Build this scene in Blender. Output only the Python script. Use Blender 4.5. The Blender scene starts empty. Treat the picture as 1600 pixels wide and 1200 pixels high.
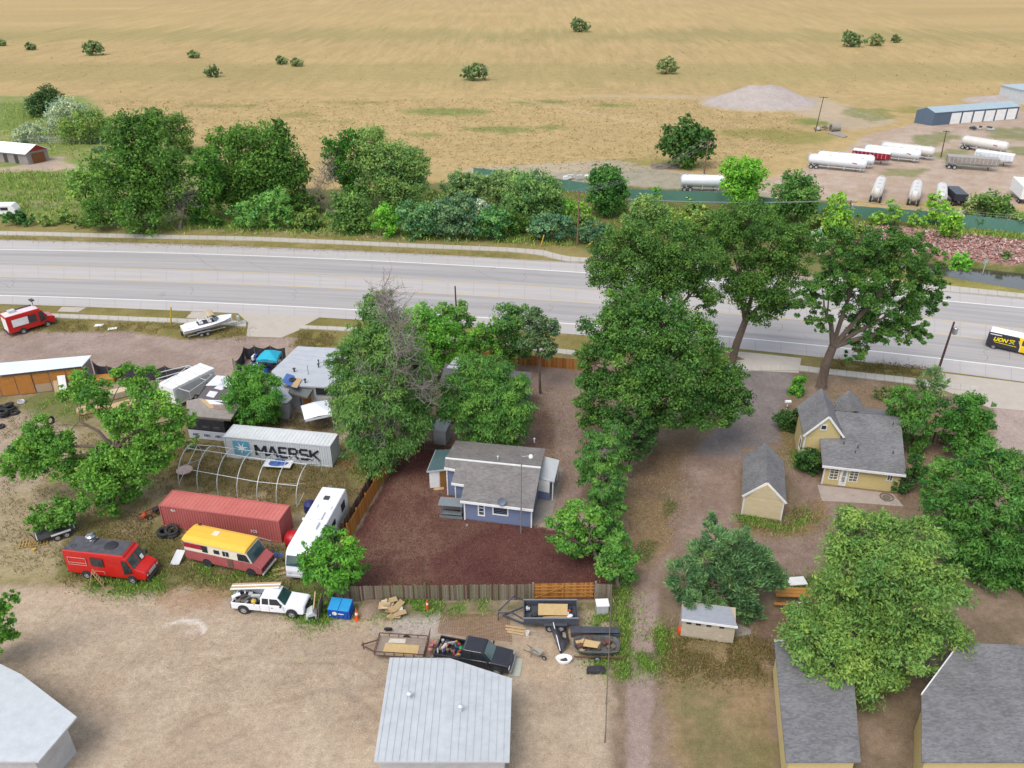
import bpy, math, random
import numpy as np
from mathutils import Vector, Matrix
R = math.radians
rnd = random.Random(7)
NR = np.random.RandomState(11)
SC = bpy.context.scene
COL = SC.collection
# ---------------------------------------------------------------- camera
FPX, PITCH, CH = 1291.0, R(29.3), 51.1
cd = bpy.data.cameras.new('camera'); cam = bpy.data.objects.new('camera', cd); COL.objects.link(cam)
cam.location = (0, 0, CH); cam.rotation_euler = (math.pi/2 - PITCH, 0, 0)
cd.sensor_width = 36; cd.lens = FPX/1600*36; cd.clip_start = 1; cd.clip_end = 9000
SC.camera = cam
# ---------------------------------------------------------------- world, sun, exposure (thin bright overcast)
wd = bpy.data.worlds.new('World'); SC.world = wd; wd.use_nodes = True
nt = wd.node_tree; nt.nodes.clear()
sky = nt.nodes.new('ShaderNodeTexSky'); sky.sky_type = 'NISHITA'; sky.sun_disc = False
sky.sun_elevation = R(58); sky.sun_rotation = R(215); sky.air_density = 1.0; sky.dust_density = 4.0; sky.ozone_density = 0.6; sky.altitude = 1500
bg = nt.nodes.new('ShaderNodeBackground'); bg.inputs[1].default_value = 0.135
wo = nt.nodes.new('ShaderNodeOutputWorld'); hs = nt.nodes.new('ShaderNodeHueSaturation'); hs.inputs['Saturation'].default_value = .42   # thin cloud veils the blue
nt.links.new(sky.outputs[0], hs.inputs['Color']); nt.links.new(hs.outputs[0], bg.inputs[0]); nt.links.new(bg.outputs[0], wo.inputs[0])
sl = bpy.data.lights.new('sun', 'SUN'); sl.energy = 1.0; sl.angle = R(34); sl.color = (1, .93, .84)
so = bpy.data.objects.new('sun', sl); COL.objects.link(so)
# sun_rotation is clockwise from +Y: direction to the sun = (sin r cos e, cos r cos e, sin e)
_r, _e = R(215), R(58)
sd = Vector((math.sin(_r)*math.cos(_e), math.cos(_r)*math.cos(_e), math.sin(_e)))
so.rotation_euler = sd.to_track_quat('Z', 'Y').to_euler(); so.location = (-60, -60, 120)
SC.view_settings.view_transform = 'Standard'; SC.view_settings.look = 'None'
SC.view_settings.gamma = 1; SC.view_settings.use_curve_mapping = False
SC.view_settings.exposure = 1.25
try:
    SC.cycles.max_bounces = 6; SC.cycles.transparent_max_bounces = 6; SC.cycles.diffuse_bounces = 3; SC.cycles.glossy_bounces = 2
except Exception: pass

# ---------------------------------------------------------------- surveying: photograph pixel -> point on the ground / at a height
cP, sP = math.cos(PITCH), math.sin(PITCH)
def ray(px, py):
    u = (px-800)/FPX; v = (py-600)/FPX
    return Vector((u, cP-v*sP, -sP-v*cP))
def g(px, py, z=0.0):
    d = ray(px, py); t = (z-CH)/d.z
    return Vector((d.x*t, d.y*t, z))
def gy(px, py, Y):
    d = ray(px, py); t = Y/d.y
    return Vector((d.x*t, Y, CH+d.z*t))
def scale_at(p):   # photograph pixels per metre at a world point
    return FPX/(p[1]*cP + (CH-p[2])*sP)
class Plane:
    def __init__(s, a, b, c):
        s.a = Vector(a); s.n = (Vector(b)-s.a).cross(Vector(c)-s.a).normalized()
        if s.n.z < 0: s.n = -s.n
    def px(s, px, py):
        o = Vector((0, 0, CH)); d = ray(px, py)
        return o + d*((s.a-o).dot(s.n)/d.dot(s.n))
    def z(s, x, y): return s.a.z - ((x-s.a.x)*s.n.x+(y-s.a.y)*s.n.y)/s.n.z

# ---------------------------------------------------------------- materials
MATS = {}
ALB = 0.60
def lin(c):
    return tuple((x/255/12.92 if x/255 <= .04045 else ((x/255+.055)/1.055)**2.4) for x in c)
def A(r, gg, b, k=None):
    k = ALB if k is None else k
    return tuple(min(.85, x*k) for x in lin((r, gg, b)))
def node(t, ty, **kw):
    n = t.nodes.new(ty)
    for k, v in kw.items():
        if k.startswith('i_'): n.inputs[k[2:].replace('_', ' ')].default_value = v
        else: setattr(n, k, v)
    return n
def mat(name, c1, c2=None, sc=2.0, rough=.8, metal=0., bump=0., bsc=20., amt=.6, spec=.4, coat=0., stretch=None, fine=.12, uv=False, trans=0., grime=None):
    """procedural material: colour c1 broken towards c2 by cloudy noise, fine grain, optional bump and grime stains"""
    if name in MATS: return MATS[name]
    m = bpy.data.materials.new(name); m.use_nodes = True; t = m.node_tree; L = t.links
    b = t.nodes['Principled BSDF']
    tc = node(t, 'ShaderNodeTexCoord'); mp = node(t, 'ShaderNodeMapping')
    if stretch: mp.inputs['Scale'].default_value = stretch
    L.new(tc.outputs['UV' if uv else 'Object'], mp.inputs[0])
    c2 = c2 or tuple(x*.75 for x in c1)
    n1 = node(t, 'ShaderNodeTexNoise', i_Scale=sc, i_Detail=6., i_Roughness=.62); L.new(mp.outputs[0], n1.inputs['Vector'])
    cr = node(t, 'ShaderNodeMapRange'); cr.inputs[1].default_value = .35; cr.inputs[2].default_value = .68; cr.inputs[4].default_value = amt
    L.new(n1.outputs[0], cr.inputs[0])
    mx = node(t, 'ShaderNodeMix', data_type='RGBA'); mx.inputs[6].default_value = (*c1, 1); mx.inputs[7].default_value = (*c2, 1)
    L.new(cr.outputs[0], mx.inputs[0])
    n2 = node(t, 'ShaderNodeTexNoise', i_Scale=max(sc*9, 14.), i_Detail=3., i_Roughness=.7); L.new(mp.outputs[0], n2.inputs['Vector'])
    m2 = node(t, 'ShaderNodeMapRange'); m2.inputs[1].default_value = .3; m2.inputs[2].default_value = .7; m2.inputs[3].default_value = 1-fine; m2.inputs[4].default_value = 1+fine
    L.new(n2.outputs[0], m2.inputs[0])
    ml = node(t, 'ShaderNodeMix', data_type='RGBA', blend_type='MULTIPLY'); ml.inputs[0].default_value = 1
    L.new(mx.outputs[2], ml.inputs[6]); L.new(m2.outputs[0], ml.inputs[7])
    out = ml.outputs[2]
    if grime:
        n3 = node(t, 'ShaderNodeTexNoise', i_Scale=grime[1], i_Detail=8., i_Roughness=.7); L.new(tc.outputs['Object'], n3.inputs['Vector'])
        m3 = node(t, 'ShaderNodeMapRange'); m3.inputs[1].default_value = grime[2]; m3.inputs[2].default_value = grime[2]+.12
        L.new(n3.outputs[0], m3.inputs[0])
        mg = node(t, 'ShaderNodeMix', data_type='RGBA'); mg.inputs[7].default_value = (*grime[0], 1)
        L.new(m3.outputs[0], mg.inputs[0]); L.new(out, mg.inputs[6]); out = mg.outputs[2]
    L.new(out, b.inputs['Base Color'])
    b.inputs['Roughness'].default_value = rough; b.inputs['Metallic'].default_value = metal
    b.inputs['Specular IOR Level'].default_value = spec; b.inputs['Coat Weight'].default_value = coat
    if trans: b.inputs['Transmission Weight'].default_value = trans
    if bump:
        nb = node(t, 'ShaderNodeTexNoise', i_Scale=bsc, i_Detail=4.); L.new(mp.outputs[0], nb.inputs['Vector'])
        bp = node(t, 'ShaderNodeBump', i_Strength=bump, i_Distance=.05); L.new(nb.outputs[0], bp.inputs['Height']); L.new(bp.outputs[0], b.inputs['Normal'])
    MATS[name] = m; return m
def shingle(name, c1, c2, sc=1.0):
    if name in MATS: return MATS[name]
    m = bpy.data.materials.new(name); m.use_nodes = True; t = m.node_tree; L = t.links; b = t.nodes['Principled BSDF']
    tc = node(t, 'ShaderNodeTexCoord')
    mp = node(t, 'ShaderNodeMapping'); mp.inputs['Scale'].default_value = (3.2*sc, 7*sc, 7*sc); L.new(tc.outputs['Object'], mp.inputs[0])
    v = node(t, 'ShaderNodeTexVoronoi', i_Scale=1.2); L.new(mp.outputs[0], v.inputs['Vector'])
    n = node(t, 'ShaderNodeTexNoise', i_Scale=.5, i_Detail=5.); L.new(tc.outputs['Object'], n.inputs['Vector'])
    sp = node(t, 'ShaderNodeSeparateColor'); L.new(v.outputs['Color'], sp.inputs[0])
    ad = node(t, 'ShaderNodeMath', operation='MULTIPLY_ADD'); ad.inputs[1].default_value = .55; L.new(sp.outputs[0], ad.inputs[0])
    sb = node(t, 'ShaderNodeMath', operation='SUBTRACT'); sb.inputs[1].default_value = .25; L.new(n.outputs[0], sb.inputs[0]); L.new(sb.outputs[0], ad.inputs[2])
    mx = node(t, 'ShaderNodeMix', data_type='RGBA'); mx.inputs[6].default_value = (*c1, 1); mx.inputs[7].default_value = (*c2, 1); L.new(ad.outputs[0], mx.inputs[0])
    L.new(mx.outputs[2], b.inputs['Base Color']); b.inputs['Roughness'].default_value = .95; b.inputs['Specular IOR Level'].default_value = .2
    bp = node(t, 'ShaderNodeBump', i_Strength=.5, i_Distance=.03); L.new(v.outputs['Distance'], bp.inputs['Height']); L.new(bp.outputs[0], b.inputs['Normal'])
    MATS[name] = m; return m
def attr_mat(name, rough=.9, transl=0., bump=0., bsc=6., grass=False, spec=.2):
    if name in MATS: return MATS[name]
    m = bpy.data.materials.new(name); m.use_nodes = True; t = m.node_tree; L = t.links; b = t.nodes['Principled BSDF']
    a = node(t, 'ShaderNodeAttribute', attribute_name='Col')
    out = a.outputs['Color']
    if grass:
        tc = node(t, 'ShaderNodeTexCoord')
        for s_, lo, hi, a_, z_ in ((9., .35, .65, .78, 1.2), (2.2, .35, .65, .86, 1.12), (.35, .35, .65, .92, 1.08)):
            n = node(t, 'ShaderNodeTexNoise', i_Scale=s_, i_Detail=5., i_Roughness=.7); L.new(tc.outputs['Object'], n.inputs['Vector'])
            r_ = node(t, 'ShaderNodeMapRange'); r_.inputs[1].default_value = lo; r_.inputs[2].default_value = hi; r_.inputs[3].default_value = a_; r_.inputs[4].default_value = z_
            L.new(n.outputs[0], r_.inputs[0])
            mu = node(t, 'ShaderNodeMix', data_type='RGBA', blend_type='MULTIPLY'); mu.inputs[0].default_value = 1; L.new(out, mu.inputs[6]); L.new(r_.outputs[0], mu.inputs[7]); out = mu.outputs[2]
    L.new(out, b.inputs['Base Color']); b.inputs['Roughness'].default_value = rough; b.inputs['Specular IOR Level'].default_value = spec
    if transl:
        tr = node(t, 'ShaderNodeBsdfTranslucent'); ms = node(t, 'ShaderNodeMixShader'); ms.inputs[0].default_value = transl
        L.new(out, tr.inputs[0]); L.new(b.outputs[0], ms.inputs[1]); L.new(tr.outputs[0], ms.inputs[2]); L.new(ms.outputs[0], t.nodes['Material Output'].inputs[0])
    if bump:
        nb = node(t, 'ShaderNodeTexNoise', i_Scale=bsc, i_Detail=6., i_Roughness=.7)
        L.new(node(t, 'ShaderNodeTexCoord').outputs['Object'], nb.inputs['Vector'])
        bp = node(t, 'ShaderNodeBump', i_Strength=bump, i_Distance=.12); L.new(nb.outputs[0], bp.inputs['Height']); L.new(bp.outputs[0], b.inputs['Normal'])
    MATS[name] = m; return m

# ---------------------------------------------------------------- mesh builder
def link(o, parent=None):
    COL.objects.link(o)
    if parent: o.parent = parent
    return o
def np_mesh(name, V, F, mats, colors=None, smooth=False):
    """V (n,3), F (m,k) equal-size faces"""
    me = bpy.data.meshes.new(name); V = np.asarray(V, 'f'); F = np.asarray(F, 'i'); m, k = F.shape
    me.vertices.add(len(V)); me.vertices.foreach_set('co', V.ravel())
    me.loops.add(m*k); me.loops.foreach_set('vertex_index', F.ravel())
    me.polygons.add(m); me.polygons.foreach_set('loop_start', np.arange(0, m*k, k, dtype='i'))
    try: me.polygons.foreach_set('loop_total', np.full(m, k, 'i'))
    except Exception: pass
    if smooth: me.polygons.foreach_set('use_smooth', np.ones(m, bool))
    me.update(calc_edges=True)
    if colors is not None:
        a = me.color_attributes.new('Col', 'FLOAT_COLOR', 'POINT'); c = np.ones((len(V), 4), 'f'); c[:, :3] = colors
        a.data.foreach_set('color', c.ravel())
    for x in (mats if isinstance(mats, (list, tuple)) else [mats]): me.materials.append(x)
    return me
class MB:
    def __init__(s, off=(0, 0, 0)): s.v = []; s.f = []; s.off = Vector(off)
    def add(s, vs, fs):
        n = len(s.v); s.v += [tuple(Vector(v)-s.off) for v in vs]; s.f += [tuple(n+i for i in f) for f in fs]; return s
    def box(s, c, d, yaw=0, M=None):
        x, y, z = d[0]/2, d[1]/2, d[2]/2
        vs = [Vector((a*x, b*y, e*z)) for a in (-1, 1) for b in (-1, 1) for e in (-1, 1)]
        if M is None: M = Matrix.Rotation(yaw, 3, 'Z')
        c = Vector(c)
        return s.add([c+M@v for v in vs], [(0, 1, 3, 2), (4, 6, 7, 5), (0, 4, 5, 1), (2, 3, 7, 6), (0, 2, 6, 4), (1, 5, 7, 3)])
    def bar(s, a, b, w, h=None):
        a = Vector(a); b = Vector(b); h = h or w; d = b-a; L = d.length
        if L < 1e-6: return s
        M = d.to_track_quat('X', 'Z').to_matrix()
        return s.box((a+b)/2, (L, w, h), M=M)
    def tube(s, pts, r, n=6, cap=True):
        pts = [Vector(p) for p in pts]; rs = r if isinstance(r, (list, tuple)) else [r]*len(pts); vs = []; fs = []
        for i, p in enumerate(pts):
            d = (pts[min(i+1, len(pts)-1)]-pts[max(i-1, 0)]).normalized(); q = d.to_track_quat('Z', 'Y')
            for k in range(n):
                a = 2*math.pi*k/n; vs.append(p+q@Vector((math.cos(a)*rs[i], math.sin(a)*rs[i], 0)))
        for i in range(len(pts)-1):
            for k in range(n): fs.append((i*n+k, i*n+(k+1) % n, (i+1)*n+(k+1) % n, (i+1)*n+k))
        if cap: fs.append(tuple(range(n))[::-1]); fs.append(tuple((len(pts)-1)*n+k for k in range(n)))
        return s.add(vs, fs)
    def prism(s, poly, dz):
        """poly: 3-D points of the top face; extruded down by dz"""
        n = len(poly); top = [Vector(p) for p in poly]; bot = [p-Vector((0, 0, dz)) for p in top]
        return s.add(top+bot, [tuple(range(n)), tuple(range(2*n-1, n-1, -1))]+[(i, n+i, n+(i+1) % n, (i+1) % n) for i in range(n)])
    def walls(s, poly, z0, zfn):
        n = len(poly); b = [Vector((p[0], p[1], z0)) for p in poly]; t = [Vector((p[0], p[1], zfn(p[0], p[1]) if callable(zfn) else zfn)) for p in poly]
        return s.add(t+b, [tuple(range(n)), tuple(range(2*n-1, n-1, -1))]+[(i, n+i, n+(i+1) % n, (i+1) % n) for i in range(n)])
    def panel(s, pts, th=.03):
        """polygon given thickness along its own normal, both ways"""
        p = [Vector(q) for q in pts]; nrm = Vector((0, 0, 0))
        for i in range(len(p)): nrm += p[i].cross(p[(i+1) % len(p)])
        nrm.normalize(); n = len(p); a = [q+nrm*th/2 for q in p]; b = [q-nrm*th/2 for q in p]
        return s.add(a+b, [tuple(range(n)), tuple(range(2*n-1, n-1, -1))]+[(i, n+i, n+(i+1) % n, (i+1) % n) for i in range(n)])
    def side(s, prof, hw):
        """side profile [(x,z,halfwidth scale)] swept across: a vehicle shell with tumblehome"""
        n = len(prof); a = [Vector((x, -hw*k, z)) for x, z, k in prof]; b = [Vector((x, hw*k, z)) for x, z, k in prof]
        return s.add(a+b, [tuple(range(n)), tuple(range(2*n-1, n-1, -1))]+[(i, n+i, n+(i+1) % n, (i+1) % n) for i in range(n)])
    def lathe(s, c, axis, prof, n=14, cap=True):
        """prof [(radius, along axis)]"""
        q = Vector(axis).to_track_quat('Z', 'Y'); c = Vector(c); vs = []; m = len(prof)
        for r_, h in prof:
            for k in range(n):
                a = 2*math.pi*k/n; vs.append(c+q@Vector((r_*math.cos(a), r_*math.sin(a), h)))
        fs = [(i*n+k, i*n+(k+1) % n, (i+1)*n+(k+1) % n, (i+1)*n+k) for i in range(m-1) for k in range(n)]
        if cap and prof[0][0] > 1e-4: fs.append(tuple(range(n))[::-1])
        if cap and prof[-1][0] > 1e-4: fs.append(tuple((m-1)*n+k for k in range(n)))
        return s.add(vs, fs)
    def torus(s, c, axis, R_, r_, n=18, m=7):
        q = Vector(axis).to_track_quat('Z', 'Y'); c = Vector(c); vs = []
        for i in range(n):
            a = 2*math.pi*i/n
            for j in range(m):
                b = 2*math.pi*j/m; rr = R_+r_*math.cos(b); vs.append(c+q@Vector((rr*math.cos(a), rr*math.sin(a), r_*math.sin(b))))
        return s.add(vs, [(i*m+j, ((i+1) % n)*m+j, ((i+1) % n)*m+(j+1) % m, i*m+(j+1) % m) for i in range(n) for j in range(m)])
    def mesh(s, name, m, smooth=False):
        me = bpy.data.meshes.new(name); me.from_pydata(s.v, [], s.f); me.materials.append(m)
        if smooth: me.polygons.foreach_set('use_smooth', [True]*len(me.polygons))
        me.validate(); me.update(); return me
    def build(s, name, m, parent=None, label=None, smooth=False, bevel=0, seg=2):
        me = s.mesh(name, m, smooth)
        import bmesh
        bm = bmesh.new(); bm.from_mesh(me); bmesh.ops.recalc_face_normals(bm, faces=bm.faces); bm.to_mesh(me); bm.free()
        o = link(bpy.data.objects.new(name, me), parent)
        if label: o['label'] = label
        if bevel:
            b = o.modifiers.new('bevel', 'BEVEL'); b.width = bevel; b.segments = seg; b.limit_method = 'ANGLE'; b.angle_limit = R(35)
        return o
def tag(o, label=None, cat=None, group=None, kind=None):
    for k, v in (('label', label), ('category', cat), ('group', group), ('kind', kind)):
        if v: o[k] = v
    return o
def thing(name, label, cat, loc=(0, 0, 0), yaw=0., group=None):
    o = bpy.data.objects.new(name, None); COL.objects.link(o); o.location = loc; o.rotation_euler = (0, 0, yaw); o.empty_display_size = .3
    return tag(o, label, cat, group)
def copy_tree(o, parent=None):
    c = o.copy(); COL.objects.link(c); c.parent = parent
    for ch in list(o.children): copy_tree(ch, c)
    return c
def dup(o, loc, yaw, label=None, group=None, sc=None):
    c = copy_tree(o); c.location = loc; c.rotation_euler = (0, 0, yaw)
    if sc: c.scale = (sc, sc, sc)
    return tag(c, label, None, group)
def text(s, size, m, parent, M, name='lettering', ext=.01, bold=0., shear=0., xs=1., font_sp=1.):
    cu = bpy.data.curves.new(name, 'FONT'); cu.body = s; cu.size = size; cu.extrude = ext; cu.offset = bold; cu.shear = shear; cu.space_character = font_sp
    cu.align_x = 'CENTER'; cu.align_y = 'CENTER'; cu.resolution_u = 3
    t = bpy.data.objects.new(name, cu); COL.objects.link(t)
    me = bpy.data.meshes.new_from_object(t, depsgraph=bpy.context.evaluated_depsgraph_get()); bpy.data.objects.remove(t)
    me.materials.clear(); me.materials.append(m)
    o = link(bpy.data.objects.new(name, me), parent); o.matrix_local = M @ Matrix.Diagonal((xs, 1, 1, 1)); return o
def frame_M(o, x, up):
    """4x4 whose x axis runs along text, y axis up"""
    x = Vector(x).normalized(); up = Vector(up); n = x.cross(up).normalized(); up = n.cross(x)
    return Matrix(((x.x, up.x, n.x, o[0]), (x.y, up.y, n.y, o[1]), (x.z, up.z, n.z, o[2]), (0, 0, 0, 1)))
def inset(poly, d):
    n = len(poly); ds = d if isinstance(d, (list, tuple)) else [d]*n; P = [Vector((p[0], p[1])) for p in poly]
    ar = sum(P[i].x*P[(i+1) % n].y-P[(i+1) % n].x*P[i].y for i in range(n)); sg = 1 if ar > 0 else -1
    out = []
    for i in range(n):
        a, b, c = P[i-1], P[i], P[(i+1) % n]; e1 = (b-a).normalized(); e2 = (c-b).normalized()
        n1 = Vector((-e1.y, e1.x))*sg; n2 = Vector((-e2.y, e2.x))*sg; d1, d2 = ds[i-1], ds[i]
        det = n1.x*n2.y-n1.y*n2.x
        if abs(det) < 1e-4: out.append(b+n1*d1); continue
        q1 = n1.dot(b)+d1; q2 = n2.dot(b)+d2
        out.append(Vector(((q1*n2.y-q2*n1.y)/det, (n1.x*q2-n2.x*q1)/det)))
    return out
# vectorised value noise
def vnoise(x, y, seed=0):
    xi = np.floor(x).astype(np.int64); yi = np.floor(y).astype(np.int64); fx = x-xi; fy = y-yi; fx = fx*fx*(3-2*fx); fy = fy*fy*(3-2*fy)
    def h(a, b):
        n = (a*374761393+b*668265263+seed*974634777) & 0xffffffff; n = ((n ^ (n >> 13))*1274126177) & 0xffffffff; return ((n ^ (n >> 16)) & 0xffff)/65535.
    return (h(xi, yi)*(1-fx)+h(xi+1, yi)*fx)*(1-fy)+(h(xi, yi+1)*(1-fx)+h(xi+1, yi+1)*fx)*fy
def fbm(x, y, seed=0, o=4):
    s = 0; a = .5
    for i in range(o): s = s+a*vnoise(x*2**i, y*2**i, seed+i); a *= .5
    return s/(1-.5**o)
def sdist(X, Y, poly):
    """signed distance to polygon, + inside"""
    d = np.full(X.shape, 1e9); ins = np.zeros(X.shape, bool); n = len(poly)
    for i in range(n):
        ax, ay = poly[i]; bx, by = poly[(i+1) % n]; ex, ey = bx-ax, by-ay; L = ex*ex+ey*ey+1e-12
        t = np.clip(((X-ax)*ex+(Y-ay)*ey)/L, 0, 1); d = np.minimum(d, (X-ax-t*ex)**2+(Y-ay-t*ey)**2)
        c = ((ay > Y) != (by > Y)); xx = ax+(Y-ay)*ex/(ey if abs(ey) > 1e-9 else 1e-9); ins ^= c & (X < xx)
    d = np.sqrt(d); return np.where(ins, d, -d)
def pxpoly(pts): return [(g(*p).x, g(*p).y) for p in pts]
def inpoly_points(pts, n, seed=0):
    P = pxpoly(pts); a = np.array(P); rs = np.random.RandomState(seed); out = np.zeros((0, 2))
    while len(out) < n:
        q = rs.rand(n*2, 2)*(a.max(0)-a.min(0))+a.min(0); out = np.vstack([out, q[sdist(q[:, 0], q[:, 1], P) > 0]])
        if len(out) == 0: break
    return out[:n]
# ================================================================ GROUND
W3 = 3000
# one sheet: fine near the camera, coarse to the horizon
ys = [2.0]
while ys[-1] < 3500: ys.append(ys[-1]+max(.25, (.0056*ys[-1])*(1+ (ys[-1] > 300)*5)))
ys = np.array([-400, -150, -40, -12] + ys)
xs_ = [0.0]
while xs_[-1] < W3: xs_.append(xs_[-1]+(.27 if xs_[-1] < 38 else .5 if xs_[-1] < 70 else 1.0 if xs_[-1] < 130 else 2.5 if xs_[-1] < 250 else 120))
xs = np.array(sorted(set([-x for x in xs_]+xs_)))
X, Y = np.meshgrid(xs, ys)
N1 = fbm(X*.35, Y*.35, 1); N2 = fbm(X*1.3, Y*1.3, 5); N3 = fbm(X*.08, Y*.08, 9); N4 = fbm(X*.02, Y*.05, 13); NF = fbm(X*3.1, Y*3.1, 21, 3)
def C3(c): return np.array(A(*c))
C = np.zeros(X.shape+(3,)); C[:] = C3((190, 170, 148))
def lay(pts, c, soft=.6, warp=1.5, op=1., brk=0., bs=None, c2=None, world=False):
    P = pts if world else pxpoly(pts)
    a = np.array(P); m = 6+warp*2
    yi = np.where((ys > a[:, 1].min()-m) & (ys < a[:, 1].max()+m))[0]; xi = np.where((xs > a[:, 0].min()-m) & (xs < a[:, 0].max()+m))[0]
    if len(yi) == 0 or len(xi) == 0: return
    sl_ = (slice(yi[0], yi[-1]+1), slice(xi[0], xi[-1]+1))
    d = sdist(X[sl_], Y[sl_], P) + (N1[sl_]-.5)*2*warp + (N2[sl_]-.5)*warp
    w = np.clip(d/soft+.5, 0, 1); w = w*w*(3-2*w)*op
    if brk: w = w*np.clip(1-brk*2.2*np.clip((bs if bs is not None else N2)[sl_]-.42, 0, 1)*2, 0, 1)
    cc = C3(c)
    if c2 is not None:
        k = np.clip((N1[sl_]*.6+N2[sl_]*.4-.38)/.24, 0, 1)[..., None]; cc = cc*(1-k)+C3(c2)*k
    C[sl_] = C[sl_]*(1-w[..., None])+cc*w[..., None]
GRASS = (150, 141, 88); GREEN = (104, 124, 62); DIRT = (196, 176, 154)
# far land: golden hay field
lay([(-2500, -112), (4000, -112), (4000, 300), (1600, 330), (-2500, 330)], (208, 180, 128), 4, 3, 1, c2=(194, 170, 118))
for s_, (cx, cy, w_, h_) in enumerate([(660, 211, 27, 3.2), (1180, 208, 60, 8), (200, 190, 40, 8), (860, 200, 18, 3), (700, 175, 70, 6), (470, 180, 30, 4), (1300, 190, 60, 7), (520, 190, 40, 2), (960, 165, 30, 3), (1020, 255, 80, 9), (840, 160, 50, 3), (1250, 215, 60, 10), (780, 202, 60, 5), (560, 160, 50, 2), (350, 165, 60, 2), (1450, 172, 60, 6)]):
    lay([(cx+w_*math.cos(a*.7), cy+h_*math.sin(a*.7)) for a in range(9)], [(128, 146, 76), (160, 154, 88)][s_ % 2 if s_ not in (0, 3) else 0], 6, 2, .9, .15)
lay([(800, 152), (880, 166), (1010, 190), (1030, 195), (1028, 199), (880, 172), (800, 155)], (214, 186, 140), 2, .8, .7)      # mown trail
lay([(880, 150), (1000, 152), (1200, 158), (1300, 158), (1290, 152), (1000, 148)], (205, 186, 155), 4, 2, .8)
lay([(-2500, 110), (40, 128), (900, 132), (1600, 128), (4000, 120), (4000, 105), (-2500, 95)], (170, 160, 104), 6, 4, .5)
lay([(-2500, 40), (4000, 52), (4000, 70), (-2500, 60)], (160, 154, 98), 30, 20, .5)
# left green meadow behind the road
lay([(-900, 150), (135, 150), (185, 200), (300, 228), (360, 262), (500, 300), (560, 340), (560, 362), (-900, 352)], (140, 158, 84), 2, 2, 1, c2=(166, 164, 108))
lay([(-300, 258), (0, 262), (100, 252), (140, 264), (142, 270), (60, 268), (-300, 285)], (206, 184, 158), 1, .8, .95)
lay([(30, 258), (75, 246), (98, 245), (95, 258), (60, 268)], (196, 176, 160), 1, .8, .9)
for yy in (275, 292, 306, 322):
    lay([(-200, yy), (120, yy-8), (135, yy), (100, yy+7), (-200, yy+10)], (104, 132, 66), 2.5, 3.5, .8, .5)
for yy in (302, 320, 337):
    lay([(-200, yy), (90, yy-5), (130, yy-4), (90, yy), (-200, yy+4)], (192, 178, 140), 1.5, 2.5, .7, .4)
lay([(-200, 165), (60, 160), (120, 175), (60, 200), (-200, 215)], (128, 146, 76), 3, 2, .8)
# creek corridor
lay([(420, 300), (700, 285), (900, 268), (1000, 262), (1250, 300), (1350, 330), (1600, 350), (1700, 400), (1600, 452), (1300, 430), (917, 398), (560, 362)], (108, 118, 62), 2, 2, 1, c2=(136, 134, 84))
lay([(730, 262), (960, 250), (1100, 275), (1250, 300), (1250, 312), (980, 290), (730, 280)], (196, 184, 166), 1.5, 1, .8, .2)
# tanker yard
lay([(1240, 268), (1300, 248), (1345, 215), (1420, 195), (1500, 190), (1600, 170), (2400, 160), (2400, 420), (1600, 322), (1480, 318), (1260, 312), (1180, 300), (1170, 285)], (208, 188, 170), 1.5, 2, 1, c2=(196, 172, 150))
lay([(1100, 158), (1180, 152), (1300, 158), (1340, 170), (1400, 190), (1330, 205), (1290, 190), (1200, 165)], (206, 186, 160), 2, 2.5, .85)
for q in [[(1320, 168), (1385, 170), (1400, 185), (1360, 190), (1320, 180)], [(1430, 212), (1480, 205), (1500, 216), (1450, 230), (1425, 222)], [(1540, 200), (1640, 200), (1640, 225), (1545, 215)], [(1570, 230), (1640, 222), (1640, 245), (1580, 240)], [(1440, 240), (1500, 232), (1560, 262), (1500, 262)], [(1390, 265), (1450, 265), (1440, 276), (1380, 275)]]:
    lay(q, (132, 142, 80), 1.5, 2, .75, .3)
lay([(1300, 352), (1430, 356), (1600, 378), (1800, 400), (1800, 428), (1600, 412), (1480, 402), (1380, 388), (1300, 372)], (206, 158, 146), .8, .6, 1)
# verge beyond the road
lay([(-900, 330), (0, 344), (250, 356), (500, 366), (900, 384), (935, 402), (917, 412), (400, 388), (0, 377), (-900, 350)], (172, 156, 104), .8, .8, 1, c2=(150, 142, 84))
lay([(1480, 420), (1600, 440), (1900, 480), (1900, 505), (1600, 468), (1480, 458), (1300, 445), (1290, 425)], (176, 164, 96), .8, .6, 1, c2=(156, 150, 84))
# near verge
lay([(-900, 430), (0, 470), (400, 488), (700, 505), (1000, 530), (1250, 552), (1600, 590), (2200, 680), (2200, 720), (1600, 645), (1200, 600), (900, 575), (540, 545), (380, 536), (0, 522), (-900, 500)], (158, 144, 92), .6, .6, 1, c2=(140, 132, 76))
# gravel frontage on the left
lay([(-900, 520), (40, 518), (200, 518), (283, 530), (385, 527), (470, 528), (448, 545), (400, 575), (330, 590), (150, 600), (-900, 660)], (188, 168, 155), .7, .7, 1, c2=(176, 154, 140))
lay([(80, 552), (260, 545), (350, 560), (300, 585), (160, 572)], (168, 146, 132), 2, 2, .5)
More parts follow.
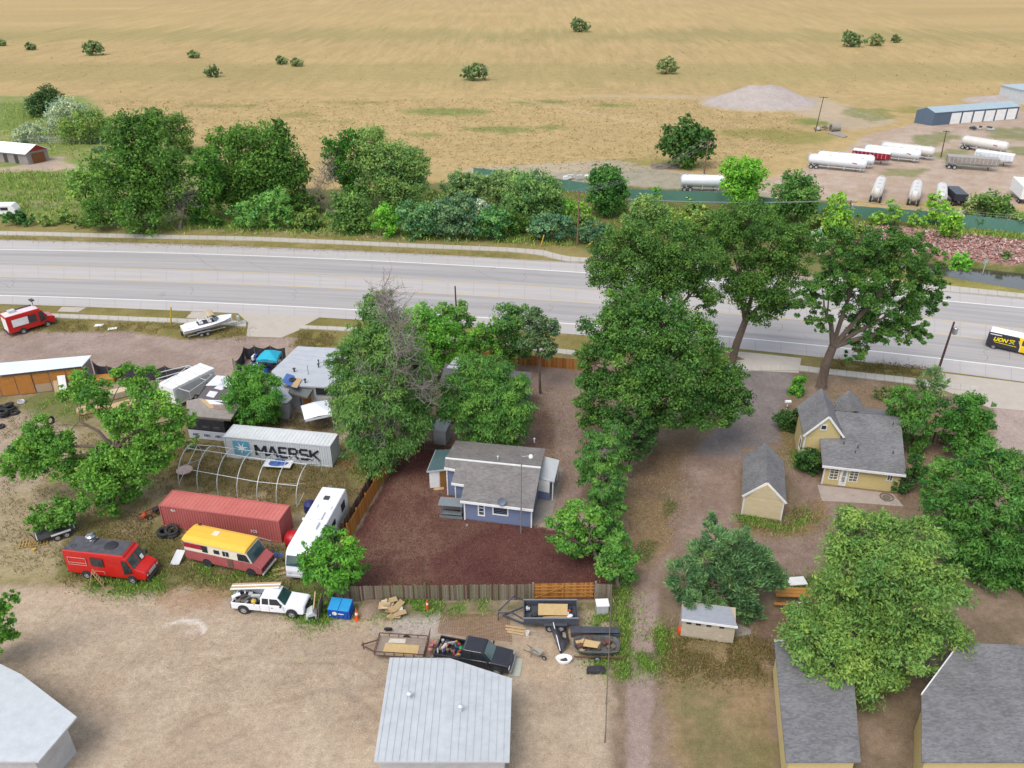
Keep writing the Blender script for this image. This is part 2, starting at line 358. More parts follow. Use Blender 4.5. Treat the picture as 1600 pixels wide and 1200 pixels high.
# left work yard: mottled weeds and dirt
lay([(-900, 600), (150, 600), (400, 650), (540, 690), (600, 730), (560, 850), (510, 930), (340, 930), (-900, 900)], (176, 158, 124), 1.5, 2, 1, c2=(150, 140, 94))
for q, c_, o_ in [([(-100, 640), (60, 640), (130, 680), (60, 760), (-100, 800)], (198, 178, 158), .8), ([(300, 670), (540, 700), (600, 745), (560, 800), (460, 800), (250, 720)], (128, 116, 76), .85),
                 ([(240, 700), (420, 735), (520, 760), (470, 790), (260, 760)], (142, 122, 82), .6), ([(30, 620), (120, 600), (160, 640), (120, 665), (40, 655)], (118, 130, 70), .8),
                 ([(-60, 900), (110, 905), (130, 880), (60, 860), (-60, 820)], (168, 160, 104), .8), ([(-60, 740), (120, 780), (90, 900), (-60, 900)], (190, 172, 142), .7),
                 ([(95, 900), (140, 915), (250, 925), (350, 900), (460, 900), (480, 850), (430, 845), (400, 880), (300, 880), (240, 850), (100, 840)], (112, 116, 64), .9),
                 ([(345, 920), (500, 900), (520, 930), (560, 960), (480, 975), (430, 958)], (96, 112, 56), .8), ([(250, 800), (285, 840), (270, 880), (215, 830)], (124, 122, 70), .8),
                 ([(540, 690), (600, 735), (560, 820), (545, 800), (560, 760), (530, 720)], (176, 140, 104), .7), ([(370, 640), (420, 655), (520, 665), (530, 680), (400, 660)], (120, 104, 70), .8)]:
    lay(q, c_, 1.2, 1.3, o_, .25)
# neighbour yard and driveways behind the elms
lay([(540, 540), (900, 560), (960, 600), (1000, 700), (960, 800), (860, 800), (700, 700), (600, 700), (520, 660)], (158, 134, 118), 1, 1, 1, c2=(138, 114, 100))
lay([(830, 590), (880, 560), (1000, 580), (1000, 610), (905, 625), (905, 690), (925, 740), (880, 800), (850, 800), (870, 720), (860, 640), (840, 615)], (168, 146, 134), .8, .8, .9)
lay([(850, 640), (868, 660), (866, 700), (830, 700), (836, 660)], (126, 100, 88), 1, .7, .7)
# right-hand property
lay([(900, 560), (1250, 570), (1640, 620), (1900, 700), (1900, 1100), (1600, 1400), (940, 1400), (955, 900), (975, 780), (985, 700)], (164, 142, 122), 1, 1.2, 1, c2=(142, 124, 102))
lay([(1140, 560), (1235, 578), (1240, 598), (1218, 640), (1222, 690), (1160, 702), (1155, 718), (1088, 716), (1096, 694), (1126, 662), (1148, 630)], (154, 144, 140), .3, .3, 1, c2=(144, 134, 130))
lay([(1060, 715), (1155, 715), (1152, 790), (1170, 826), (1240, 832), (1275, 810), (1262, 770), (1232, 740), (1226, 716), (1256, 726), (1288, 770), (1320, 800), (1330, 840), (1290, 905), (1230, 905), (1150, 850), (1080, 840), (1045, 880), (1020, 940), (1008, 1400), (975, 1400), (986, 960), (1000, 900), (1030, 840), (1060, 790)], (176, 152, 138), .9, .9, 1, c2=(160, 136, 122))
lay([(985, 930), (1028, 925), (1010, 1400), (975, 1400)], (186, 164, 154), .6, .5, .8)
lay([(975, 780), (1035, 780), (1050, 850), (1010, 900), (985, 860)], (172, 146, 108), 1.2, 1.2, .75, .4)
lay([(995, 700), (1060, 700), (1060, 760), (1010, 780)], (152, 126, 104), 1.2, 1.2, .8)
lay([(1145, 800), (1165, 802), (1232, 812), (1240, 790), (1275, 800), (1250, 830), (1200, 832), (1160, 824)], (88, 104, 52), .6, .6, .9)
lay([(1155, 822), (1200, 832), (1270, 815), (1280, 780), (1290, 800), (1270, 832), (1210, 842)], (166, 140, 92), .8, .8, .8)
lay([(1038, 985), (1180, 990), (1210, 1010), (1210, 1400), (1030, 1400)], (168, 144, 108), 1, 1.2, .9, c2=(144, 134, 92))
lay([(1180, 960), (1230, 955), (1240, 1020), (1180, 1010)], (136, 112, 96), 1, 1, .9)
lay([(1215, 660), (1245, 655), (1250, 720), (1240, 730), (1225, 700)], (140, 126, 80), .6, .6, .8)
lay([(1300, 600), (1450, 610), (1390, 650), (1330, 640)], (162, 138, 116), .8, 1, .8)
lay([(1385, 640), (1470, 650), (1480, 760), (1440, 830), (1380, 800), (1410, 740)], (158, 132, 112), 1, 1, .85)
lay([(1552, 630), (1680, 650), (1680, 720), (1556, 700)], (198, 178, 168), .5, .5, .95)
for q in [[(968, 960), (986, 955), (984, 1060), (966, 1060)], [(1000, 1020), (1026, 1020), (1024, 1050), (1018, 1040), (1008, 1050), (998, 1045)], [(1028, 990), (1040, 985), (1040, 1020), (1026, 1020)], [(1000, 840), (1030, 850), (1010, 880), (990, 875)], [(1215, 905), (1290, 900), (1240, 930)], [(956, 790), (972, 790), (968, 950), (956, 950)], [(1040, 810), (1060, 790), (1040, 770)]]:
    lay(q, (84, 108, 52), .5, .5, .85)
# mulch back yard
MUL = [(528, 936), (548, 848), (608, 740), (626, 694), (700, 692), (712, 740), (728, 800), (828, 820), (862, 827), (945, 850), (952, 934), (930, 936)]
lay(MUL, (122, 82, 74), .25, .15, 1, c2=(110, 70, 65))
lay([(545, 915), (610, 735), (700, 750), (735, 812), (778, 815), (715, 838), (676, 878), (688, 912)], (150, 118, 100), 1.5, 1.6, .8, .2, c2=(132, 98, 84))
# big dirt lot in front
lay([(-1500, 915), (100, 918), (250, 932), (345, 950), (480, 968), (560, 962), (800, 958), (952, 950), (955, 1600), (-1500, 1600)], (208, 188, 163), 1.2, 1.3, 1, c2=(197, 175, 150))
lay([(225, 915), (350, 925), (340, 950), (255, 955)], (196, 158, 128), 1, 1.2, .6)
lay([(255, 978), (282, 966), (312, 968), (324, 980), (318, 990), (308, 976), (285, 973)], (238, 226, 214), .25, .25, .95)
lay([(283, 986), (300, 982), (316, 986), (295, 994)], (222, 200, 186), .3, .3, .6)
lay([(620, 965), (690, 955), (700, 985), (640, 995), (600, 985)], (208, 198, 190), 1, 1.2, .7)
lay([(818, 1005), (880, 1000), (905, 1060), (800, 1060)], (214, 188, 158), .8, .8, .7)
lay([(560, 944), (660, 940), (760, 938), (935, 940), (945, 952), (760, 958), (640, 962), (550, 966)], (120, 118, 72), .6, .7, .75, .4)
lay([(690, 958), (796, 960), (800, 1004), (685, 990)], (186, 156, 128), .4, .4, .5)
# tyre-track arcs in the lots
for cx, cy, r_, w_, o_ in [(-17, 25, 19, .25, .7), (-17, 25, 20.8, .25, .7), (-17, 25, 13, .3, .5), (-30, 22, 26, .3, .6), (-30, 22, 28, .3, .6), (-8, 18, 24.5, .25, .6), (-8, 18, 26.3, .25, .6), (-50, 120, 38, .4, .2), (-42, 118, 33, .4, .25)]:
    d = np.abs(np.hypot(X-cx, Y-cy)-r_+(N3-.5)*6); w = np.clip(1-d/w_, 0, 1)*o_*(((Y < 47) & (X < 8) & (X > -45)) | ((Y > 82) & (Y < 96) & (X < -28))) * np.clip(N1*2-.4, 0, 1)
    C = C*(1-.28*w[..., None])
# dry speckle everywhere
C *= (1+(NF-.5)*.2*(Y < 130))[..., None]; C *= (1+(N4-.5)*.16)[..., None]; C *= (1+(N3-.5)*.14)[..., None]
# creek bed and gravel piles as real relief
Z = np.zeros(X.shape)
CR = pxpoly([(1380, 392), (1480, 402), (1600, 415), (1900, 450), (1900, 500), (1600, 448), (1480, 428), (1385, 408)])
dd = sdist(X, Y, CR); Z -= 2.2*np.clip((dd+1.5)/4, 0, 1)**1.2*(1+.1*(N2-.5))
wet = np.clip((dd-.6)/1.2, 0, 1)[..., None]; C = C*(1-wet)+C3((92, 84, 66))*wet
for px_, py_, r_, h_ in ((1185, 163, 13, 4.0), (1215, 158, 9, 3.0), (1160, 158, 8, 2.2), (1560, 158, 8, 2)):
    p = g(px_, py_); d = np.hypot((X-p.x)/1.5, Y-p.y); Z += h_*np.clip(1-d/r_, 0, 1)**1.1*(1+.25*(N1-.5)); w = np.clip((1-d/r_)*6, 0, 1)[..., None]; C = C*(1-w)+C3((200, 188, 180))*w
for px_, py_, r_, h_ in ((582, 950, 1.5, .5), (572, 958, 1.0, .3)):
    p = g(px_, py_); d = np.hypot(X-p.x, Y-p.y); Z += h_*np.clip(1-d/r_, 0, 1)*(1+.5*(N2-.5)); w = np.clip((1-d/r_)*5, 0, 1)[..., None]; C = C*(1-w)+C3((170, 148, 128))*w
ny, nx = X.shape; idx = np.arange(ny*nx).reshape(ny, nx)
F = np.stack([idx[:-1, :-1], idx[:-1, 1:], idx[1:, 1:], idx[1:, :-1]], -1).reshape(-1, 4)
me = np_mesh('ground', np.stack([X, Y, Z], -1).reshape(-1, 3), F, attr_mat('ground_cover', .97, 0, .5, 5., True, .1), C.reshape(-1, 3), True)
tag(link(bpy.data.objects.new('ground', me)), 'dirt, gravel, weeds and hay field of the whole site', None, None, 'structure')
# creek water
wm = mat('creek_water', (.035, .04, .028), (.05, .05, .035), .5, .06, 0, .15, 3., spec=.6)
mb = MB(); mb.prism([(x, y, -1.15) for x, y in inset(CR, -1.2)], .4)
tag(mb.build('creek_water', wm), 'dark still creek water below the red rock bank', None, None, 'structure')

# ================================================================ ROAD
KU = [(0, 376), (400, 387.5), (800, 406), (917, 412.5), (1480, 457), (1600, 468)]
WU = [(0, 390), (400, 399.5), (800, 419), (917, 426), (1480, 470), (1600, 481)]
YU = [(0, 415), (400, 427), (800, 446), (1480, 502), (1600, 515)]
YL = [(0, 432.5), (400, 444), (800, 466), (1480, 522), (1600, 538)]
WL = [(0, 462.5), (400, 476.5), (560, 484.5), (770, 499), (880, 506), (1200, 532.5), (1390, 552), (1600, 577)]
KL = [(0, 475), (390, 491.5), (800, 514), (1250, 556), (1445, 577), (1600, 597)]
SX = [-500, -300, -150] + list(range(-60, 1661, 40)) + [1750, 1900, 2100, 2400]
def curve(pts, dv=0.):
    a = np.array(pts, float); co = np.polyfit(a[:, 0], a[:, 1], 3 if len(a) > 3 else 1); d = np.polyder(co)
    out = []
    for x in SX:
        xc = min(max(x, 0), 1600); out.append(g(x, np.polyval(co, xc)+np.polyval(d, xc)*(x-xc)))
    return out
def strip(name, a, b, z, m, parent=None, th=0., i0=0, i1=None, uvk=.1):
    i1 = len(a) if i1 is None else i1; vs = []; fs = []; n = i1-i0
    for i in range(i0, i1): vs += [(a[i].x, a[i].y, z), (b[i].x, b[i].y, z)]
    fs = [(2*i, 2*i+1, 2*i+3, 2*i+2) for i in range(n-1)]
    if th:
        k = len(vs); vs += [(v[0], v[1], z-th) for v in vs]
        fs += [(2*i, 2*i+2, k+2*i+2, k+2*i) for i in range(n-1)]+[(2*i+1, k+2*i+1, k+2*i+3, 2*i+3) for i in range(n-1)]+[(0, k, k+1, 1), (2*n-2, 2*n-1, k+2*n-1, k+2*n-2)]
    me = bpy.data.meshes.new(name); me.from_pydata(vs, [], fs); me.materials.append(m)
    uv = me.uv_layers.new(name='UV'); acc = [0.]
    for i in range(i0+1, i1): acc.append(acc[-1]+(a[i]-a[i-1]).length)
    wdt = (a[i0]-b[i0]).length
    for lp in me.loops:
        vi = lp.vertex_index % (2*n); uv.data[lp.index].uv = (acc[vi//2], (vi % 2)*wdt)
    return link(bpy.data.objects.new(name, me), parent)
conc = mat('road_concrete', A(212, 206, 202), A(190, 184, 180), .5, .9, uv=True, stretch=(.12, 1.2, 1), fine=.06, grime=(A(182, 174, 168), .1, .66))
asph = mat('lane_asphalt', A(176, 172, 172), A(202, 197, 192), .6, .9, uv=True, stretch=(.03, 1.1, 1), fine=.09, amt=1., grime=(A(150, 146, 146), .12, .64))
wpt = mat('white_road_paint', A(244, 244, 240, .75), None, 3, .7, fine=.05); ypt = mat('yellow_road_paint', A(232, 206, 150), A(214, 196, 164), 3, .7)
ku, wu, yu, yl, wl, kl = map(curve, (KU, WU, YU, YL, WL, KL))
road = strip('road', ku, kl, .03, conc); tag(road, 'wide concrete and asphalt road curving past the lots', None, None, 'structure')
def shift(a, ref, d):   # move line a by d metres away from ref
    out = []
    for p, q in zip(a, ref): v = (p-q); v.z = 0; out.append(p+v.normalized()*d)
    return out
strip('lane', shift(wu, ku, .25), shift(yu, yl, .15), .036, asph, road)
strip('lane', shift(yl, yu, .15), shift(wl, kl, .25), .036, asph, road)
strip('edge_line', shift(wu, ku, .0), shift(wu, ku, .28), .041, wpt, road)
strip('edge_line', shift(wl, kl, .0), shift(wl, kl, .28), .041, wpt, road)
strip('centre_line', yu, shift(yu, yl, .24), .041, ypt, road)
strip('centre_line', yl, shift(yl, yu, .24), .041, ypt, road)
# sawn joints across the centre lane and sealed cracks in the travelled lanes
tar = mat('tar_seal', A(146, 142, 144), None, 2, .8)
for a_, b_, nm, m_, z_ in ((yu, yl, 'joint', mat('joint_fill', A(192, 187, 182), None, 2), .0345), (ku, wu, 'joint', MATS['joint_fill'], .0345), (wl, kl, 'joint', MATS['joint_fill'], .0345)):
    mb = MB()
    for i in range(3, len(a_)-3):
        seg = (a_[i+1]-a_[i]); n_ = max(1, int(seg.length/5))
        for j in range(n_):
            p_ = a_[i].lerp(a_[i+1], j/n_); q_ = b_[i].lerp(b_[i+1], j/n_); u_ = seg.normalized()*.04; mb.add([p_-u_+Vector((0, 0, z_)), p_+u_+Vector((0, 0, z_)), q_+u_+Vector((0, 0, z_)), q_-u_+Vector((0, 0, z_))], [(0, 1, 2, 3)])
    o_ = mb.build(nm, m_, road); o_['kind'] = 'stuff'
mb = MB()
for a_, b_ in ((wu, yu), (yl, wl)):
    for _ in range(14):
        i = rnd.randrange(3, len(a_)-4); t_ = rnd.random(); p_ = a_[i].lerp(b_[i], rnd.random()*.3+.05); q_ = a_[i+1].lerp(b_[i+1], rnd.random()*.6+.3) if rnd.random() < .35 else a_[i].lerp(b_[i], rnd.uniform(.5, .95)); pts = [p_.lerp(q_, k/6)+Vector((rnd.uniform(-.35, .35), rnd.uniform(-.2, .2), .0385)) for k in range(7)]
        for k in range(6): e_ = (pts[k+1]-pts[k]).normalized(); n_ = Vector((-e_.y, e_.x, 0))*.03; mb.add([pts[k]-n_, pts[k+1]-n_, pts[k+1]+n_, pts[k]+n_], [(0, 1, 2, 3)])
mb.build('crack_sealant', tar, road)['kind'] = 'stuff'
kb = mat('kerb_concrete', A(198, 192, 186), A(170, 160, 150), 1, .9)
tag(strip('kerb', shift(ku, kl, .0), shift(ku, kl, .22), .13, kb, None, .12), 'far kerb of the road', None, None, 'structure')
# sidewalks
swm = mat('sidewalk_concrete', A(214, 208, 196), A(200, 190, 178), 1, .9, bump=.2)
def sidewalk(name, top, bot, label, x0=None, x1=None):
    """slab sheet between two traced edges, sawn into flags about 1.8 m long"""
    a = np.array(top, float); b = np.array(bot, float); x0 = x0 if x0 is not None else a[0, 0]; x1 = x1 if x1 is not None else a[-1, 0]
    X_ = np.linspace(x0, x1, max(3, int((x1-x0)/14)))
    P = [g(x, np.interp(x, a[:, 0], a[:, 1])) for x in X_]; Q = [g(x, np.interp(x, b[:, 0], b[:, 1])) for x in X_]
    mb = MB()
    for i in range(len(X_)-1):
        u = (P[i+1]-P[i])*.012; w = (Q[i+1]-Q[i])*.012; mb.prism([P[i]+u+Vector((0, 0, .14)), P[i+1]-u+Vector((0, 0, .14)), Q[i+1]-w+Vector((0, 0, .14)), Q[i]+w+Vector((0, 0, .14))], .14)
    return tag(mb.build(name, swm), label, None, None, 'structure')
sidewalk('sidewalk', [(-400, 352), (0, 362), (400, 371), (800, 388), (850, 392), (875, 399), (895, 402.5), (925, 404)], [(-400, 357), (0, 367.5), (400, 376.5), (800, 394), (845, 399), (868, 405.5), (890, 409.5), (925, 410)], 'pale sidewalk along the far side of the road', -300, 920)
sidewalk('sidewalk', [(1280, 430), (1400, 440), (1480, 447), (1600, 460), (1900, 496)], [(1280, 440), (1400, 450), (1480, 456), (1600, 466), (1900, 505)], 'far sidewalk running past the creek', 1280, 1880)
sidewalk('sidewalk', [(82, 491), (312, 500), (385, 503)], [(82, 497), (312, 506.5), (385, 511)], 'sidewalk beside the parked boat', 78, 385)
sidewalk('sidewalk', [(-400, 472), (0, 487)], [(-400, 479), (0, 494)], 'sidewalk behind the parked food truck at the left edge', -300, 0)
sidewalk('sidewalk', [(465, 509), (560, 513), (700, 527), (900, 549)], [(465, 514), (560, 519), (700, 533), (900, 556)], 'sidewalk in front of the elm grove', 467, 900)
sidewalk('sidewalk', [(1130, 570), (1250, 572), (1280, 576), (1420, 591), (1490, 601), (1530, 603)], [(1130, 580), (1250, 580), (1280, 584), (1420, 600), (1475, 608), (1530, 612)], 'sidewalk in front of the yellow house')
apr = mat('apron_concrete', A(212, 202, 188), A(196, 184, 170), .7, .9, bump=.1)
def slab(name, pts, label, z=.05, m=apr, th=.05, joints=0, kind='structure'):
    mb = MB(); mb.prism([g(*p)+Vector((0, 0, z)) for p in pts], th)
    return tag(mb.build(name, m), label, None, None, kind)
slab('driveway_apron', [(372, 490), (500, 496), (470, 512), (468, 516), (440, 528), (385, 526), (388, 505)], 'concrete driveway apron beside the boat', .055)
slab('driveway_apron', [(1128, 548), (1180, 552), (1252, 560), (1248, 583), (1150, 578), (1130, 566), (1165, 562)], 'concrete driveway apron beside the two big cottonwoods', .055)
slab('driveway_apron', [(1470, 583), (1640, 604), (1640, 646), (1545, 637), (1466, 607)], 'wide concrete apron right of the yellow house', .055)
for pts, lb in (([(97, 480), (135, 481), (122, 488), (90, 487)], 'pale concrete pad in the verge left of the yellow post'), ([(300, 487), (332, 489), (318, 499), (291, 497)], 'pale concrete pad in the verge near the boat')):
    slab('concrete_pad', pts, lb, .06)
# ================================================================ BUILDINGS
white = mat('white_paint', A(240, 240, 238, .8), A(214, 212, 208, .8), 1.5, .6, fine=.04)
glass = mat('dark_glass', (.015, .02, .025), (.03, .04, .045), 1, .08, spec=.8)
rf_grey = shingle('grey_shingles', A(112, 111, 113), A(158, 157, 159))
rf_tan = shingle('weathered_shingles', A(120, 116, 116), A(166, 160, 156))
blue_s = mat('blue_siding', A(130, 142, 174), A(120, 132, 166), 1, .8, stretch=(1, 1, 6))
yel_s = mat('yellow_siding', A(232, 210, 148), A(224, 200, 138), 1.2, .85)
galv = mat('galvanised_metal', A(206, 210, 212, .8), A(182, 186, 188, .8), 1.2, .5, .2, fine=.05, grime=(A(170, 160, 148), .9, .68))
wood_o = mat('orange_wood', A(204, 136, 60), A(176, 108, 46), 1.5, .8, stretch=(1, 1, .3))
wood_g = mat('grey_wood', A(140, 128, 112), A(104, 94, 84), 3, .9, bump=.3)
wood_p = mat('pale_timber', A(222, 190, 144), A(200, 164, 120), 2.5, .85)
conc2 = mat('old_concrete', A(178, 170, 160), A(150, 142, 132), 1.2, .95, bump=.3)
black_p = mat('black_plastic', (.018, .018, .022), (.04, .04, .045), 2, .6)
steel_d = mat('dark_steel', (.05, .05, .055), (.09, .085, .08), 3, .55, .4)

def V(p, z=0): return Vector((p[0], p[1], z))
def roof(root, pts, name, m, th=.12, plane=None, zs=None, trim=None, label=None, edges=None, tw=.09):
    """a roof sheet whose outline is traced on its own plane; trim boards run along the edges listed"""
    P = [plane.px(*p) for p in pts]; mb = MB(root.location); mb.prism(P, th); o = mb.build(name, m, root, label)
    if trim:
        for i in (edges if edges is not None else range(len(P))):
            a, b = P[i], P[(i+1) % len(P)]; mt = MB(root.location); c = Vector((0, 0, .02-th*.7)); mt.bar(a+c, b+c, tw, th+.10); mt.build('trim', trim, root)
    return P
def window(root, a, b, z0, z1, out, m=white, gl=glass, cols=1, rows=1, name='window', fw=.08):
    """window between ground points a,b from z0 to z1, facing 'out'; frame with pane sub-parts"""
    a = Vector((a[0], a[1], 0)); b = Vector((b[0], b[1], 0)); d = (b-a).normalized(); o = Vector(out).normalized(); L = (b-a).length; off = root.location
    f = MB(off); c = (a+b)/2+o*.05
    def P(t, z, k): return a+d*t+o*k+Vector((0, 0, z))
    f.bar(P(0, z0, .05), P(L, z0, .05), .07, fw); f.bar(P(0, z1, .05), P(L, z1, .05), .07, fw)
    f.bar(P(fw/2, z0, .048), P(fw/2, z1, .048), .066, fw); f.bar(P(L-fw/2, z0, .048), P(L-fw/2, z1, .048), .066, fw)
    for i in range(1, cols): f.bar(P(L*i/cols, z0, .044), P(L*i/cols, z1, .044), .05, .045)
    for j in range(1, rows): f.bar(P(0, z0+(z1-z0)*j/rows, .042), P(L, z0+(z1-z0)*j/rows, .042), .046, .045)
    w = f.build(name, m, root)
    for i in range(cols):
        for j in range(rows):
            g_ = MB(off); zz0 = z0+(z1-z0)*j/rows; zz1 = z0+(z1-z0)*(j+1)/rows; t0 = L*i/cols; t1 = L*(i+1)/cols
            g_.panel([P(t0, zz0, .02), P(t1, zz0, .02), P(t1, zz1, .02), P(t0, zz1, .02)], .02); g_.build('pane', gl, w)
    return w
def face(root, pts, m, name, th=.04, label=None):
    mb = MB(root.location); mb.panel(pts, th); return mb.build(name, m, root, label)
def lap(root, a, b, z0, z1, out, m, name='siding', step=.2, ztop=None):
    """clapboards: overlapping courses along a wall, one joined sheet of real boards"""
    a = V(a); b = V(b); o = Vector(out).normalized(); mb = MB(root.location); n = int((z1-z0)/step)
    for i in range(n):
        z = z0+i*step; t0, t1 = 0., 1.
        if ztop:
            ts = [t/20 for t in range(21) if ztop(*(a.lerp(b, t/20)).xy) > z+step*.8]
            if len(ts) < 2: continue
            t0, t1 = ts[0], ts[-1]
        p = a.lerp(b, t0); q = a.lerp(b, t1); u = Vector((0, 0, 1))
        mb.add([p+u*z+o*.035, q+u*z+o*.035, q+u*(z+step)+o*.008, p+u*(z+step)+o*.008, p+u*z, q+u*z], [(0, 1, 2, 3), (0, 4, 5, 1)])
    w = mb.build(name, m, root); w['kind'] = 'stuff'; return w

# ---- blue cottage
h = thing('cottage', 'small blue cottage with grey brown shingle roof and white ridge strips on dark mulch', 'house', g(727, 807))
rl, rr = g(696, 716, 3.9), g(845, 731, 3.9); el = g(833, 797, 2.5)
pf = Plane(rl, rr, el); prr = Plane(rl, rr, g(712, 688, 2.9))
FP = roof(h, [(696, 716), (845, 731), (833, 797), (719, 783), (725, 758), (705, 755), (711, 734), (694, 731)], 'roof', rf_tan, .14, pf, trim=white, edges=[2, 4, 6], label='front slope with two stepped edges')
RP = roof(h, [(696, 716), (712, 688), (852, 701), (845, 731)], 'roof', rf_tan, .14, prr)
mb = MB(h.location); mb.bar(rl+Vector((0, 0, .03)), rr+Vector((0, 0, .03)), .16, .10); mb.build('ridge_strip', white, h)
nf = (el-rr); nf.z = 0; nf.normalize(); lf = (rl-rr); lf.z = 0; lf.normalize()
def dn(P): return [(p.x, p.y) for p in P]
fp = inset(dn(FP), [0, .22, .5, .3, .4, .3, .4, .2]); mb = MB(h.location); mb.walls([(p.x, p.y) for p in fp], 0, lambda x, y: pf.z(x, y)-.13); mb.build('wall', blue_s, h)
rp = inset(dn(RP), [.22, .5, .22, 0]); mb = MB(h.location); mb.walls([(p.x, p.y) for p in rp], 0, lambda x, y: prr.z(x, y)-.13); mb.build('wall', blue_s, h)
wa, wb = V(fp[3]), V(fp[2]); out = nf
zf = pf.z(fp[3].x, fp[3].y)-.16
lap(h, wa, wb, .15, zf, out, blue_s, step=.2)
def at(a, b, t): return a.lerp(b, t)
for t in (0.0, 1.0):
    mb = MB(h.location); p = at(wa, wb, t)+out*.02; mb.bar(p, p+Vector((0, 0, zf)), .14, .14); mb.build('corner_board', white, h)
mb = MB(h.location); p = V(fp[5])+out*.02; mb.bar(p, p+Vector((0, 0, pf.z(p.x, p.y)-.2)), .12, .12); mb.build('corner_board', white, h)
mb = MB(h.location); p = V(fp[7])+out*.02; mb.bar(p, p+Vector((0, 0, pf.z(p.x, p.y)-.2)), .12, .12); mb.build('corner_board', white, h)
window(h, at(wa, wb, .20), at(wa, wb, .31), .75, 2.1, out, rows=3, fw=.13)
window(h, at(wa, wb, .42), at(wa, wb, .66), 1.1, 2.1, out, fw=.12)
# dish, vents
def dish(root, p, m, name='satellite_dish', r=.42, out=(0, -1, .5)):
    mb = MB(root.location); q = Vector(out).normalized(); mb.tube([p, p+Vector((0, 0, .45))], .03); c = p+Vector((0, 0, .5))
    mb.lathe(c, q, [(0.001, 0), (r*.5, .03), (r*.85, .09), (r, .14), (r*.86, .11), (r*.5, .05), (.001, .02)], 16); mb.tube([c, c+q*.5], .015); return mb.build(name, m, root, smooth=True)
dish(h, pf.px(784, 790), mat('dish_grey', A(120, 130, 150), None, 2, .5))
for p, pl in (((778, 718), prr), ((835, 690), prr)):
    q = pl.px(*p); mb = MB(h.location); mb.tube([q-Vector((0, 0, .1)), q+Vector((0, 0, .35))], .07, 8); mb.lathe(q+Vector((0, 0, .35)), (0, 0, 1), [(.12, 0), (.12, .05), (.02, .12)], 8); mb.build('roof_vent', galv, h)
# porch on the right
pp = [g(851, 713, 2.6), g(874, 719, 2.6), g(866, 753, 2.5), g(840, 747, 2.55)]
mb = MB(h.location); mb.prism(pp, .1); mb.build('porch_roof', galv, h)
for q in (pp[2], pp[1]):
    q = q+(pp[0]-q)*.06+(pp[3]-q)*.04; mb = MB(h.location); mb.bar(V(q), V(q, 2.5), .1, .1); mb.build('post', white, h)
mb = MB(h.location); a_ = V(pp[3]); b_ = V(pp[2]).lerp(a_, .25); mb.walls([a_, b_, b_+Vector((.3, 2.6, 0)), a_+Vector((.3, 2.6, 0))], 0, 1.0); mb.build('porch_wall', blue_s, h)
mb = MB(h.location); mb.walls([a_+Vector((.05, .05, 0)), b_+Vector((-.04, .05, 0)), b_+Vector((.2, 2.4, 0)), a_+Vector((.3, 2.4, 0))], 1.0, 2.45); mb.build('porch_screen', white, h)
slab('concrete_walk', [(838, 790), (846, 752), (868, 752), (874, 728), (880, 735), (862, 806), (836, 822), (828, 820)], 'worn concrete walk along the right side of the blue cottage', .05, conc2)
# lean-to shed on the left
s = thing('lean_to', 'teal metal roofed lean-to with one white and one brown door against the blue cottage', 'shed', g(671, 762))
pl = Plane(g(667, 737, 2.3), g(694, 736, 2.3), g(681, 703, 2.6))
teal = mat('teal_roofing', A(110, 140, 142), A(92, 124, 130), 1, .5, .2)
TP = roof(s, [(667, 737), (681, 703), (705, 702), (697, 734)], 'roof', teal, .07, pl, trim=galv, edges=[0, 3], tw=.05)
for i in range(1, 6):
    mb = MB(s.location); a_ = TP[0].lerp(TP[3], i/6); b_ = TP[1].lerp(TP[2], i/6); mb.bar(a_+Vector((0, 0, .02)), b_+Vector((0, 0, .02)), .04, .04); mb.build('rib', teal, s)
tp = inset(dn(TP), [.15, .05, .02, .2]); mb = MB(s.location); mb.walls([(p.x, p.y) for p in tp], .05, lambda x, y: pl.z(x, y)-.07); mb.build('wall', white, s)
a_, b_ = V(tp[0]), V(tp[3]); o_ = (b_-a_).cross(Vector((0, 0, 1))).normalized()
if o_.y > 0: o_ = -o_
face(s, [at(a_, b_, .03)+o_*.03+Vector((0, 0, .12)), at(a_, b_, .55)+o_*.03+Vector((0, 0, .12)), at(a_, b_, .55)+o_*.03+Vector((0, 0, 2.1)), at(a_, b_, .03)+o_*.03+Vector((0, 0, 2.1))], white, 'door')
face(s, [at(a_, b_, .6)+o_*.03+Vector((0, 0, .1)), at(a_, b_, .98)+o_*.03+Vector((0, 0, .1)), at(a_, b_, .98)+o_*.03+Vector((0, 0, 2.1)), at(a_, b_, .6)+o_*.03+Vector((0, 0, 2.1))], mat('brown_door', A(168, 116, 52), A(140, 94, 44), 1.5), 'door', label='brown wooden door')
mb = MB(s.location); mb.box((a_+b_)/2+o_*.2+Vector((0, 0, .04)), ((b_-a_).length*.6, .4, .07), math.atan2((b_-a_).y, (b_-a_).x)); mb.build('step', wood_p, s)

# ---- yellow farmhouse
y = thing('farmhouse', 'pale yellow farmhouse with grey shingle gables beside the tall cottonwoods', 'house', g(1278, 755))
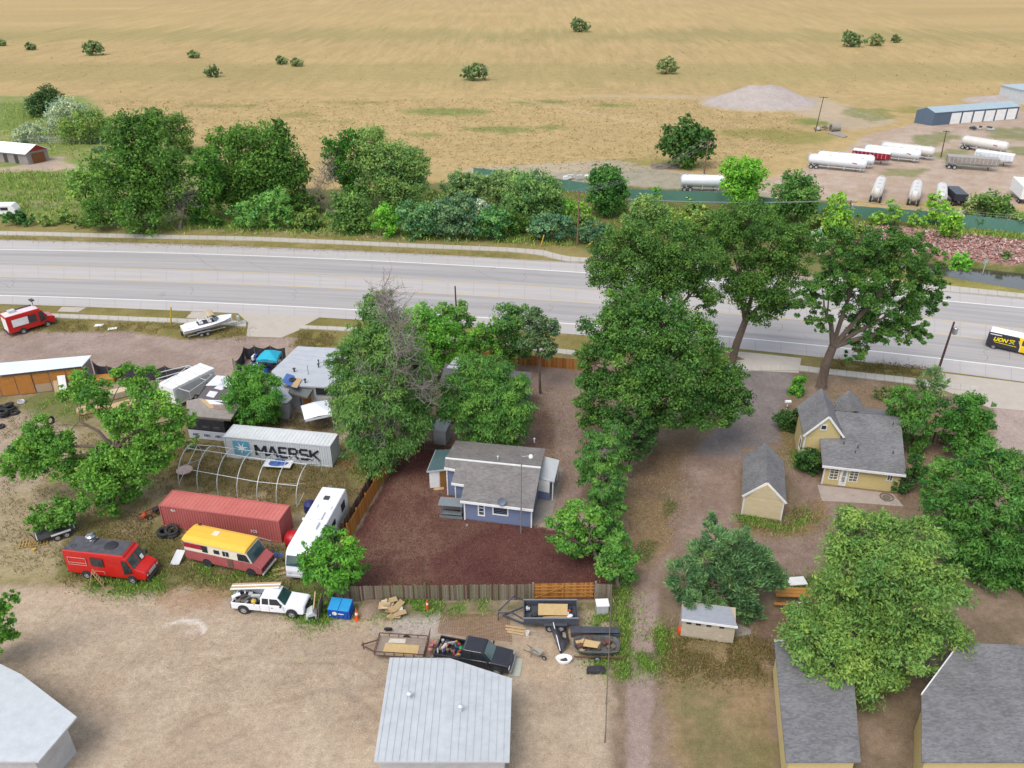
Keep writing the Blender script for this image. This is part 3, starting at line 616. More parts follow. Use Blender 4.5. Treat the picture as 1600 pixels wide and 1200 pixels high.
# long low wing: ridge from (1300,655)-(1408,651); front eave (1285,728)-(1417,743)
pw = Plane(g(1285, 728, 2.5), g(1416, 743, 2.5), g(1407, 652, 4.6))
FP = roof(y, [(1285, 728), (1280, 671), (1305, 672), (1319, 683), (1301, 652), (1306, 642), (1407, 652), (1411, 690), (1416, 743)], 'roof', rf_grey, .14, pw, trim=white, edges=[8], label='long front slope')
fa, fb, fc = FP[0], FP[-1], FP[6]
back = [fc, g(1303, 640, 4.55), g(1308, 632, 3.2), g(1402, 642, 3.2)]
mb = MB(y.location); mb.prism(back, .12); mb.build('roof', rf_grey, y)
wp = [fa, fb, Vector((fc.x-.1, fc.y, 0)), Vector((g(1301, 655, 4.4).x, fc.y+.3, 0))]
wpi = inset([(p.x, p.y) for p in wp], [.45, .3, .3, .3]); mb = MB(y.location); mb.walls([(p.x, p.y) for p in wpi], 0, lambda x, yy: min(pw.z(x, yy), 4.5)-.13); mb.build('wall', yel_s, y)
wa, wb = V(wpi[0]), V(wpi[1]); o_ = (wb-wa).cross(Vector((0, 0, 1))).normalized()
lap(y, wa, wb, .1, 2.3, o_, yel_s)
window(y, at(wa, wb, .07), at(wa, wb, .195), .75, 2.15, o_, cols=2, rows=4)
window(y, at(wa, wb, .33), at(wa, wb, .455), .75, 2.15, o_, cols=2, rows=4)
window(y, at(wa, wb, .82), at(wa, wb, .90), 1.35, 2.1, o_, cols=2)
face(y, [at(wa, wb, .215)+o_*.05+Vector((0, 0, .1)), at(wa, wb, .315)+o_*.05+Vector((0, 0, .1)), at(wa, wb, .315)+o_*.05+Vector((0, 0, 2.2)), at(wa, wb, .215)+o_*.05+Vector((0, 0, 2.2))], white, 'door')
window(y, at(wa, wb, .235), at(wa, wb, .295), .5, 2.05, o_+Vector((0, 0, 0)), rows=2, name='door_window', fw=.06).location = o_*.04
mb = MB(y.location); mb.bar(wa, wa+Vector((0, 0, 2.4)), .13, .13); mb.build('corner_board', white, y)
# tall steep gable block: ridge apex front (1296,651), rear apex (1284,604)
def gable(root, apF, eL, eR, apR, eLr, zr, ze, wname, wm, rm, th=.13, tr=white, over=.3, ym=None):
    """front apex, front eave left/right, rear apex pixels; ridge height zr, eave height ze"""
    A0 = g(*apF, zr); L0 = g(*eL, ze); R0 = g(*eR, ze); A1 = g(*apR, zr); d = A1-A0; L1 = L0+d; R1 = R0+d
    for q in ([A0, L0, L1, A1], [A0, R0, R1, A1]):
        mb = MB(root.location); mb.prism(q, th); mb.build('roof', rm, root)
    dd = d.normalized()
    for q in (L0, R0):
        mb = MB(root.location); mb.bar(A0-dd*.03+Vector((0, 0, -.05)), q-dd*.03+Vector((0, 0, -.05)), .06, .22); mb.build('bargeboard', tr, root)
    # walls: five-sided prism running back under the roof
    c = (L0+R0)/2; hw = ((R0-L0).length/2-over); u = (R0-L0); u.z = 0; u.normalize(); dn_ = Vector((d.x, d.y, 0)).normalized(); b0 = V(c)+dn_*over; b1 = V(c)+Vector((d.x, d.y, 0))-dn_*over
    ax = (V(A0)-V(c)).dot(u); slopeL = (zr-ze)/max(.1, ((R0-L0).length/2+ax)); slopeR = (zr-ze)/max(.1, ((R0-L0).length/2-ax))
    def sec(b): return [b-u*hw, b+u*hw, b+u*hw+Vector((0, 0, ze+over*slopeR-th)), b+u*ax+Vector((0, 0, zr-th)), b-u*hw+Vector((0, 0, ze+over*slopeL-th))]
    s0, s1 = sec(b0), sec(b1); mb = MB(root.location); mb.add(s0+s1, [(0, 1, 2, 3, 4), (9, 8, 7, 6, 5)]+[(i, 5+i, 5+(i+1) % 5, (i+1) % 5) for i in range(5)]); mb.build(wname, wm, root)
    return b0, u, hw, dn_, A0, A1, L0, R0
b0, u_, hw, dn_, A0, A1, L0, R0 = gable(y, (1296, 651), (1255, 681), (1319, 683), (1284, 606), None, 6.2, 3.9, 'wall', yel_s, rf_grey)
wc = b0+u_*(-.15); window(y, wc-u_*.3, wc+u_*.35, 4.55, 5.15, -dn_)
lap(y, b0-u_*hw, b0+u_*.2, 0.2, 3.8, -dn_, yel_s)
# left side wall trim and window
sw = b0-u_*hw; window(y, sw+dn_*1.2, sw+dn_*2.2, 1.0, 2.4, -u_)
mb = MB(y.location); mb.bar(sw, sw+Vector((0, 0, 3.9)), .14, .14); mb.build('corner_board', white, y)
# second, smaller rear gable
for q in ([(1327, 609, 5.0), (1337, 641, 5.0), (1317, 648, 3.7), (1303, 627, 3.7)], [(1327, 609, 5.0), (1337, 641, 5.0), (1352, 648, 3.9), (1344, 623, 3.9)]):
    mb = MB(y.location); mb.prism([g(*p_) for p_ in q], .12); mb.build('roof', rf_grey, y)
mb = MB(y.location); mb.walls([g(1308, 632, 3.5), g(1341, 628, 3.5), g(1346, 645, 3.5), g(1320, 647, 3.5)], 0, 3.5); mb.build('wall', yel_s, y)
for p in ((1262, 664), (1336, 708), (1340, 700), (1318, 694), (1395, 664), (1395, 709)):
    q = pw.px(*p); mb = MB(y.location); mb.tube([q-Vector((0, 0, .1)), q+Vector((0, 0, .35))], .05, 6); mb.build('roof_vent', steel_d, y)
slab('patio', [(1277, 758), (1395, 772), (1412, 792), (1340, 786), (1284, 783)], 'cracked concrete patio in front of the yellow house', .05, mat('patio_concrete', A(200, 184, 172), A(176, 160, 148), 1, .95, bump=.3, grime=(A(120, 108, 98), 1.1, .62)))
mb = MB(); c = g(1385, 778); mb.torus(c+Vector((0, 0, .12)), (0, 0, 1), .62, .07, 24); mb.lathe(c+Vector((0, 0, .05)), (0, 0, 1), [(.4, 0), (.4, .06), (.001, .06)], 16)
tag(mb.build('tyre_planter', wood_g), 'brown ring with small stones lying on the yellow house patio', 'planter')

# ---- yellow garage
gr = thing('garage', 'small pale yellow garage with steep grey shingle roof and peeling front wall', 'garage', g(1158, 792))
peel = mat('peeling_yellow_paint', A(234, 218, 180), A(222, 196, 146), 1.2, .9, grime=(A(226, 222, 214), 2.2, .56), bump=.2, stretch=(1, 1, 3))
b0, u_, hw, dn_, A0, A1, L0, R0 = gable(gr, (1199, 754), (1160, 775), (1229, 786), (1197, 692), None, 4.0, 2.35, 'wall', peel, rf_grey, over=.22)
lap(gr, b0-u_*hw, b0+u_*hw, .1, 2.2, -dn_, peel, step=.19)
for sg in (-1, 1):
    mb = MB(gr.location); p = b0+u_*hw*sg-dn_*.02; mb.bar(p, p+Vector((0, 0, 2.45)), .12, .12); mb.build('corner_board', white, gr)
# ---- chicken shed
cs = thing('low_shed', 'low whitewashed shed with pale metal roof under the juniper', 'shed', g(1067, 988))
pl = Plane(g(1065, 968, 2.0), g(1153, 980, 2.0), g(1130, 950, 2.6))
CP = roof(cs, [(1065, 968), (1066, 950), (1075, 945), (1140, 948), (1153, 980)], 'roof', mat('pale_roofing', A(168, 172, 182), A(146, 150, 160), 2, .7, stretch=(1, 4, 1)), .1, pl, trim=white, edges=[4], tw=.05)
cp = inset([(p.x, p.y) for p in (CP[0], CP[4], CP[4]+Vector((.25, 1.5, 0)), CP[0]+Vector((.15, 1.5, 0)))], [.12, .15, 0, .1]); mb = MB(cs.location); mb.walls([(p.x, p.y) for p in cp], 0, lambda x, yy: pl.z(x, yy)-.1)
wash = mat('flaking_whitewash', A(206, 192, 170), A(186, 168, 142), 1.6, .9, grime=(A(236, 230, 220), 2.4, .58), stretch=(1, 1, 2.5)); mb.build('wall', wash, cs)
a_, b_ = V(cp[0]), V(cp[1]); o_ = (b_-a_).cross(Vector((0, 0, 1))).normalized()
lap(cs, a_, b_, .05, 1.6, o_, wash, step=.28)
for t in (.12, .3, .5, .74):
    face(cs, [at(a_, b_, t-.04)+o_*.04+Vector((0, 0, 1.55)), at(a_, b_, t+.05)+o_*.04+Vector((0, 0, 1.55)), at(a_, b_, t+.05)+o_*.04+Vector((0, 0, 1.78)), at(a_, b_, t-.04)+o_*.04+Vector((0, 0, 1.78))], glass, 'vent_opening')
slab('concrete_slab', [(1148, 998), (1150, 975), (1172, 985), (1174, 992)], 'bare concrete slab at the right end of the low shed', .12, conc2)
mb = MB(); c = g(1063, 990); mb.lathe(c, (0, 0, 1), [(.28, 0), (.3, .5), (.2, .75), (.05, .8)], 12); tag(mb.build('orange_drum', mat('orange_plastic', A(232, 92, 40), None, 2, .5)), 'bright orange plastic drum at the left corner of the low shed', 'drum')

# ---- grey flat roofed workshop
ws = thing('workshop', 'white walled workshop with wide flat grey roof behind the blue awning', 'building', g(440, 655))
fr = mat('flat_roofing', A(196, 200, 206, .7), A(176, 182, 190, .7), .8, .7, grime=(A(150, 152, 156), .9, .66), fine=.04)
zr = 3.4; FR = [g(465, 541, zr), g(545, 545, zr), (g(545, 606, zr)), g(475, 603, zr), g(444, 600, zr), g(424, 580, zr)]
mb = MB(ws.location); mb.prism(FR, .18); mb.build('roof', fr, ws)
for k in range(1, 6):
    a_ = FR[0].lerp(FR[5], k/6.5); b_ = FR[1].lerp(FR[2], k/6.5); mb = MB(ws.location); mb.bar(a_+Vector((0, 0, .01)), b_+Vector((0, 0, .01)), .10, .03); mb.build('roof_seam', fr, ws)
ww = mat('worn_white_wall', A(214, 214, 214), A(188, 184, 180), 1.4, .85)
fi = inset([(p.x, p.y) for p in FR], .25); mb = MB(ws.location); mb.walls([(p.x, p.y) for p in fi], 0, zr-.18); mb.build('wall', ww, ws)
pl = Plane(g(432, 612, 3.0), g(458, 620, 2.6), g(478, 605, 3.3))
roof(ws, [(444, 612), (480, 622), (489, 608), (462, 602)], 'porch_roof', mat('felt_roof', A(130, 136, 138), A(110, 118, 120), 2, .9), .1, Plane(g(453, 612, 2.7), g(482, 619, 2.5), g(489, 606, 3.0)), trim=wood_g, edges=[0, 1], tw=.06)
for q in ((452, 650), (472, 640), (487, 640)):
    p = g(*q); mb = MB(ws.location); mb.bar(p, p+Vector((0, 0, 2.5)), .1, .1); mb.build('post', wood_g, ws)
face(ws, [g(476, 642), g(490, 640), g(490, 640)+Vector((0, 0, 2.1)), g(476, 642)+Vector((0, 0, 2.1))], wood_o, 'door', label='open orange wooden door')
a_, b_ = V(fi[3]), V(fi[2]); o_ = Vector((0, -1, 0))
window(ws, at(a_, b_, .25), at(a_, b_, .7), 2.2, 3.0, o_, m=steel_d, cols=3)
for q, r_ in (((498, 568), .12), ((498, 574), .16), ((460, 581), .2), ((477, 598), .18)):
    p = g(*q, zr); mb = MB(ws.location); mb.tube([p, p+Vector((0, 0, .4))], r_*.5, 8); mb.lathe(p+Vector((0, 0, .4)), (0, 0, 1), [(r_, 0), (r_, .08), (.02, .2)], 8); mb.build('roof_vent', steel_d, ws)
p = g(482, 585, zr); mb = MB(ws.location); mb.tube([p, p+Vector((0, 0, 1.2))], .03); mb.build('antenna', steel_d, ws)
mb = MB(); pz = [g(*q, zr+.06) for q in ((440, 596), (448, 583), (460, 587), (456, 604))]; mb.prism(pz, .05)
tag(mb.build('tarpaulin', mat('blue_tarp', A(78, 122, 196), A(60, 100, 176), 3, .5, bump=.6, bsc=6)), 'blue tarpaulin lying on the workshop roof', 'tarpaulin')
mb = MB(); mb.prism([g(*q, zr+.14) for q in ((455, 604), (464, 590), (472, 592), (464, 606))], .05)
tag(mb.build('plywood_sheet', wood_p), 'tan plywood sheet at the edge of the workshop roof beside the blue tarpaulin', 'board')
mb = MB(); mb.torus(g(457, 593, zr+.16), (0, 0, 1), .32, .12); tag(mb.build('tyre', black_p, smooth=True), 'black tyre weighing down the blue tarpaulin on the workshop roof', 'tyre')
# white wing in front, left
wg = thing('white_outbuilding', 'narrow white outbuilding with dark window left of the workshop porch', 'building', g(452, 655))
pl = Plane(g(432, 628, 3.0), g(449, 630, 3.0), g(440, 604, 3.2))
WP = roof(wg, [(405, 622), (422, 600), (440, 601), (457, 622), (448, 631)], 'roof', fr, .12, pl, trim=wood_g, edges=[3, 4], tw=.05)
a_ = [g(411, 648), g(452, 656), g(457, 640), g(424, 632)]; mb = MB(wg.location); mb.walls([(p.x, p.y) for p in a_], 0, 2.85); mb.build('wall', ww, wg)
o_ = (a_[1]-a_[0]).cross(Vector((0, 0, 1))).normalized(); window(wg, at(a_[0], a_[1], .25), at(a_[0], a_[1], .48), 1.0, 2.4, o_, m=steel_d)
# ---- half reroofed shed
sh = thing('reroofed_shed', 'shed with half finished patchwork roof and black and white house wrap walls', 'shed', g(300, 686))
pf = Plane(g(296, 652, 2.8), g(362, 656, 2.8), g(313, 624, 3.6)); pb = Plane(g(313, 624, 3.6), g(372, 632, 3.6), g(336, 586, 3.1))
tan_r = shingle('tan_shingles', A(150, 144, 138), A(186, 176, 168))
P1 = roof(sh, [(293, 650), (291, 626), (313, 622), (374, 634), (360, 656)], 'roof', tan_r, .12, pf, trim=wood_g, edges=[4], tw=.05)
P2 = roof(sh, [(309, 622), (336, 586), (392, 592), (374, 634)], 'roof', mat('roof_deck', A(122, 112, 116), A(104, 94, 98), 2, .9), .12, pb)
uw = mat('underlay_white', A(238, 238, 242, .75), A(216, 216, 224, .75), 3, .6); pk = mat('roof_felt_pink', A(176, 148, 140), A(150, 122, 112), 3, .9)
for q, m_, n_, pl_ in (([(338, 587), (375, 590), (370, 603), (321, 603)], uw, 'underlay', pb), ([(334, 607), (348, 598), (360, 602), (346, 610)], uw, 'underlay', pb), ([(322, 619), (328, 611), (341, 613), (334, 622)], uw, 'underlay', pb), ([(321, 625), (360, 627), (371, 630), (368, 633), (328, 632)], uw, 'underlay', pf), ([(312, 624), (326, 626), (336, 637), (328, 639)], wood_p, 'bare_board', pf), ([(333, 634), (368, 638), (366, 642), (336, 640)], pk, 'felt_strip', pf)):
    mb = MB(sh.location); mb.prism([pl_.px(*p)+Vector((0, 0, .05)) for p in q], .03); mb.build(n_, m_, sh)
f_ = [g(297, 684), g(355, 690), g(372, 668), g(385, 640), g(325, 630)]; mb = MB(sh.location); mb.walls([(p.x, p.y) for p in f_[:2]+[g(386, 640), g(330, 632)]], 0, lambda x, yy: min(pf.z(x, yy), pb.z(x, yy))-.14); mb.build('wall', black_p, sh, label='black wrapped walls')
o_ = (f_[1]-f_[0]).cross(Vector((0, 0, 1))).normalized(); zz = Vector((0, 0, 1)); wrap = mat('white_house_wrap', A(206, 208, 214, .75), A(180, 184, 194, .75), 2.5, .6)
face(sh, [f_[0]+o_*.04+zz*.05, f_[1]+o_*.04+zz*.05, f_[1]+o_*.04+zz*1.15, f_[0]+o_*.04+zz*1.15], wrap, 'house_wrap')
for t in (.2, .5, .8):
    text('ABC', .42, mat('wrap_ink', A(84, 96, 132), None, 3), sh, frame_M(at(f_[0], f_[1], t)+o_*.08+zz*.6-sh.location, f_[1]-f_[0], zz), ext=.008, bold=.01)
    text('ABC', .46, mat('wrap_grey_ink', A(110, 112, 122), None, 3), sh, frame_M(at(f_[0], f_[1], t)+o_*.05+zz*1.7-sh.location, f_[1]-f_[0], zz), ext=.008, bold=.01)
mb = MB(); p = g(328, 682); mb.box(p+Vector((0, -.2, .75)), (.75, .65, 1.5), -.1); tag(mb.build('appliance', white, bevel=.03), 'white upright appliance against the wrapped wall of the patchwork roofed shed', 'appliance')
# ---- white box body and pipe frame behind
bx = thing('box_trailer', 'white enclosed box trailer under a bare pipe frame behind the left yard tree', 'trailer', g(262, 645))
c = g(266, 636); bw, bl, bh = 2.6, 6.2, 2.4; yaw = R(58); Mz = Matrix.Rotation(yaw, 3, 'Z')
bx.location = c; bx.rotation_euler = (0, 0, yaw)
mb = MB(); mb.box((bl/2, 0, bh/2+.5), (bl, bw, bh)); mb.build('body', white, bx, bevel=.05)
for i in range(4): mb = MB(); mb.bar((bl*(.15+.24*i), -bw/2, bh+.52), (bl*(.15+.24*i), bw/2, bh+.52), .06, .04); mb.build('roof_bow', galv, bx)
mb = MB(); mb.panel([(.05*bl, -bw/2-.02, .8), (.95*bl, -bw/2-.02, .8), (.95*bl, -bw/2-.02, 2.6), (.05*bl, -bw/2-.02, 2.6)], .03); mb.build('side_panel', galv, bx)
def tyre_w(parent, p, r=.38, w=.24, axis=(0, 1, 0), rimm=None, name='wheel'):
    mb = MB(); mb.lathe(p, axis, [(r*.62, -w/2), (r*.93, -w/2), (r, -w*.3), (r, w*.3), (r*.93, w/2), (r*.62, w/2), (r*.62, -w/2)], 18, False); o = mb.build(name, tyre_m, parent, smooth=False)
    mb = MB(); mb.lathe(p, axis, [(.001, -w*.38), (r*.25, -w*.4), (r*.35, -w*.3), (r*.6, -w*.42), (r*.63, -w*.3), (r*.63, w*.3), (r*.6, w*.42), (r*.35, w*.3), (r*.25, w*.4), (.001, w*.38)], 14); mb.build('rim', rimm or rim_m, o); return o
tyre_m = mat('tyre_rubber', (.02, .02, .021), (.045, .042, .04), 4, .85); rim_m = mat('steel_rim', A(200, 200, 204, .8), A(150, 148, 146, .8), 4, .45, .5)
for yy in (-1.2, 1.2): tyre_w(bx, (bl*.45, yy, .38)); tyre_w(bx, (bl*.6, yy, .38))
pf_ = thing('pipe_canopy', 'bare white pipe canopy frame standing over the white box trailer', 'frame', g(300, 625))
tops = [[g(294, 571, 2.9), g(283, 581, 2.9), g(256, 600, 2.9)], [g(331, 586, 2.4), g(322, 594, 2.4), g(296, 612, 2.4)]]
mb = MB(pf_.location)
for a_ in tops: mb.tube(a_, .05)
for i in range(3):
    mb.tube([tops[0][i], tops[1][i]], .05)
mb.tube([tops[0][0], g(245, 583, 2.4)], .05); mb.tube([tops[0][1], g(244, 592, 2.4)], .05); mb.build('rail', galv, pf_)
for q in (tops[0][0], tops[0][1], tops[1][0], tops[1][1], tops[1][2], g(245, 583, 2.4), g(244, 592, 2.4)):
    mb = MB(pf_.location); mb.tube([V(q), q], .05); mb.build('leg', galv, pf_)
# ---- long timber store at the left edge
ls = thing('timber_store', 'long orange plywood storage building with white metal roof at the left edge', 'building', g(0, 622))
pl = Plane(g(0, 587, 3.0), g(126, 573, 3.0), g(143, 556, 3.4))
LP = roof(ls, [(-120, 600), (-110, 580), (0, 567), (143, 555), (127, 573), (0, 587)], 'roof', mat('white_metal_roof', A(222, 232, 240, .8), A(204, 216, 226, .8), .5, .5, .1, fine=.03), .12, pl, trim=steel_d, edges=[4], tw=.05)
q = [g(-118, 640), g(0, 622), g(133, 600), g(150, 585), g(-110, 605)]
a_ = LP[0]; b_ = LP[4]; c_ = LP[3]; d_ = LP[1]; wi = inset([(p.x, p.y) for p in (a_, b_, c_, d_)], [.2, .15, .2, .1]); mb = MB(ls.location); mb.walls([(p.x, p.y) for p in wi], 0, lambda x, yy: pl.z(x, yy)-.12); mb.build('wall', mat('mauve_grey_wall', A(150, 128, 140), A(184, 180, 184), .6, .8), ls)
a_, b_ = V(wi[0]), V(wi[1]); o_ = (b_-a_).cross(Vector((0, 0, 1))).normalized(); n = 9
osb = mat('osb_board', A(206, 140, 66), A(186, 116, 50), 2.2, .85, fine=.2)
for i in range(n):
    t0, t1 = i/n+.003, (i+1)/n-.003; lo = 1.25 if i >= 6 else .15
    if i == 5: face(ls, [at(a_, b_, t0)+o_*.12+zz*.1, at(a_, b_, t1)+o_*.12+zz*.1, at(a_, b_, t1)+o_*.12+zz*2.85, at(a_, b_, t0)+o_*.12+zz*2.85], osb, 'sliding_door')
    else: face(ls, [at(a_, b_, t0)+o_*.04+zz*lo, at(a_, b_, t1)+o_*.04+zz*lo, at(a_, b_, t1)+o_*.04+zz*2.8, at(a_, b_, t0)+o_*.04+zz*2.8], osb, 'board')
    if lo > 1: face(ls, [at(a_, b_, t0)+o_*.04+zz*.1, at(a_, b_, t1)+o_*.04+zz*.1, at(a_, b_, t1)+o_*.04+zz*1.22, at(a_, b_, t0)+o_*.04+zz*1.22], mat('faded_board', A(196, 174, 146), A(206, 160, 106), 1.2, .9), 'board')
mb = MB(); p = at(a_, b_, .83)+o_*.5; q = p+(b_-a_).normalized()*.9; mb.panel([p+o_*.5+zz*.02, q+o_*.5+zz*.02, q-o_*.35+zz*2.1, p-o_*.35+zz*2.1], .05); tag(mb.build('door_leaf', white), 'white door leaf leaning on the orange timber store', 'door')
mb = MB(); p = at(a_, b_, .795)+o_*.45; q = p+(b_-a_).normalized()*.5; mb.panel([p+o_*.3+zz*.02, q+o_*.3+zz*.02, q-o_*.3+zz*1.5, p-o_*.3+zz*1.5], .05); tag(mb.build('loose_board', wood_p), 'tan board leaning on the timber store left of the white door leaf', 'board')
# ---- red gabled block garage far left
rg = thing('block_garage', 'grey block garage with red gable and white metal roof in the far left meadow', 'garage', g(48, 258))
Fl, Fr = g(45, 257.5), g(78, 250.5); Bl = g(0, 253); d_ = (Bl-Fl); dn = Vector((d_.x, d_.y, 0)).normalized()*11; u_ = (Fr-Fl)
hz, rz = 2.9, 4.3; mid = (Fl+Fr)/2; blk = mat('grey_block', A(172, 164, 158), A(148, 140, 132), .8, .95); redp = mat('red_gable', A(176, 60, 52), None, 1)
mb = MB(rg.location); mb.walls([Fl, Fr, Fr+dn, Fl+dn], 0, hz); mb.build('wall', blk, rg)
mb = MB(rg.location); e = .05; o_ = -dn.normalized()*e; mb.add([Fl+o_+zz*hz*.98, Fr+o_+zz*hz*.98, mid+o_+zz*rz, Fl+dn+zz*hz, Fr+dn+zz*hz, mid+dn+zz*rz], [(0, 1, 2), (3, 5, 4), (0, 2, 5, 3), (1, 4, 5, 2)]); mb.build('gable', redp, rg)
uu = u_.normalized(); oo = -dn.normalized()*.5; rm_ = mat('white_metal_roof2', A(240, 242, 246, .85), None, .5, .5)
for sg, base in ((-1, Fl), (1, Fr)):
    lo = base+uu*sg*.5+oo+zz*(hz-.25); hi = mid+oo+zz*(rz+.08); mb = MB(rg.location); mb.prism([lo, hi, hi-oo*2+dn, lo-oo*2+dn], .1); mb.build('roof', rm_, rg)
face(rg, [Fl.lerp(Fr, .22)+o_*3+zz*.05, Fl.lerp(Fr, .8)+o_*3+zz*.05, Fl.lerp(Fr, .8)+o_*3+zz*2.4, Fl.lerp(Fr, .22)+o_*3+zz*2.4], mat('brown_roller', A(140, 92, 50), A(120, 76, 42), 1, .8), 'door')
for t in (.25, .55): face(rg, [Fl+dn*t-uu*.04+zz*.1, Fl+dn*(t+.1)-uu*.04+zz*.1, Fl+dn*(t+.1)-uu*.04+zz*2.1, Fl+dn*t-uu*.04+zz*2.1], steel_d, 'side_door')
# ---- far storage units
st = thing('storage_units', 'long low blue grey storage building with row of white roller doors', 'building', g(1480, 197))
Fa, Fb = g(1480, 196.5), g(1587, 186.5); Lc = g(1428, 191.5); dpt = (Lc-Fa)*.9; eh, rh = 3.6, 4.7; wbl = mat('blue_grey_metal', A(94, 112, 132), A(106, 124, 144), .5, .6, stretch=(6, 6, .3)); rbl = mat('pale_blue_roof', A(176, 196, 206), A(190, 208, 216), .5, .5)
A1_ = g(1455, 195.5)
# footprint: front-left corner (1455), front-right (1590), depth towards the upper left
c0 = g(1456, 196.5); c1 = g(1588, 186); dv = g(1428, 192)-c0; mb = MB(st.location); mb.walls([c0, c1, c1+dv, c0+dv], 0, eh); mb.build('wall', wbl, st)
m0 = c0+dv*.5; m1 = c1+dv*.5; mb = MB(st.location); mb.add([c0+zz*eh, c0+dv+zz*eh, m0+zz*rh, c1+zz*eh, c1+dv+zz*eh, m1+zz*rh], [(0, 1, 2), (3, 5, 4)]); mb.build('gable', wbl, st)
for a_ in (c0, c0+dv):
    sg = (a_-m0)*.06; mb = MB(st.location); mb.prism([m0+zz*(rh+.12), m1+zz*(rh+.12), c1+(a_-c0)+sg+zz*(eh+.05), a_+sg+zz*(eh+.05)], .12); mb.build('roof', rbl, st)
fd = (c1-c0); fo = fd.cross(zz).normalized()
for i in range(6):
    t0 = .20+i*.133; a_ = c0+fd*t0+fo*.06; b_ = c0+fd*(t0+.112)+fo*.06; face(st, [a_+zz*.05, b_+zz*.05, b_+zz*3.1, a_+zz*3.1], white, 'roller_door', .06)
# pale shed at the top right corner
st2 = thing('pale_barn', 'pale grey metal barn at the top right corner beyond the storage units', 'building', g(1590, 165))
a_ = g(1582, 163); mb = MB(st2.location); mb.box(a_+Vector((8, 5, 2.2)), (16, 9, 4.4), .2); mb.build('wall', galv, st2)
mb = MB(st2.location); mb.box(a_+Vector((8, 5, 4.5)), (16.6, 9.6, .25), .2); mb.build('roof', rbl, st2)
# ---- house behind the elm, mostly hidden
hb = thing('hidden_house', 'grey roofed house mostly hidden behind the two elms above the blue cottage', 'house', g(760, 660))
pl = Plane(g(690, 606, 3.0), g(740, 612, 3.0), g(698, 567, 4.3))
HP = roof(hb, [(684, 606), (696, 568), (830, 582), (832, 618)], 'roof', mat('dark_shingle_plain', A(118, 112, 120), A(98, 94, 102), 2, .95), .14, pl)
hp = inset([(p.x, p.y) for p in (HP[0], HP[3], HP[2], HP[1])], .35); mb = MB(hb.location); mb.walls([(p.x, p.y) for p in hp], 0, lambda x, yy: min(pl.z(x, yy), 4.4)-.14); mb.build('wall', mat('lilac_grey_wall', A(128, 130, 156), None, 1), hb)
mb = MB(hb.location); mb.prism([g(*q, 4.2) for q in ((698, 574), (712, 558), (745, 562), (735, 578))], .12); mb.build('roof', galv, hb, label='pale flat section')
# small grey roofed hut at (685,665)
hu = thing('grey_hut', 'little hut with pale sloping roof beside the picket rails behind the lean-to', 'shed', g(685, 675))
pl = Plane(g(674, 671, 2.0), g(697, 674, 2.0), g(684, 655, 2.3)); HP = roof(hu, [(674, 671), (684, 652), (706, 655), (697, 674)], 'roof', galv, .1, pl)
hp = inset([(p.x, p.y) for p in (HP[0], HP[3], HP[2], HP[1])], .15); mb = MB(hu.location); mb.walls([(p.x, p.y) for p in hp], 0, 1.85); mb.build('wall', ww, hu)
UZ = Vector((0, 0, 1))
# ---- bottom pale roof, bottom right roofs
br = thing('near_building', 'building with plain pale metal roof at the bottom edge beside the black pickup', 'building', g(640, 1190))
pl = Plane(g(609, 1027, 3.2), g(702, 1028, 3.2), g(690, 1190, 3.9)); p2 = Plane(g(702, 1028, 3.2), g(690, 1190, 3.9), g(800, 1060, 3.0))
roof(br, [(609, 1027), (702, 1028), (690, 1190), (584, 1190)], 'roof', galv, .15, pl, trim=steel_d, edges=[0], tw=.04); roof(br, [(702, 1028), (800, 1060), (796, 1190), (690, 1190)], 'roof', galv, .15, p2)
q = [g(618, 1045, 0), g(700, 1046, 0)]
for k_ in range(9):
    a_ = pl.px(614+10*k_, 1028); b_ = pl.px(589+11.4*k_, 1189); mb = MB(br.location); mb.bar(a_+Vector((0, 0, .02)), b_+Vector((0, 0, .02)), .04, .05); mb.build('roof_seam', galv, br)
for k_ in range(1, 9):
    a_ = p2.px(702+11*k_, 1029+3.6*k_); b_ = p2.px(690+12*k_, 1189); mb = MB(br.location); mb.bar(a_+Vector((0, 0, .02)), b_+Vector((0, 0, .02)), .04, .05); mb.build('roof_seam', galv, br)
wi = [g(*p, 3.1) for p in ((614, 1036), (698, 1036), (792, 1068), (788, 1186), (592, 1186))]; mb = MB(br.location); mb.walls([(p.x, p.y) for p in wi], 0, 2.9); mb.build('wall', ww, br)
bl_ = thing('corner_roof', 'pale roof corner of a building at the bottom left edge', 'building', g(-20, 1130)); mb = MB(bl_.location); mb.prism([g(*p, 3.4) for p in ((-120, 1022), (0, 1037), (34, 1054), (120, 1120), (60, 1190), (-120, 1190))], .15); mb.build('roof', galv, bl_)
for k_, (x_, y_) in enumerate(((640, 1090), (720, 1110))):
    q_ = (pl2_ if False else Plane(g(609, 1027, 3.2), g(702, 1028, 3.2), g(690, 1190, 3.9))).px(x_, y_); mb = MB(br.location); mb.tube([q_-UZ*.1, q_+UZ*.4], .1, 8); mb.lathe(q_+UZ*.4, UZ, [(.2, 0), (.2, .06), (.02, .18)], 10); mb.build('roof_vent', galv, br)
mb = MB(bl_.location); mb.walls([g(*p, 3.4) for p in ((-110, 1034), (0, 1048), (28, 1064), (100, 1125), (50, 1180), (-110, 1180))], 0, 3.2); mb.build('wall', ww, bl_)
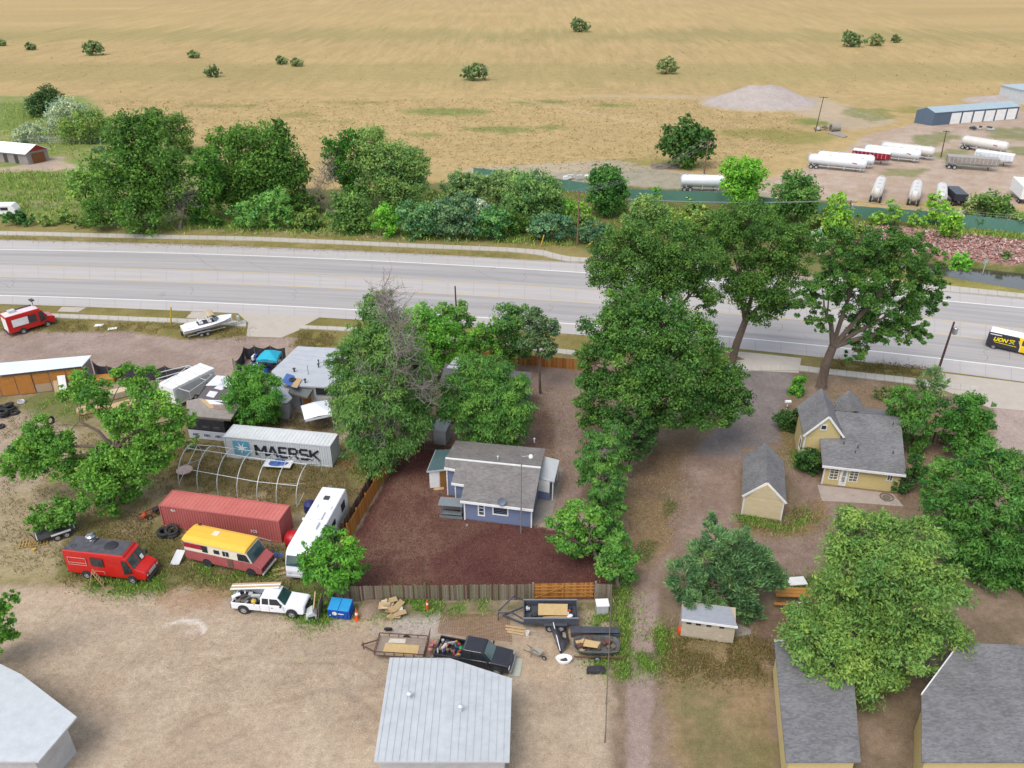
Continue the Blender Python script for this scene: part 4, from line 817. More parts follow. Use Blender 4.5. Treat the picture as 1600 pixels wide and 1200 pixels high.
for nm, pts, z_, m_, lb in (('grey_roof_house', [(1210, 1002), (1262, 1000), (1330, 1010), (1345, 1190), (1228, 1190)], 3.0, rf_grey, 'building with grey shingle roof under the light green tree at the bottom'), ('slate_roof_house', [(1440, 1085), (1500, 1004), (1700, 1012), (1700, 1190), (1440, 1190)], 3.6, rf_grey, 'house with grey shingle roof in the bottom right corner')):
    t = thing(nm, lb, 'building', g(pts[0][0], 1190)); P = [g(*p, z_) for p in pts]; mb = MB(t.location); mb.prism(P, .15); mb.build('roof', m_, t)
    w_ = inset([(p.x, p.y) for p in P], .3); mb = MB(t.location); mb.walls([(p.x, p.y) for p in w_], 0, z_-.15); mb.build('wall', yel_s, t)
    mb = MB(t.location); mb.bar(P[0], P[1], .08, .2); mb.build('trim', white, t)
# ================================================================ CONTAINERS
def container(name, label, A_, B_, hgt, m, roofm, wid=2.5, corr=.27):
    """front bottom-left and bottom-right ground points; local x along, y away"""
    L = (B_-A_).length; yaw = math.atan2(B_.y-A_.y, B_.x-A_.x); t = thing(name, label, 'shipping container', A_, yaw)
    def corr_wall(p0, d, n_, length, z0, z1, nm):
        k = int(length/corr); vs = []; fs = []
        for i in range(k+1):
            x = length*i/k; w = corr*.2
            for dx, o in ((-w*1.2, .0), (-w*.4, -.05), (w*.9, -.05), (w*1.6, .0)):
                xx = min(max(x+dx, 0), length); q = p0+d*xx+n_*o; vs += [q+Vector((0, 0, z0)), q+Vector((0, 0, z1))]
        for i in range(len(vs)//2-1): fs.append((2*i, 2*i+2, 2*i+3, 2*i+1))
        mb = MB(); mb.add(vs, fs); return mb.build(nm, m, t)
    X_, Y_, Z_ = Vector((1, 0, 0)), Vector((0, 1, 0)), Vector((0, 0, 1))
    corr_wall(Vector((.12, .03, 0)), X_, -Y_, L-.24, .18, hgt-.1, 'side_wall'); corr_wall(Vector((.12, wid-.03, 0)), X_, Y_, L-.24, .18, hgt-.1, 'side_wall')
    corr_wall(Vector((L-.03, .1, 0)), Y_, X_, wid-.2, .18, hgt-.1, 'end_wall'); corr_wall(Vector((.03, .1, 0)), Y_, -X_, wid-.2, .18, hgt-.1, 'end_wall')
    # roof with shallow pressed ribs
    k = int(L/.42); vs = []; fs = []
    for i in range(k+1):
        x = .1+(L-.2)*i/k
        for dx, o in ((-.09, 0), (-.05, .035), (.05, .035), (.09, 0)): vs += [(x+dx, .06, hgt-.06+o), (x+dx, wid-.06, hgt-.06+o)]
    for i in range(len(vs)//2-1): fs.append((2*i, 2*i+2, 2*i+3, 2*i+1))
    mb = MB(); mb.add(vs, fs); mb.build('roof_panel', roofm, t)
    mb = MB(); mb.box((L/2, wid/2, .14), (L-.1, wid-.1, .1)); mb.build('floor', m, t)
    for x in (.06, L-.06):
        for y_ in (.06, wid-.06): mb = MB(); mb.box((x, y_, hgt/2), (.14, .14, hgt)); mb.build('corner_post', m, t, bevel=.015)
    for y_ in (.05, wid-.05):
        mb = MB(); mb.box((L/2, y_, hgt-.06), (L-.26, .11, .12)); mb.build('top_rail', m, t); mb = MB(); mb.box((L/2, y_, .1), (L-.26, .11, .16)); mb.build('bottom_rail', m, t)
    for x in (.05, L-.05): mb = MB(); mb.box((x, wid/2, hgt-.06), (.11, wid-.26, .12)); mb.build('top_rail', m, t)
    return t, L
cw = mat('container_white', A(202, 206, 208, .8), A(186, 190, 192, .8), .7, .7, grime=(A(150, 108, 80), 1.3, .68), fine=.05); cwr = mat('container_white_roof', A(216, 220, 220, .8), A(198, 200, 198, .8), 1, .7, grime=(A(158, 122, 92), 1.6, .69))
t, L = container('shipping_container', 'long white shipping container with black MAERSK lettering and blue star square', g(355, 715), g(520, 731), 2.75, cw, cwr)
bk = mat('black_lettering', (.012, .012, .018), (.03, .03, .035), 4, .6); lb = mat('light_blue_square', A(108, 184, 214), A(96, 170, 200), 3, .6); wt = mat('white_star', A(240, 244, 246, .8), None, 3)
ST = {'M': [(0, 0, 0, 1), (.02, .98, .5, .3), (.5, .3, .98, .98), (1, 1, 1, 0)], 'A': [(0, 0, .5, 1), (.5, 1, 1, 0), (.22, .3, .78, .3)], 'E': [(0, 0, 0, 1), (0, .96, 1, .96), (0, .5, .85, .5), (0, .04, 1, .04)], 'R': [(0, 0, 0, 1), (0, .96, .85, .96), (.92, .9, .92, .55), (0, .48, .85, .48), (.45, .45, 1, 0)], 'S': [(.05, .96, 1, .96), (.04, .92, .04, .55), (.05, .5, .95, .5), (.96, .45, .96, .08), (0, .04, .95, .04)], 'K': [(0, 0, 0, 1), (.1, .48, .95, 1), (.3, .58, 1, 0)]}
xx_ = L*.295
for n_, ch in enumerate('MAERSK'):
    w_ = (1.12, 1.02, .86, .92, .9, .98)[n_]; mb = MB()
    for a_, b_, c_, d_ in ST[ch]: mb.bar((xx_+a_*w_, -.03-.002*n_, .74+b_*1.3), (xx_+c_*w_, -.03-.002*n_, .74+d_*1.3), .02, .27 if abs(d_-b_) > .6 else .24)
    mb.build('letter', bk, t); xx_ += w_+.27
mb = MB(); mb.panel([(L*.085, -.03, .62), (L*.235, -.03, .62), (L*.235, -.03, 2.35), (L*.085, -.03, 2.35)], .02); mb.build('emblem_square', lb, t)
mb = MB(); c = Vector((L*.16, -.05, 1.48)); pts = []
for i in range(14):
    a = math.pi*i/7+.2; r_ = .78 if i % 2 == 0 else .22; pts.append(c+Vector((r_*math.cos(a), 0, r_*math.sin(a))))
mb.panel(pts, .012); mb.build('emblem_star', wt, t)
cr_ = mat('container_red', A(196, 108, 102, .7), A(178, 90, 86, .7), .6, .75, grime=(A(196, 140, 132), 1.2, .67), fine=.06); crr = mat('container_red_roof', A(212, 122, 112, .72), A(192, 98, 92, .72), .5, .75, grime=(A(150, 128, 112), .8, .66))
t2, L2 = container('shipping_container', 'long rusty red shipping container behind the yellow roofed bus', g(256, 823), g(441, 849), 2.6, cr_, crr)
text('3CS', .42, wt, t2, frame_M((L2*.78, -.03, 1.0), (1, 0, 0), (0, 0, 1)), ext=.01)
text('IEA', .34, wt, t2, frame_M((L2*.12, -.03, 2.2), (1, 0, 0), (0, 0, 1)), ext=.01)

# ================================================================ VEHICLES (local x forward, z up, origin on the ground at the middle)
def place(rear, front, hw, near=1):
    """ground pixels under the near-side rear and front wheels -> centre, heading, wheelbase"""
    a, b = g(*rear), g(*front); d = (b-a).normalized(); n = Vector((-d.y, d.x, 0))
    if n.y*near < 0: n = -n
    return (a+b)/2+n*hw, math.atan2(d.y, d.x), (b-a).length
redv = mat('red_paint', A(214, 34, 30, .7), A(196, 26, 26, .7), 1, .35, coat=.4, fine=.04, grime=(A(168, 84, 70), 1.5, .74)); whitev = mat('vehicle_white', A(236, 238, 242, .85), A(220, 222, 226, .85), 1, .35, coat=.3, fine=.03)
blackv = mat('black_vehicle_paint', (.014, .015, .02), (.022, .024, .03), 1, .25, coat=.6); chrome = mat('chrome', A(215, 218, 222), None, 3, .2, .9); lampw = mat('headlamp_lens', A(230, 232, 230), None, 3, .2); lampr = mat('tail_lamp_red', A(190, 30, 30), None, 3, .3); lampo = mat('amber_lens', A(240, 150, 40), None, 3, .3)
tealg = mat('tinted_windscreen', A(52, 84, 84, .5), A(84, 124, 124, .5), 1.3, .1, spec=.7)
def step_van(name, label, rear, front, hw, Lr, Lf, H_, near, bodym, roofm, opts):
    c, yaw, wb = place(rear, front, hw, near); t = thing(name, label, 'food truck', c, yaw); x0, x1 = -wb/2-Lr, wb/2+Lf; xc = x1-1.05   # windscreen base
    prof = [(x0, .55, 1), (x1-.15, .5, 1), (x1, .7, .97), (x1, 1.15, .93), (x1-.1, 1.32, .9), (xc, 1.62, .96), (xc-.42, H_-.35, .97), (xc-.62, H_-.22, .97), (xc-.7, H_, .93), (x0, H_, .93), (x0, H_-.15, .98)]
    s = MB(); s.side(prof, hw); s.build('body', bodym, t, bevel=.05)
    s = MB(); s.box(((x0+xc-.75)/2, 0, H_+.015), (xc-.85-x0, hw*1.74, .04)); s.build('roof_sheet', roofm, t, bevel=.02)
    s = MB(); y_ = hw*.9; s.panel([(xc+.03, -y_, 1.66), (xc+.03, y_, 1.66), (xc-.40, y_*.98, H_-.42), (xc-.40, -y_*.98, H_-.42)], .05); w = s.build('windscreen', tealg, t)
    s = MB(); s.bar((xc+.06, 0, 1.66), (xc-.37, 0, H_-.42), .05, .06); s.build('windscreen_bar', bodym, w)
    for sg in (-1, 1):
        yy = sg*(hw*.985+.01); s = MB(); s.panel([(xc-.95, yy, .95), (xc-.12, yy, 1.2), (xc-.45, yy, H_-.5), (xc-.95, yy, H_-.5)], .05); s.build('cab_window', glass, t)
        s = MB(); s.box((xc-.05, sg*(hw+.22), 1.75), (.08, .2, .38)); s.bar((xc-.1, sg*hw, 1.6), (xc-.05, sg*(hw+.2), 1.8), .03); s.build('wing_mirror', steel_d, t)
        for xx in (-wb/2, wb/2):
            r_ = .4; s = MB(); s.lathe((xx, sg*(hw-.02), r_+.06), (0, 1, 0), [(r_*1.18, -.06), (r_*1.18, .03)], 16); s.build('wheel_arch', black_p, t); tyre_w(t, (xx, sg*(hw-.06), r_), r_, .3)
        s = MB(); s.lathe((x1-.02, sg*hw*.72, .92), (1, 0, 0), [(.11, 0), (.11, .05), (.01, .06)], 10); s.build('headlight', lampw, t)
        s = MB(); s.box((x0-.02, sg*hw*.85, 1.0), (.05, .14, .22)); s.build('tail_light', lampr, t)
    s = MB(); s.box((x1+.01, 0, .92), (.05, hw*.95, .34)); s.build('grille', galv, t)
    s = MB(); s.box((x1+.08, 0, .5), (.14, hw*1.96, .2)); s.build('front_bumper', opts.get('bump', steel_d), t, bevel=.03); s = MB(); s.box((x0-.1, 0, .5), (.14, hw*1.9, .18)); s.build('rear_bumper', steel_d, t, bevel=.03)
    for sg in (-1, 1): s = MB(); s.panel([(x0-.015, sg*.05, .75), (x0-.015, sg*hw*.8, .75), (x0-.015, sg*hw*.8, H_-.4), (x0-.015, sg*.05, H_-.4)], .03); s.build('rear_door', opts.get('rear', bodym), t)
    return t, x0, x1, xc, wb
sd_ = -1
rr_black = mat('burnt_roof', (.05, .05, .06), (.11, .11, .12), 1.6, .7, grime=(A(150, 148, 150), 1.7, .62))
t, x0, x1, xc, wb = step_van('food_truck', 'red step van food truck with blackened roof and silver exhaust fan by the dirt lot', (138, 904), (209, 912), 1.08, 1.75, 1.35, 3.0, 1, redv, rr_black, {})
hw = 1.08; yo = -hw-.02; pinkt = mat('pale_pink_trim', A(232, 176, 166), None, 3)
s = MB(); a_, b_, z0, z1 = x0+.35, x0+2.05, 1.55, 2.35
for p, q in (((a_, z0), (b_, z0)), ((b_, z0), (b_, z1)), ((b_, z1), (a_, z1)), ((a_, z1), (a_, z0)), ((a_, 1.78), (b_, 1.78))): s.bar((p[0], yo, p[1]), (q[0], yo, q[1]), .03, .05)
s.build('serving_hatch_trim', pinkt, t)
s = MB(); s.panel([(x0+2.5, yo, 1.6), (x0+3.7, yo, 1.6), (x0+3.7, yo, 2.5), (x0+2.5, yo, 2.5)], .03); s.build('side_window', glass, t)
s = MB(); [s.bar((p[0], yo, p[1]), (q[0], yo, q[1]), .03, .04) for p, q in (((x0+2.7, .75), (x0+2.7, 1.05)), ((x0+2.7, 1.05), (x0+3.6, 1.05)), ((x0+3.6, 1.05), (x0+3.6, .75)))]; s.build('locker_trim', pinkt, t)
s = MB(); c_ = (x0+1.9, .55, 3.0); s.box((c_[0], c_[1], 3.08), (.75, .75, .16)); s.lathe((c_[0], c_[1], 3.16), (0, 0, 1), [(.28, 0), (.3, .12), (.45, .22), (.45, .42), (.3, .52), (.28, .62), (.01, .66)], 18); s.build('exhaust_fan', chrome, t, smooth=False)
s = MB(); s.lathe((x0+4.0, .1, 3.05), (0, 0, 1), [(.62, 0), (.55, .08), (.2, .12), (.01, .12)], 14); s.build('roof_cover', black_p, t)
s = MB(); s.torus((x0+.7, -.4, 3.05), (0, 0, 1), .2, .03); s.build('roof_ring', steel_d, t)
s = MB(); s.panel([(xc+.12, .25, 1.75), (xc+.12, .6, 1.75), (xc-.05, .6, 2.1), (xc-.05, .25, 2.1)], .02); s.build('paper_sheet', white, t)
# far left food truck
t, x0, x1, xc, wb = step_van('food_truck', 'red food truck with white hatch and roof parked at the far left edge', (38, 521.5), (76, 510), 1.1, 1.7, 1.2, 3.0, 1, redv, mat('pink_white_roof', A(232, 214, 216, .8), None, 1), {'rear': white})
yo = -1.12
s = MB(); s.panel([(x0+.6, yo-.03, 1.35), (x0+2.7, yo-.03, 1.35), (x0+2.7, yo-.03, 2.4), (x0+.6, yo-.03, 2.4)], .05); s.build('serving_hatch', white, t)
s = MB(); s.panel([(x0+2.8, yo, 1.3), (x0+3.8, yo, 1.3), (x0+3.8, yo, 2.4), (x0+2.8, yo, 2.4)], .04); s.build('side_window', glass, t)
s = MB(); s.box((x0+1.3, .3, 3.2), (.9, .8, .35)); s.build('air_conditioner', galv, t, bevel=.04); s = MB(); s.tube([(x0+4.2, .2, 3.0), (x0+4.2, .2, 3.9)], .05); s.box((x0+4.2, .2, 4.0), (.5, .9, .16)); s.build('roof_mast', steel_d, t)
s = MB(); s.box((x0+2.8, .75, 3.1), (2.6, .3, .12)); s.build('awning_roll', steel_d, t)

# ---- yellow roofed bus / motor caravan
c, yaw, wb = place((326, 886), (394, 901), 1.1, 1)
t = thing('old_motorhome', 'old motorhome with yellow roof, cream upper sides and faded pink lower body', 'motorhome', c, yaw); hw = 1.12; x0, x1 = -wb/2-2.2, wb/2+1.1; xc = x1-.85; H_ = 2.9
pinkb = mat('faded_pink_body', A(196, 104, 104), A(176, 84, 88), 1.3, .7, grime=(A(150, 110, 100), 2, .66)); cream = mat('cream_body', A(236, 228, 210, .75), A(222, 210, 190, .75), 2, .6); yroof = mat('yellow_roof', A(246, 196, 72, .75), A(240, 184, 62, .75), .8, .6, fine=.04, grime=(A(236, 216, 170), 1.2, .7))
s = MB(); s.side([(x0, .5, 1), (x1-.1, .45, 1), (x1, .6, .98), (x1, 1.15, .95), (xc+.12, 1.5, .97), (xc, 1.55, 1), (x0, 1.55, 1)], hw); s.build('lower_body', pinkb, t, bevel=.05)
s = MB(); s.side([(x0, 1.552, 1), (xc, 1.552, 1), (xc-.5, 2.62, .95), (xc-.6, 2.7, .94), (x0+.1, 2.7, .95)], hw-.003); s.build('upper_body', cream, t, bevel=.03)
s = MB(); pr = [(-1, 2.62), (-.93, 2.8), (-.6, 2.93), (0, 2.97), (.6, 2.93), (.93, 2.8), (1, 2.62)]; vs = []
for x in (x0-.02, x0+.15, xc-.75, xc-.5): k = .9 if x in (x0-.02,) else 1; vs += [(x, a*hw*1.03, 2.6+(z-2.6)*(k if x < xc-.6 else .75)) for a, z in pr]
fs = [(r_*7+i, r_*7+i+1, (r_+1)*7+i+1, (r_+1)*7+i) for r_ in range(3) for i in range(6)]+[tuple(range(7)), tuple(range(21, 28))[::-1]]
s.add(vs, fs); s.build('roof', yroof, t, bevel=.02)
s = MB(); s.box((x0+2.7, .2, 2.97), (.6, .55, .06)); s.build('roof_hatch', cream, t)
yo = -hw-.01
s = MB(); s.panel([(x0+.1, yo, 1.95), (x0+1.9, yo, 1.95), (x0+1.9, yo, 2.45), (x0+.1, yo, 2.45)], .03); s.build('side_stripe', mat('crimson', A(188, 40, 56), None, 2), t)
for a_, b_, z0, z1 in ((1.95, 2.5, 1.75, 2.45), (3.15, 3.7, 1.85, 2.25), (4.05, 4.3, 1.8, 2.3), (4.4, 4.65, 1.8, 2.3)):
    s = MB(); s.panel([(x0+a_, yo, z0), (x0+b_, yo, z0), (x0+b_, yo, z1), (x0+a_, yo, z1)], .04); s.build('side_window', glass, t)
s = MB(); s.panel([(xc-1.35, yo, 1.65), (xc-.15, yo, 1.65), (xc-.5, yo, 2.4), (xc-1.35, yo, 2.4)], .04); s.build('cab_window', glass, t)
s = MB(); s.panel([(x0+4.4, yo, .6), (x0+4.95, yo, .6), (x0+4.95, yo, 1.55), (x0+4.4, yo, 1.55)], .05); s.build('side_door', mat('rusty_door', A(130, 100, 84), None, 3), t)
s = MB(); s.panel([(xc+.03, -hw*.92, 1.6), (xc+.03, hw*.92, 1.6), (xc-.47, hw*.88, 2.55), (xc-.47, -hw*.88, 2.55)], .05); s.build('windscreen', tealg, t)
for i in range(5): s = MB(); s.panel([(x1+.01, -hw*.85+i*hw*.36, .75), (x1+.01, -hw*.85+(i+.75)*hw*.36, .75), (x1+.01, -hw*.85+(i+.75)*hw*.36, 1.05), (x1+.01, -hw*.85+i*hw*.36, 1.05)], .04); s.build('grille_opening', black_p, t)
s = MB(); s.box((x1+.08, 0, .5), (.12, hw*2, .14)); s.build('front_bumper', galv, t)
for sg in (-1, 1):
    for xx in (-wb/2, wb/2): s = MB(); s.lathe((xx, sg*(hw-.01), .5), (0, 1, 0), [(.48, -.04), (.48, .03)], 16); s.build('wheel_arch', black_p, t); tyre_w(t, (xx, sg*(hw-.07), .36), .36, .24)
s = MB(); s.box((x0+.55, .9, 3.02), (.25, .2, .1)); s.build('roof_cap', steel_d, t)

# ---- large white motorhome
a_, b_ = g(450, 906), g(489, 912); fd = (g(545, 803)-g(489, 912)).normalized(); cen = (a_+b_)/2; Lg = 10.0; hw = 1.25
t = thing('motorhome', 'long white motorhome with roof pods parked between the red container and the fence', 'motorhome', cen+fd*Lg/2, math.atan2(-fd.y, -fd.x)); H_ = 3.1; x0, x1 = -Lg/2, Lg/2
s = MB(); s.side([(x0, .5, 1), (x1-.2, .45, 1), (x1, .6, .97), (x1+.05, 1.2, .96), (x1-.1, 1.9, .96), (x1-.45, 2.75, .95), (x1-.8, H_-.05, .93), (x1-1.3, H_, .93), (x0+.2, H_, .93), (x0, H_-.15, .95)], hw); s.build('body', whitev, t, bevel=.09, seg=3)
s = MB(); s.panel([(x1-.02, -hw*.88, 1.72), (x1-.02, hw*.88, 1.72), (x1-.38, hw*.86, 2.6), (x1-.38, -hw*.86, 2.6)], .07); w = s.build('windscreen', tealg, t); s = MB(); s.bar((x1+.02, 0, 1.72), (x1-.35, 0, 2.6), .06, .06); s.build('windscreen_bar', black_p, w)
s = MB(); s.box((x1+.06, 0, .62), (.1, hw*1.9, .16)); s.build('front_bumper', galv, t)
for sg in (-1, 1):
    s = MB(); s.box((x1+.04, sg*.85, .95), (.06, .3, .16)); s.build('headlight', lampw, t); s = MB(); s.box((x1-.3, sg*(hw+.18), 2.1), (.12, .2, .4)); s.build('wing_mirror', black_p, t)
    for xx in (x1-1.6, x0+2.6, x0+3.5): tyre_w(t, (xx, sg*(hw-.14), .4), .4, .26)
    for a_, b_, z0, z1 in ((x0+.9, x0+1.9, 1.5, 2.4), (x0+3.6, x0+4.5, 1.6, 2.2), (x1-3.5, x1-2.4, 1.6, 2.3), (x1-1.5, x1-.8, 1.5, 2.4)):
        yo = sg*(hw*.97+.01); s = MB(); s.panel([(a_, yo, z0), (b_, yo, z0), (b_, yo, z1), (a_, yo, z1)], .05); s.build('side_window', glass, t)
s = MB(); s.box((x0+1.9, -.1, H_+.05), (.5, .5, .14)); s.build('roof_vent', steel_d, t)
for x, y_, a, b, hh in ((x0+3.3, .6, .6, .6, .1), (x0+3.2, -.7, .45, .45, .12), (x0+4.6, .1, 1.1, .9, .2), (x1-3.9, .2, 1.0, .75, .26), (x0+5.2, -.85, .3, .8, .08)):
    s = MB(); s.box((x, y_, H_+hh/2), (a, b, hh)); s.build('roof_pod', whitev, t, bevel=.07, seg=3)
s = MB(); s.tube([(x0+.02, -.7, 1), (x0-.15, -.7, 1), (x0-.15, -.7, 3.1)], .02); s.tube([(x0+.02, -.35, 1), (x0-.15, -.35, 1), (x0-.15, -.35, 3.1)], .02); [s.tube([(x0-.15, -.7, z), (x0-.15, -.35, z)], .015) for z in (1.2, 1.5, 1.8, 2.1, 2.4, 2.7, 3)]; s.build('ladder', galv, t)

# ---- pickups
def pickup(name, label, rear, front, hw, near, m, Lr, Lf, cab0, cab1, zb=1.15, zr=1.92, wheelr=.42):
    c, yaw, wb = place(rear, front, hw, near); t = thing(name, label, 'pickup truck', c, yaw); x0, x1 = -wb/2-Lr, wb/2+Lf
    xb = x0+(x1-x0)*cab0; xw = x0+(x1-x0)*cab1     # back of cab, windscreen base
    s = MB(); s.side([(xb, .45, 1), (x1-.1, .45, .98), (x1, .62, .93), (x1, .98, .9), (x1-.12, 1.1, .9), (xw, zb+.05, .93), (xb, zb+.03, .97)], hw); s.build('front_body', m, t, bevel=.06, seg=3)
    s = MB(); s.side([(xb+.02, zb-.05, .94), (xw+.05, zb-.05, .92), (xw-.62, zr-.06, .78), (xw-.8, zr, .76), (xb+.25, zr, .76), (xb+.1, zr-.08, .78)], hw); cab = s.build('cab', m, t, bevel=.05, seg=3)
    bh = zb-.02
    for sg in (-1, 1): s = MB(); s.box(((x0+xb)/2, sg*(hw-.05), (bh+.5)/2), (xb-x0, .1, bh-.5)); s.build('bed_side', m, t, bevel=.03)
    s = MB(); s.box((x0+.05, 0, (bh+.5)/2), (.08, hw*2-.2, bh-.5)); s.build('tailgate', m, t, bevel=.02); s = MB(); s.box(((x0+xb)/2, 0, .62), (xb-x0-.02, hw*2-.22, .12)); s.build('bed_floor', black_p, t)
    s = MB(); s.panel([(xw+.03, -hw*.8, zb+.07), (xw+.03, hw*.8, zb+.07), (xw-.57, hw*.68, zr-.07), (xw-.57, -hw*.68, zr-.07)], .04); s.build('windscreen', tealg, t)
    s = MB(); s.panel([(xb+.02, -hw*.75, zb+.1), (xb+.02, hw*.75, zb+.1), (xb+.1, hw*.68, zr-.12), (xb+.1, -hw*.68, zr-.12)], .04); s.build('rear_window', glass, t)
    mid = xb+(xw-xb)*.38
    for sg in (-1, 1):
        def q(x, z): k = (z-(zb-.05))/(zr-.06-zb+.05); return (x, sg*(hw*(.94-.16*k)+.012), z)
        s = MB(); s.panel([q(mid+.06, zb+.06), q(xw-.18, zb+.06), q(xw-.62, zr-.16), q(mid+.06, zr-.16)], .02); s.build('side_window', glass, t); s = MB(); s.panel([q(xb+.2, zb+.06), q(mid-.05, zb+.06), q(mid-.05, zr-.16), q(xb+.24, zr-.16)], .02); s.build('side_window', glass, t)
        s = MB(); s.box((xw-.25, sg*(hw+.1), zb+.14), (.12, .22, .2)); s.build('wing_mirror', black_p, t, bevel=.03); s = MB(); s.box((x1+.0, sg*hw*.76, .86), (.06, .3, .2)); s.build('headlight', lampw, t)
        s = MB(); s.box((x0-.01, sg*(hw-.08), .9), (.05, .14, .3)); s.build('tail_light', lampr, t); s = MB(); s.box((mid+.25, sg*(hw*.985), zb-.22), (.16, .03, .04)); s.build('door_handle', black_p, t)
        s = MB(); s.bar((mid, sg*(hw*.995), .55), (mid, sg*(hw*.985), zb-.02), .012, .012); s.bar((xw-.05, sg*(hw*.995), .6), (xw-.05, sg*(hw*.965), zb-.02), .012, .012); s.build('door_seam', black_p, t)
        for xx in (-wb/2, wb/2): s = MB(); s.lathe((xx, sg*(hw-.015), wheelr+.06), (0, 1, 0), [(wheelr*1.2, -.05), (wheelr*1.2, .03)], 18); s.build('wheel_arch', black_p, t); tyre_w(t, (xx, sg*(hw-.05), wheelr), wheelr, .26)
    s = MB(); s.box((x1+.02, 0, .86), (.06, hw*1.15, .26)); s.build('grille', steel_d, t); s = MB(); s.box((x1+.1, 0, .52), (.16, hw*1.9, .22)); s.build('front_bumper', chrome, t, bevel=.04); s = MB(); s.box((x0-.1, 0, .52), (.14, hw*1.85, .16)); s.build('rear_bumper', chrome, t, bevel=.03)
    return t, x0, x1, xb, xw, wb
t, x0, x1, xb, xw, wb = pickup('pickup_truck', 'white extended cab pickup carrying long boards beside the dumpster', (382, 959), (457, 966), .98, 1, whitev, 1.05, 1.05, .40, .74)
ld = thing('lumber_load', 'pale boards and grey junk heaped in and over the white pickup bed', 'lumber', t.location, t.rotation_euler.z)
for i in range(4): s = MB(); s.bar((x0-.55, .35+i*.17, 1.35+.03*i), (xw-.75, .30+i*.17, 2.1+.02*i), .15, .05); s.build('board', wood_p if i % 2 else white, ld)
for i in range(26):
    s = MB(); p = Vector((x0+.2+rnd.random()*(xb-x0-.5), (rnd.random()-.6)*1.1, .75+rnd.random()*.45)); s.box(p, (.2+rnd.random()*.6, .1+rnd.random()*.3, .05+rnd.random()*.22), rnd.random()*3); s.build('offcut', [wood_g, galv, black_p, wood_p, steel_d, white][i % 6], ld)
s = MB(); s.lathe((x0+1.9, -.62, 1.0), (0, 0, 1), [(.2, 0), (.22, .25), (.1, .32), (.01, .34)], 12); s.build('bucket', mat('yellow_plastic', A(236, 196, 70), None, 3), ld); s = MB(); [s.box((x0-.2+.1*k, .4-.16*k, .8+.1*(k % 2)), (.3, .3, .3), k) for k in range(5)]; s.build('bag', mat('grey_bag', A(180, 184, 196), A(70, 74, 84), 4, .5), ld)
t, x0, x1, xb, xw, wb = pickup('pickup_truck', 'black crew cab pickup with a bed full of tools at the bottom edge', (697, 1041), (776, 1056), 1.0, 1, blackv, 1.0, .95, .36, .76)
ld = thing('tool_load', 'jumble of tools, buckets and a green jug in the black pickup bed', 'tools', t.location, t.rotation_euler.z)
cols = [A(190, 60, 50), A(60, 80, 150), A(220, 170, 60), A(200, 200, 205), (.03, .03, .035), A(150, 120, 90), A(120, 130, 140), A(230, 220, 210)]
for i in range(34):
    s = MB(); p = Vector((x0+.15+rnd.random()*(xb-x0-.35), (rnd.random()-.5)*1.5, .78+rnd.random()*.32)); k = i % 3
    if k == 0: s.box(p, (.15+rnd.random()*.5, .1+rnd.random()*.25, .1+rnd.random()*.2), rnd.random()*3)
    elif k == 1: s.tube([p, p+Vector((rnd.random()*.8-.4, rnd.random()*.8-.4, .1))], .03+rnd.random()*.05)
    else: s.lathe(p-Vector((0, 0, .1)), (0, 0, 1), [(.1, 0), (.13, .28), (.01, .29)], 10)
    s.build('tool', mat('tool_colour_%s' % 'abcdefgh'[i % 8], cols[i % 8], None, 4, .6), ld)
s = MB(); s.lathe((xb-.25, .1, .8), (0, 0, 1), [(.17, 0), (.18, .35), (.08, .45), (.01, .46)], 12); s.build('jug', mat('green_plastic', A(40, 170, 90), None, 3, .5), ld)
s = MB(); [s.lathe((x0-.55, .1-k*.35, .55-.12*k), (0, 0, 1), [(.16, 0), (.17, .28), (.01, .3)], 10) for k in range(2)]; s.box((x0-.5, .55, .5), (.4, .35, .4), .3); s.build('bucket', mat('orange_red_plastic', A(226, 96, 80), A(236, 226, 220), 6, .5), ld)

# ---- panel van on the road
c, yaw, wb = place((1551, 545), (1604, 557), .98, 1)
t = thing('panel_van', 'black and yellow panel van with white roof driving at the right edge', 'van', c, yaw); hw = 1.0; x0, x1 = -wb/2-1.0, wb/2+.95; H_ = 2.45
dark = mat('van_black', (.02, .02, .028), (.03, .03, .04), 1, .3, coat=.4); yv = mat('van_yellow', A(250, 208, 20, .8), None, 1, .35, coat=.3); xs_p = x0+4.0
s = MB(); s.side([(x0, .35, 1), (xs_p, .35, 1), (xs_p, 1.2, 1), (xs_p-.2, 1.9, .98), (xs_p-.5, H_-.1, .92), (x0+.1, H_-.1, .92), (x0, 1.5, .98)], hw); s.build('rear_body', dark, t, bevel=.06)
s = MB(); s.side([(xs_p+.003, .35, 1), (x1-.1, .35, .98), (x1, .55, .93), (x1-.05, 1.0, .9), (x1-.55, 1.35, .93), (x1-1.3, 2.2, .9), (x1-1.6, H_-.08, .9), (xs_p-.4, H_-.05, .925), (xs_p-.197, 1.9, .985), (xs_p+.003, 1.2, 1.003)], hw); s.build('cab_body', yv, t, bevel=.05)
s = MB(); s.side([(x0+.1, H_-.098, .93), (x1-1.5, H_-.098, .9), (x1-1.7, H_+.03, .84), (x0+.15, H_+.03, .84)], hw); s.build('roof', whitev, t, bevel=.04)
s = MB(); s.panel([(x1-.5, -.8, 1.4), (x1-.5, .8, 1.4), (x1-1.25, .76, 2.2), (x1-1.25, -.76, 2.2)], .05); s.build('windscreen', glass, t)
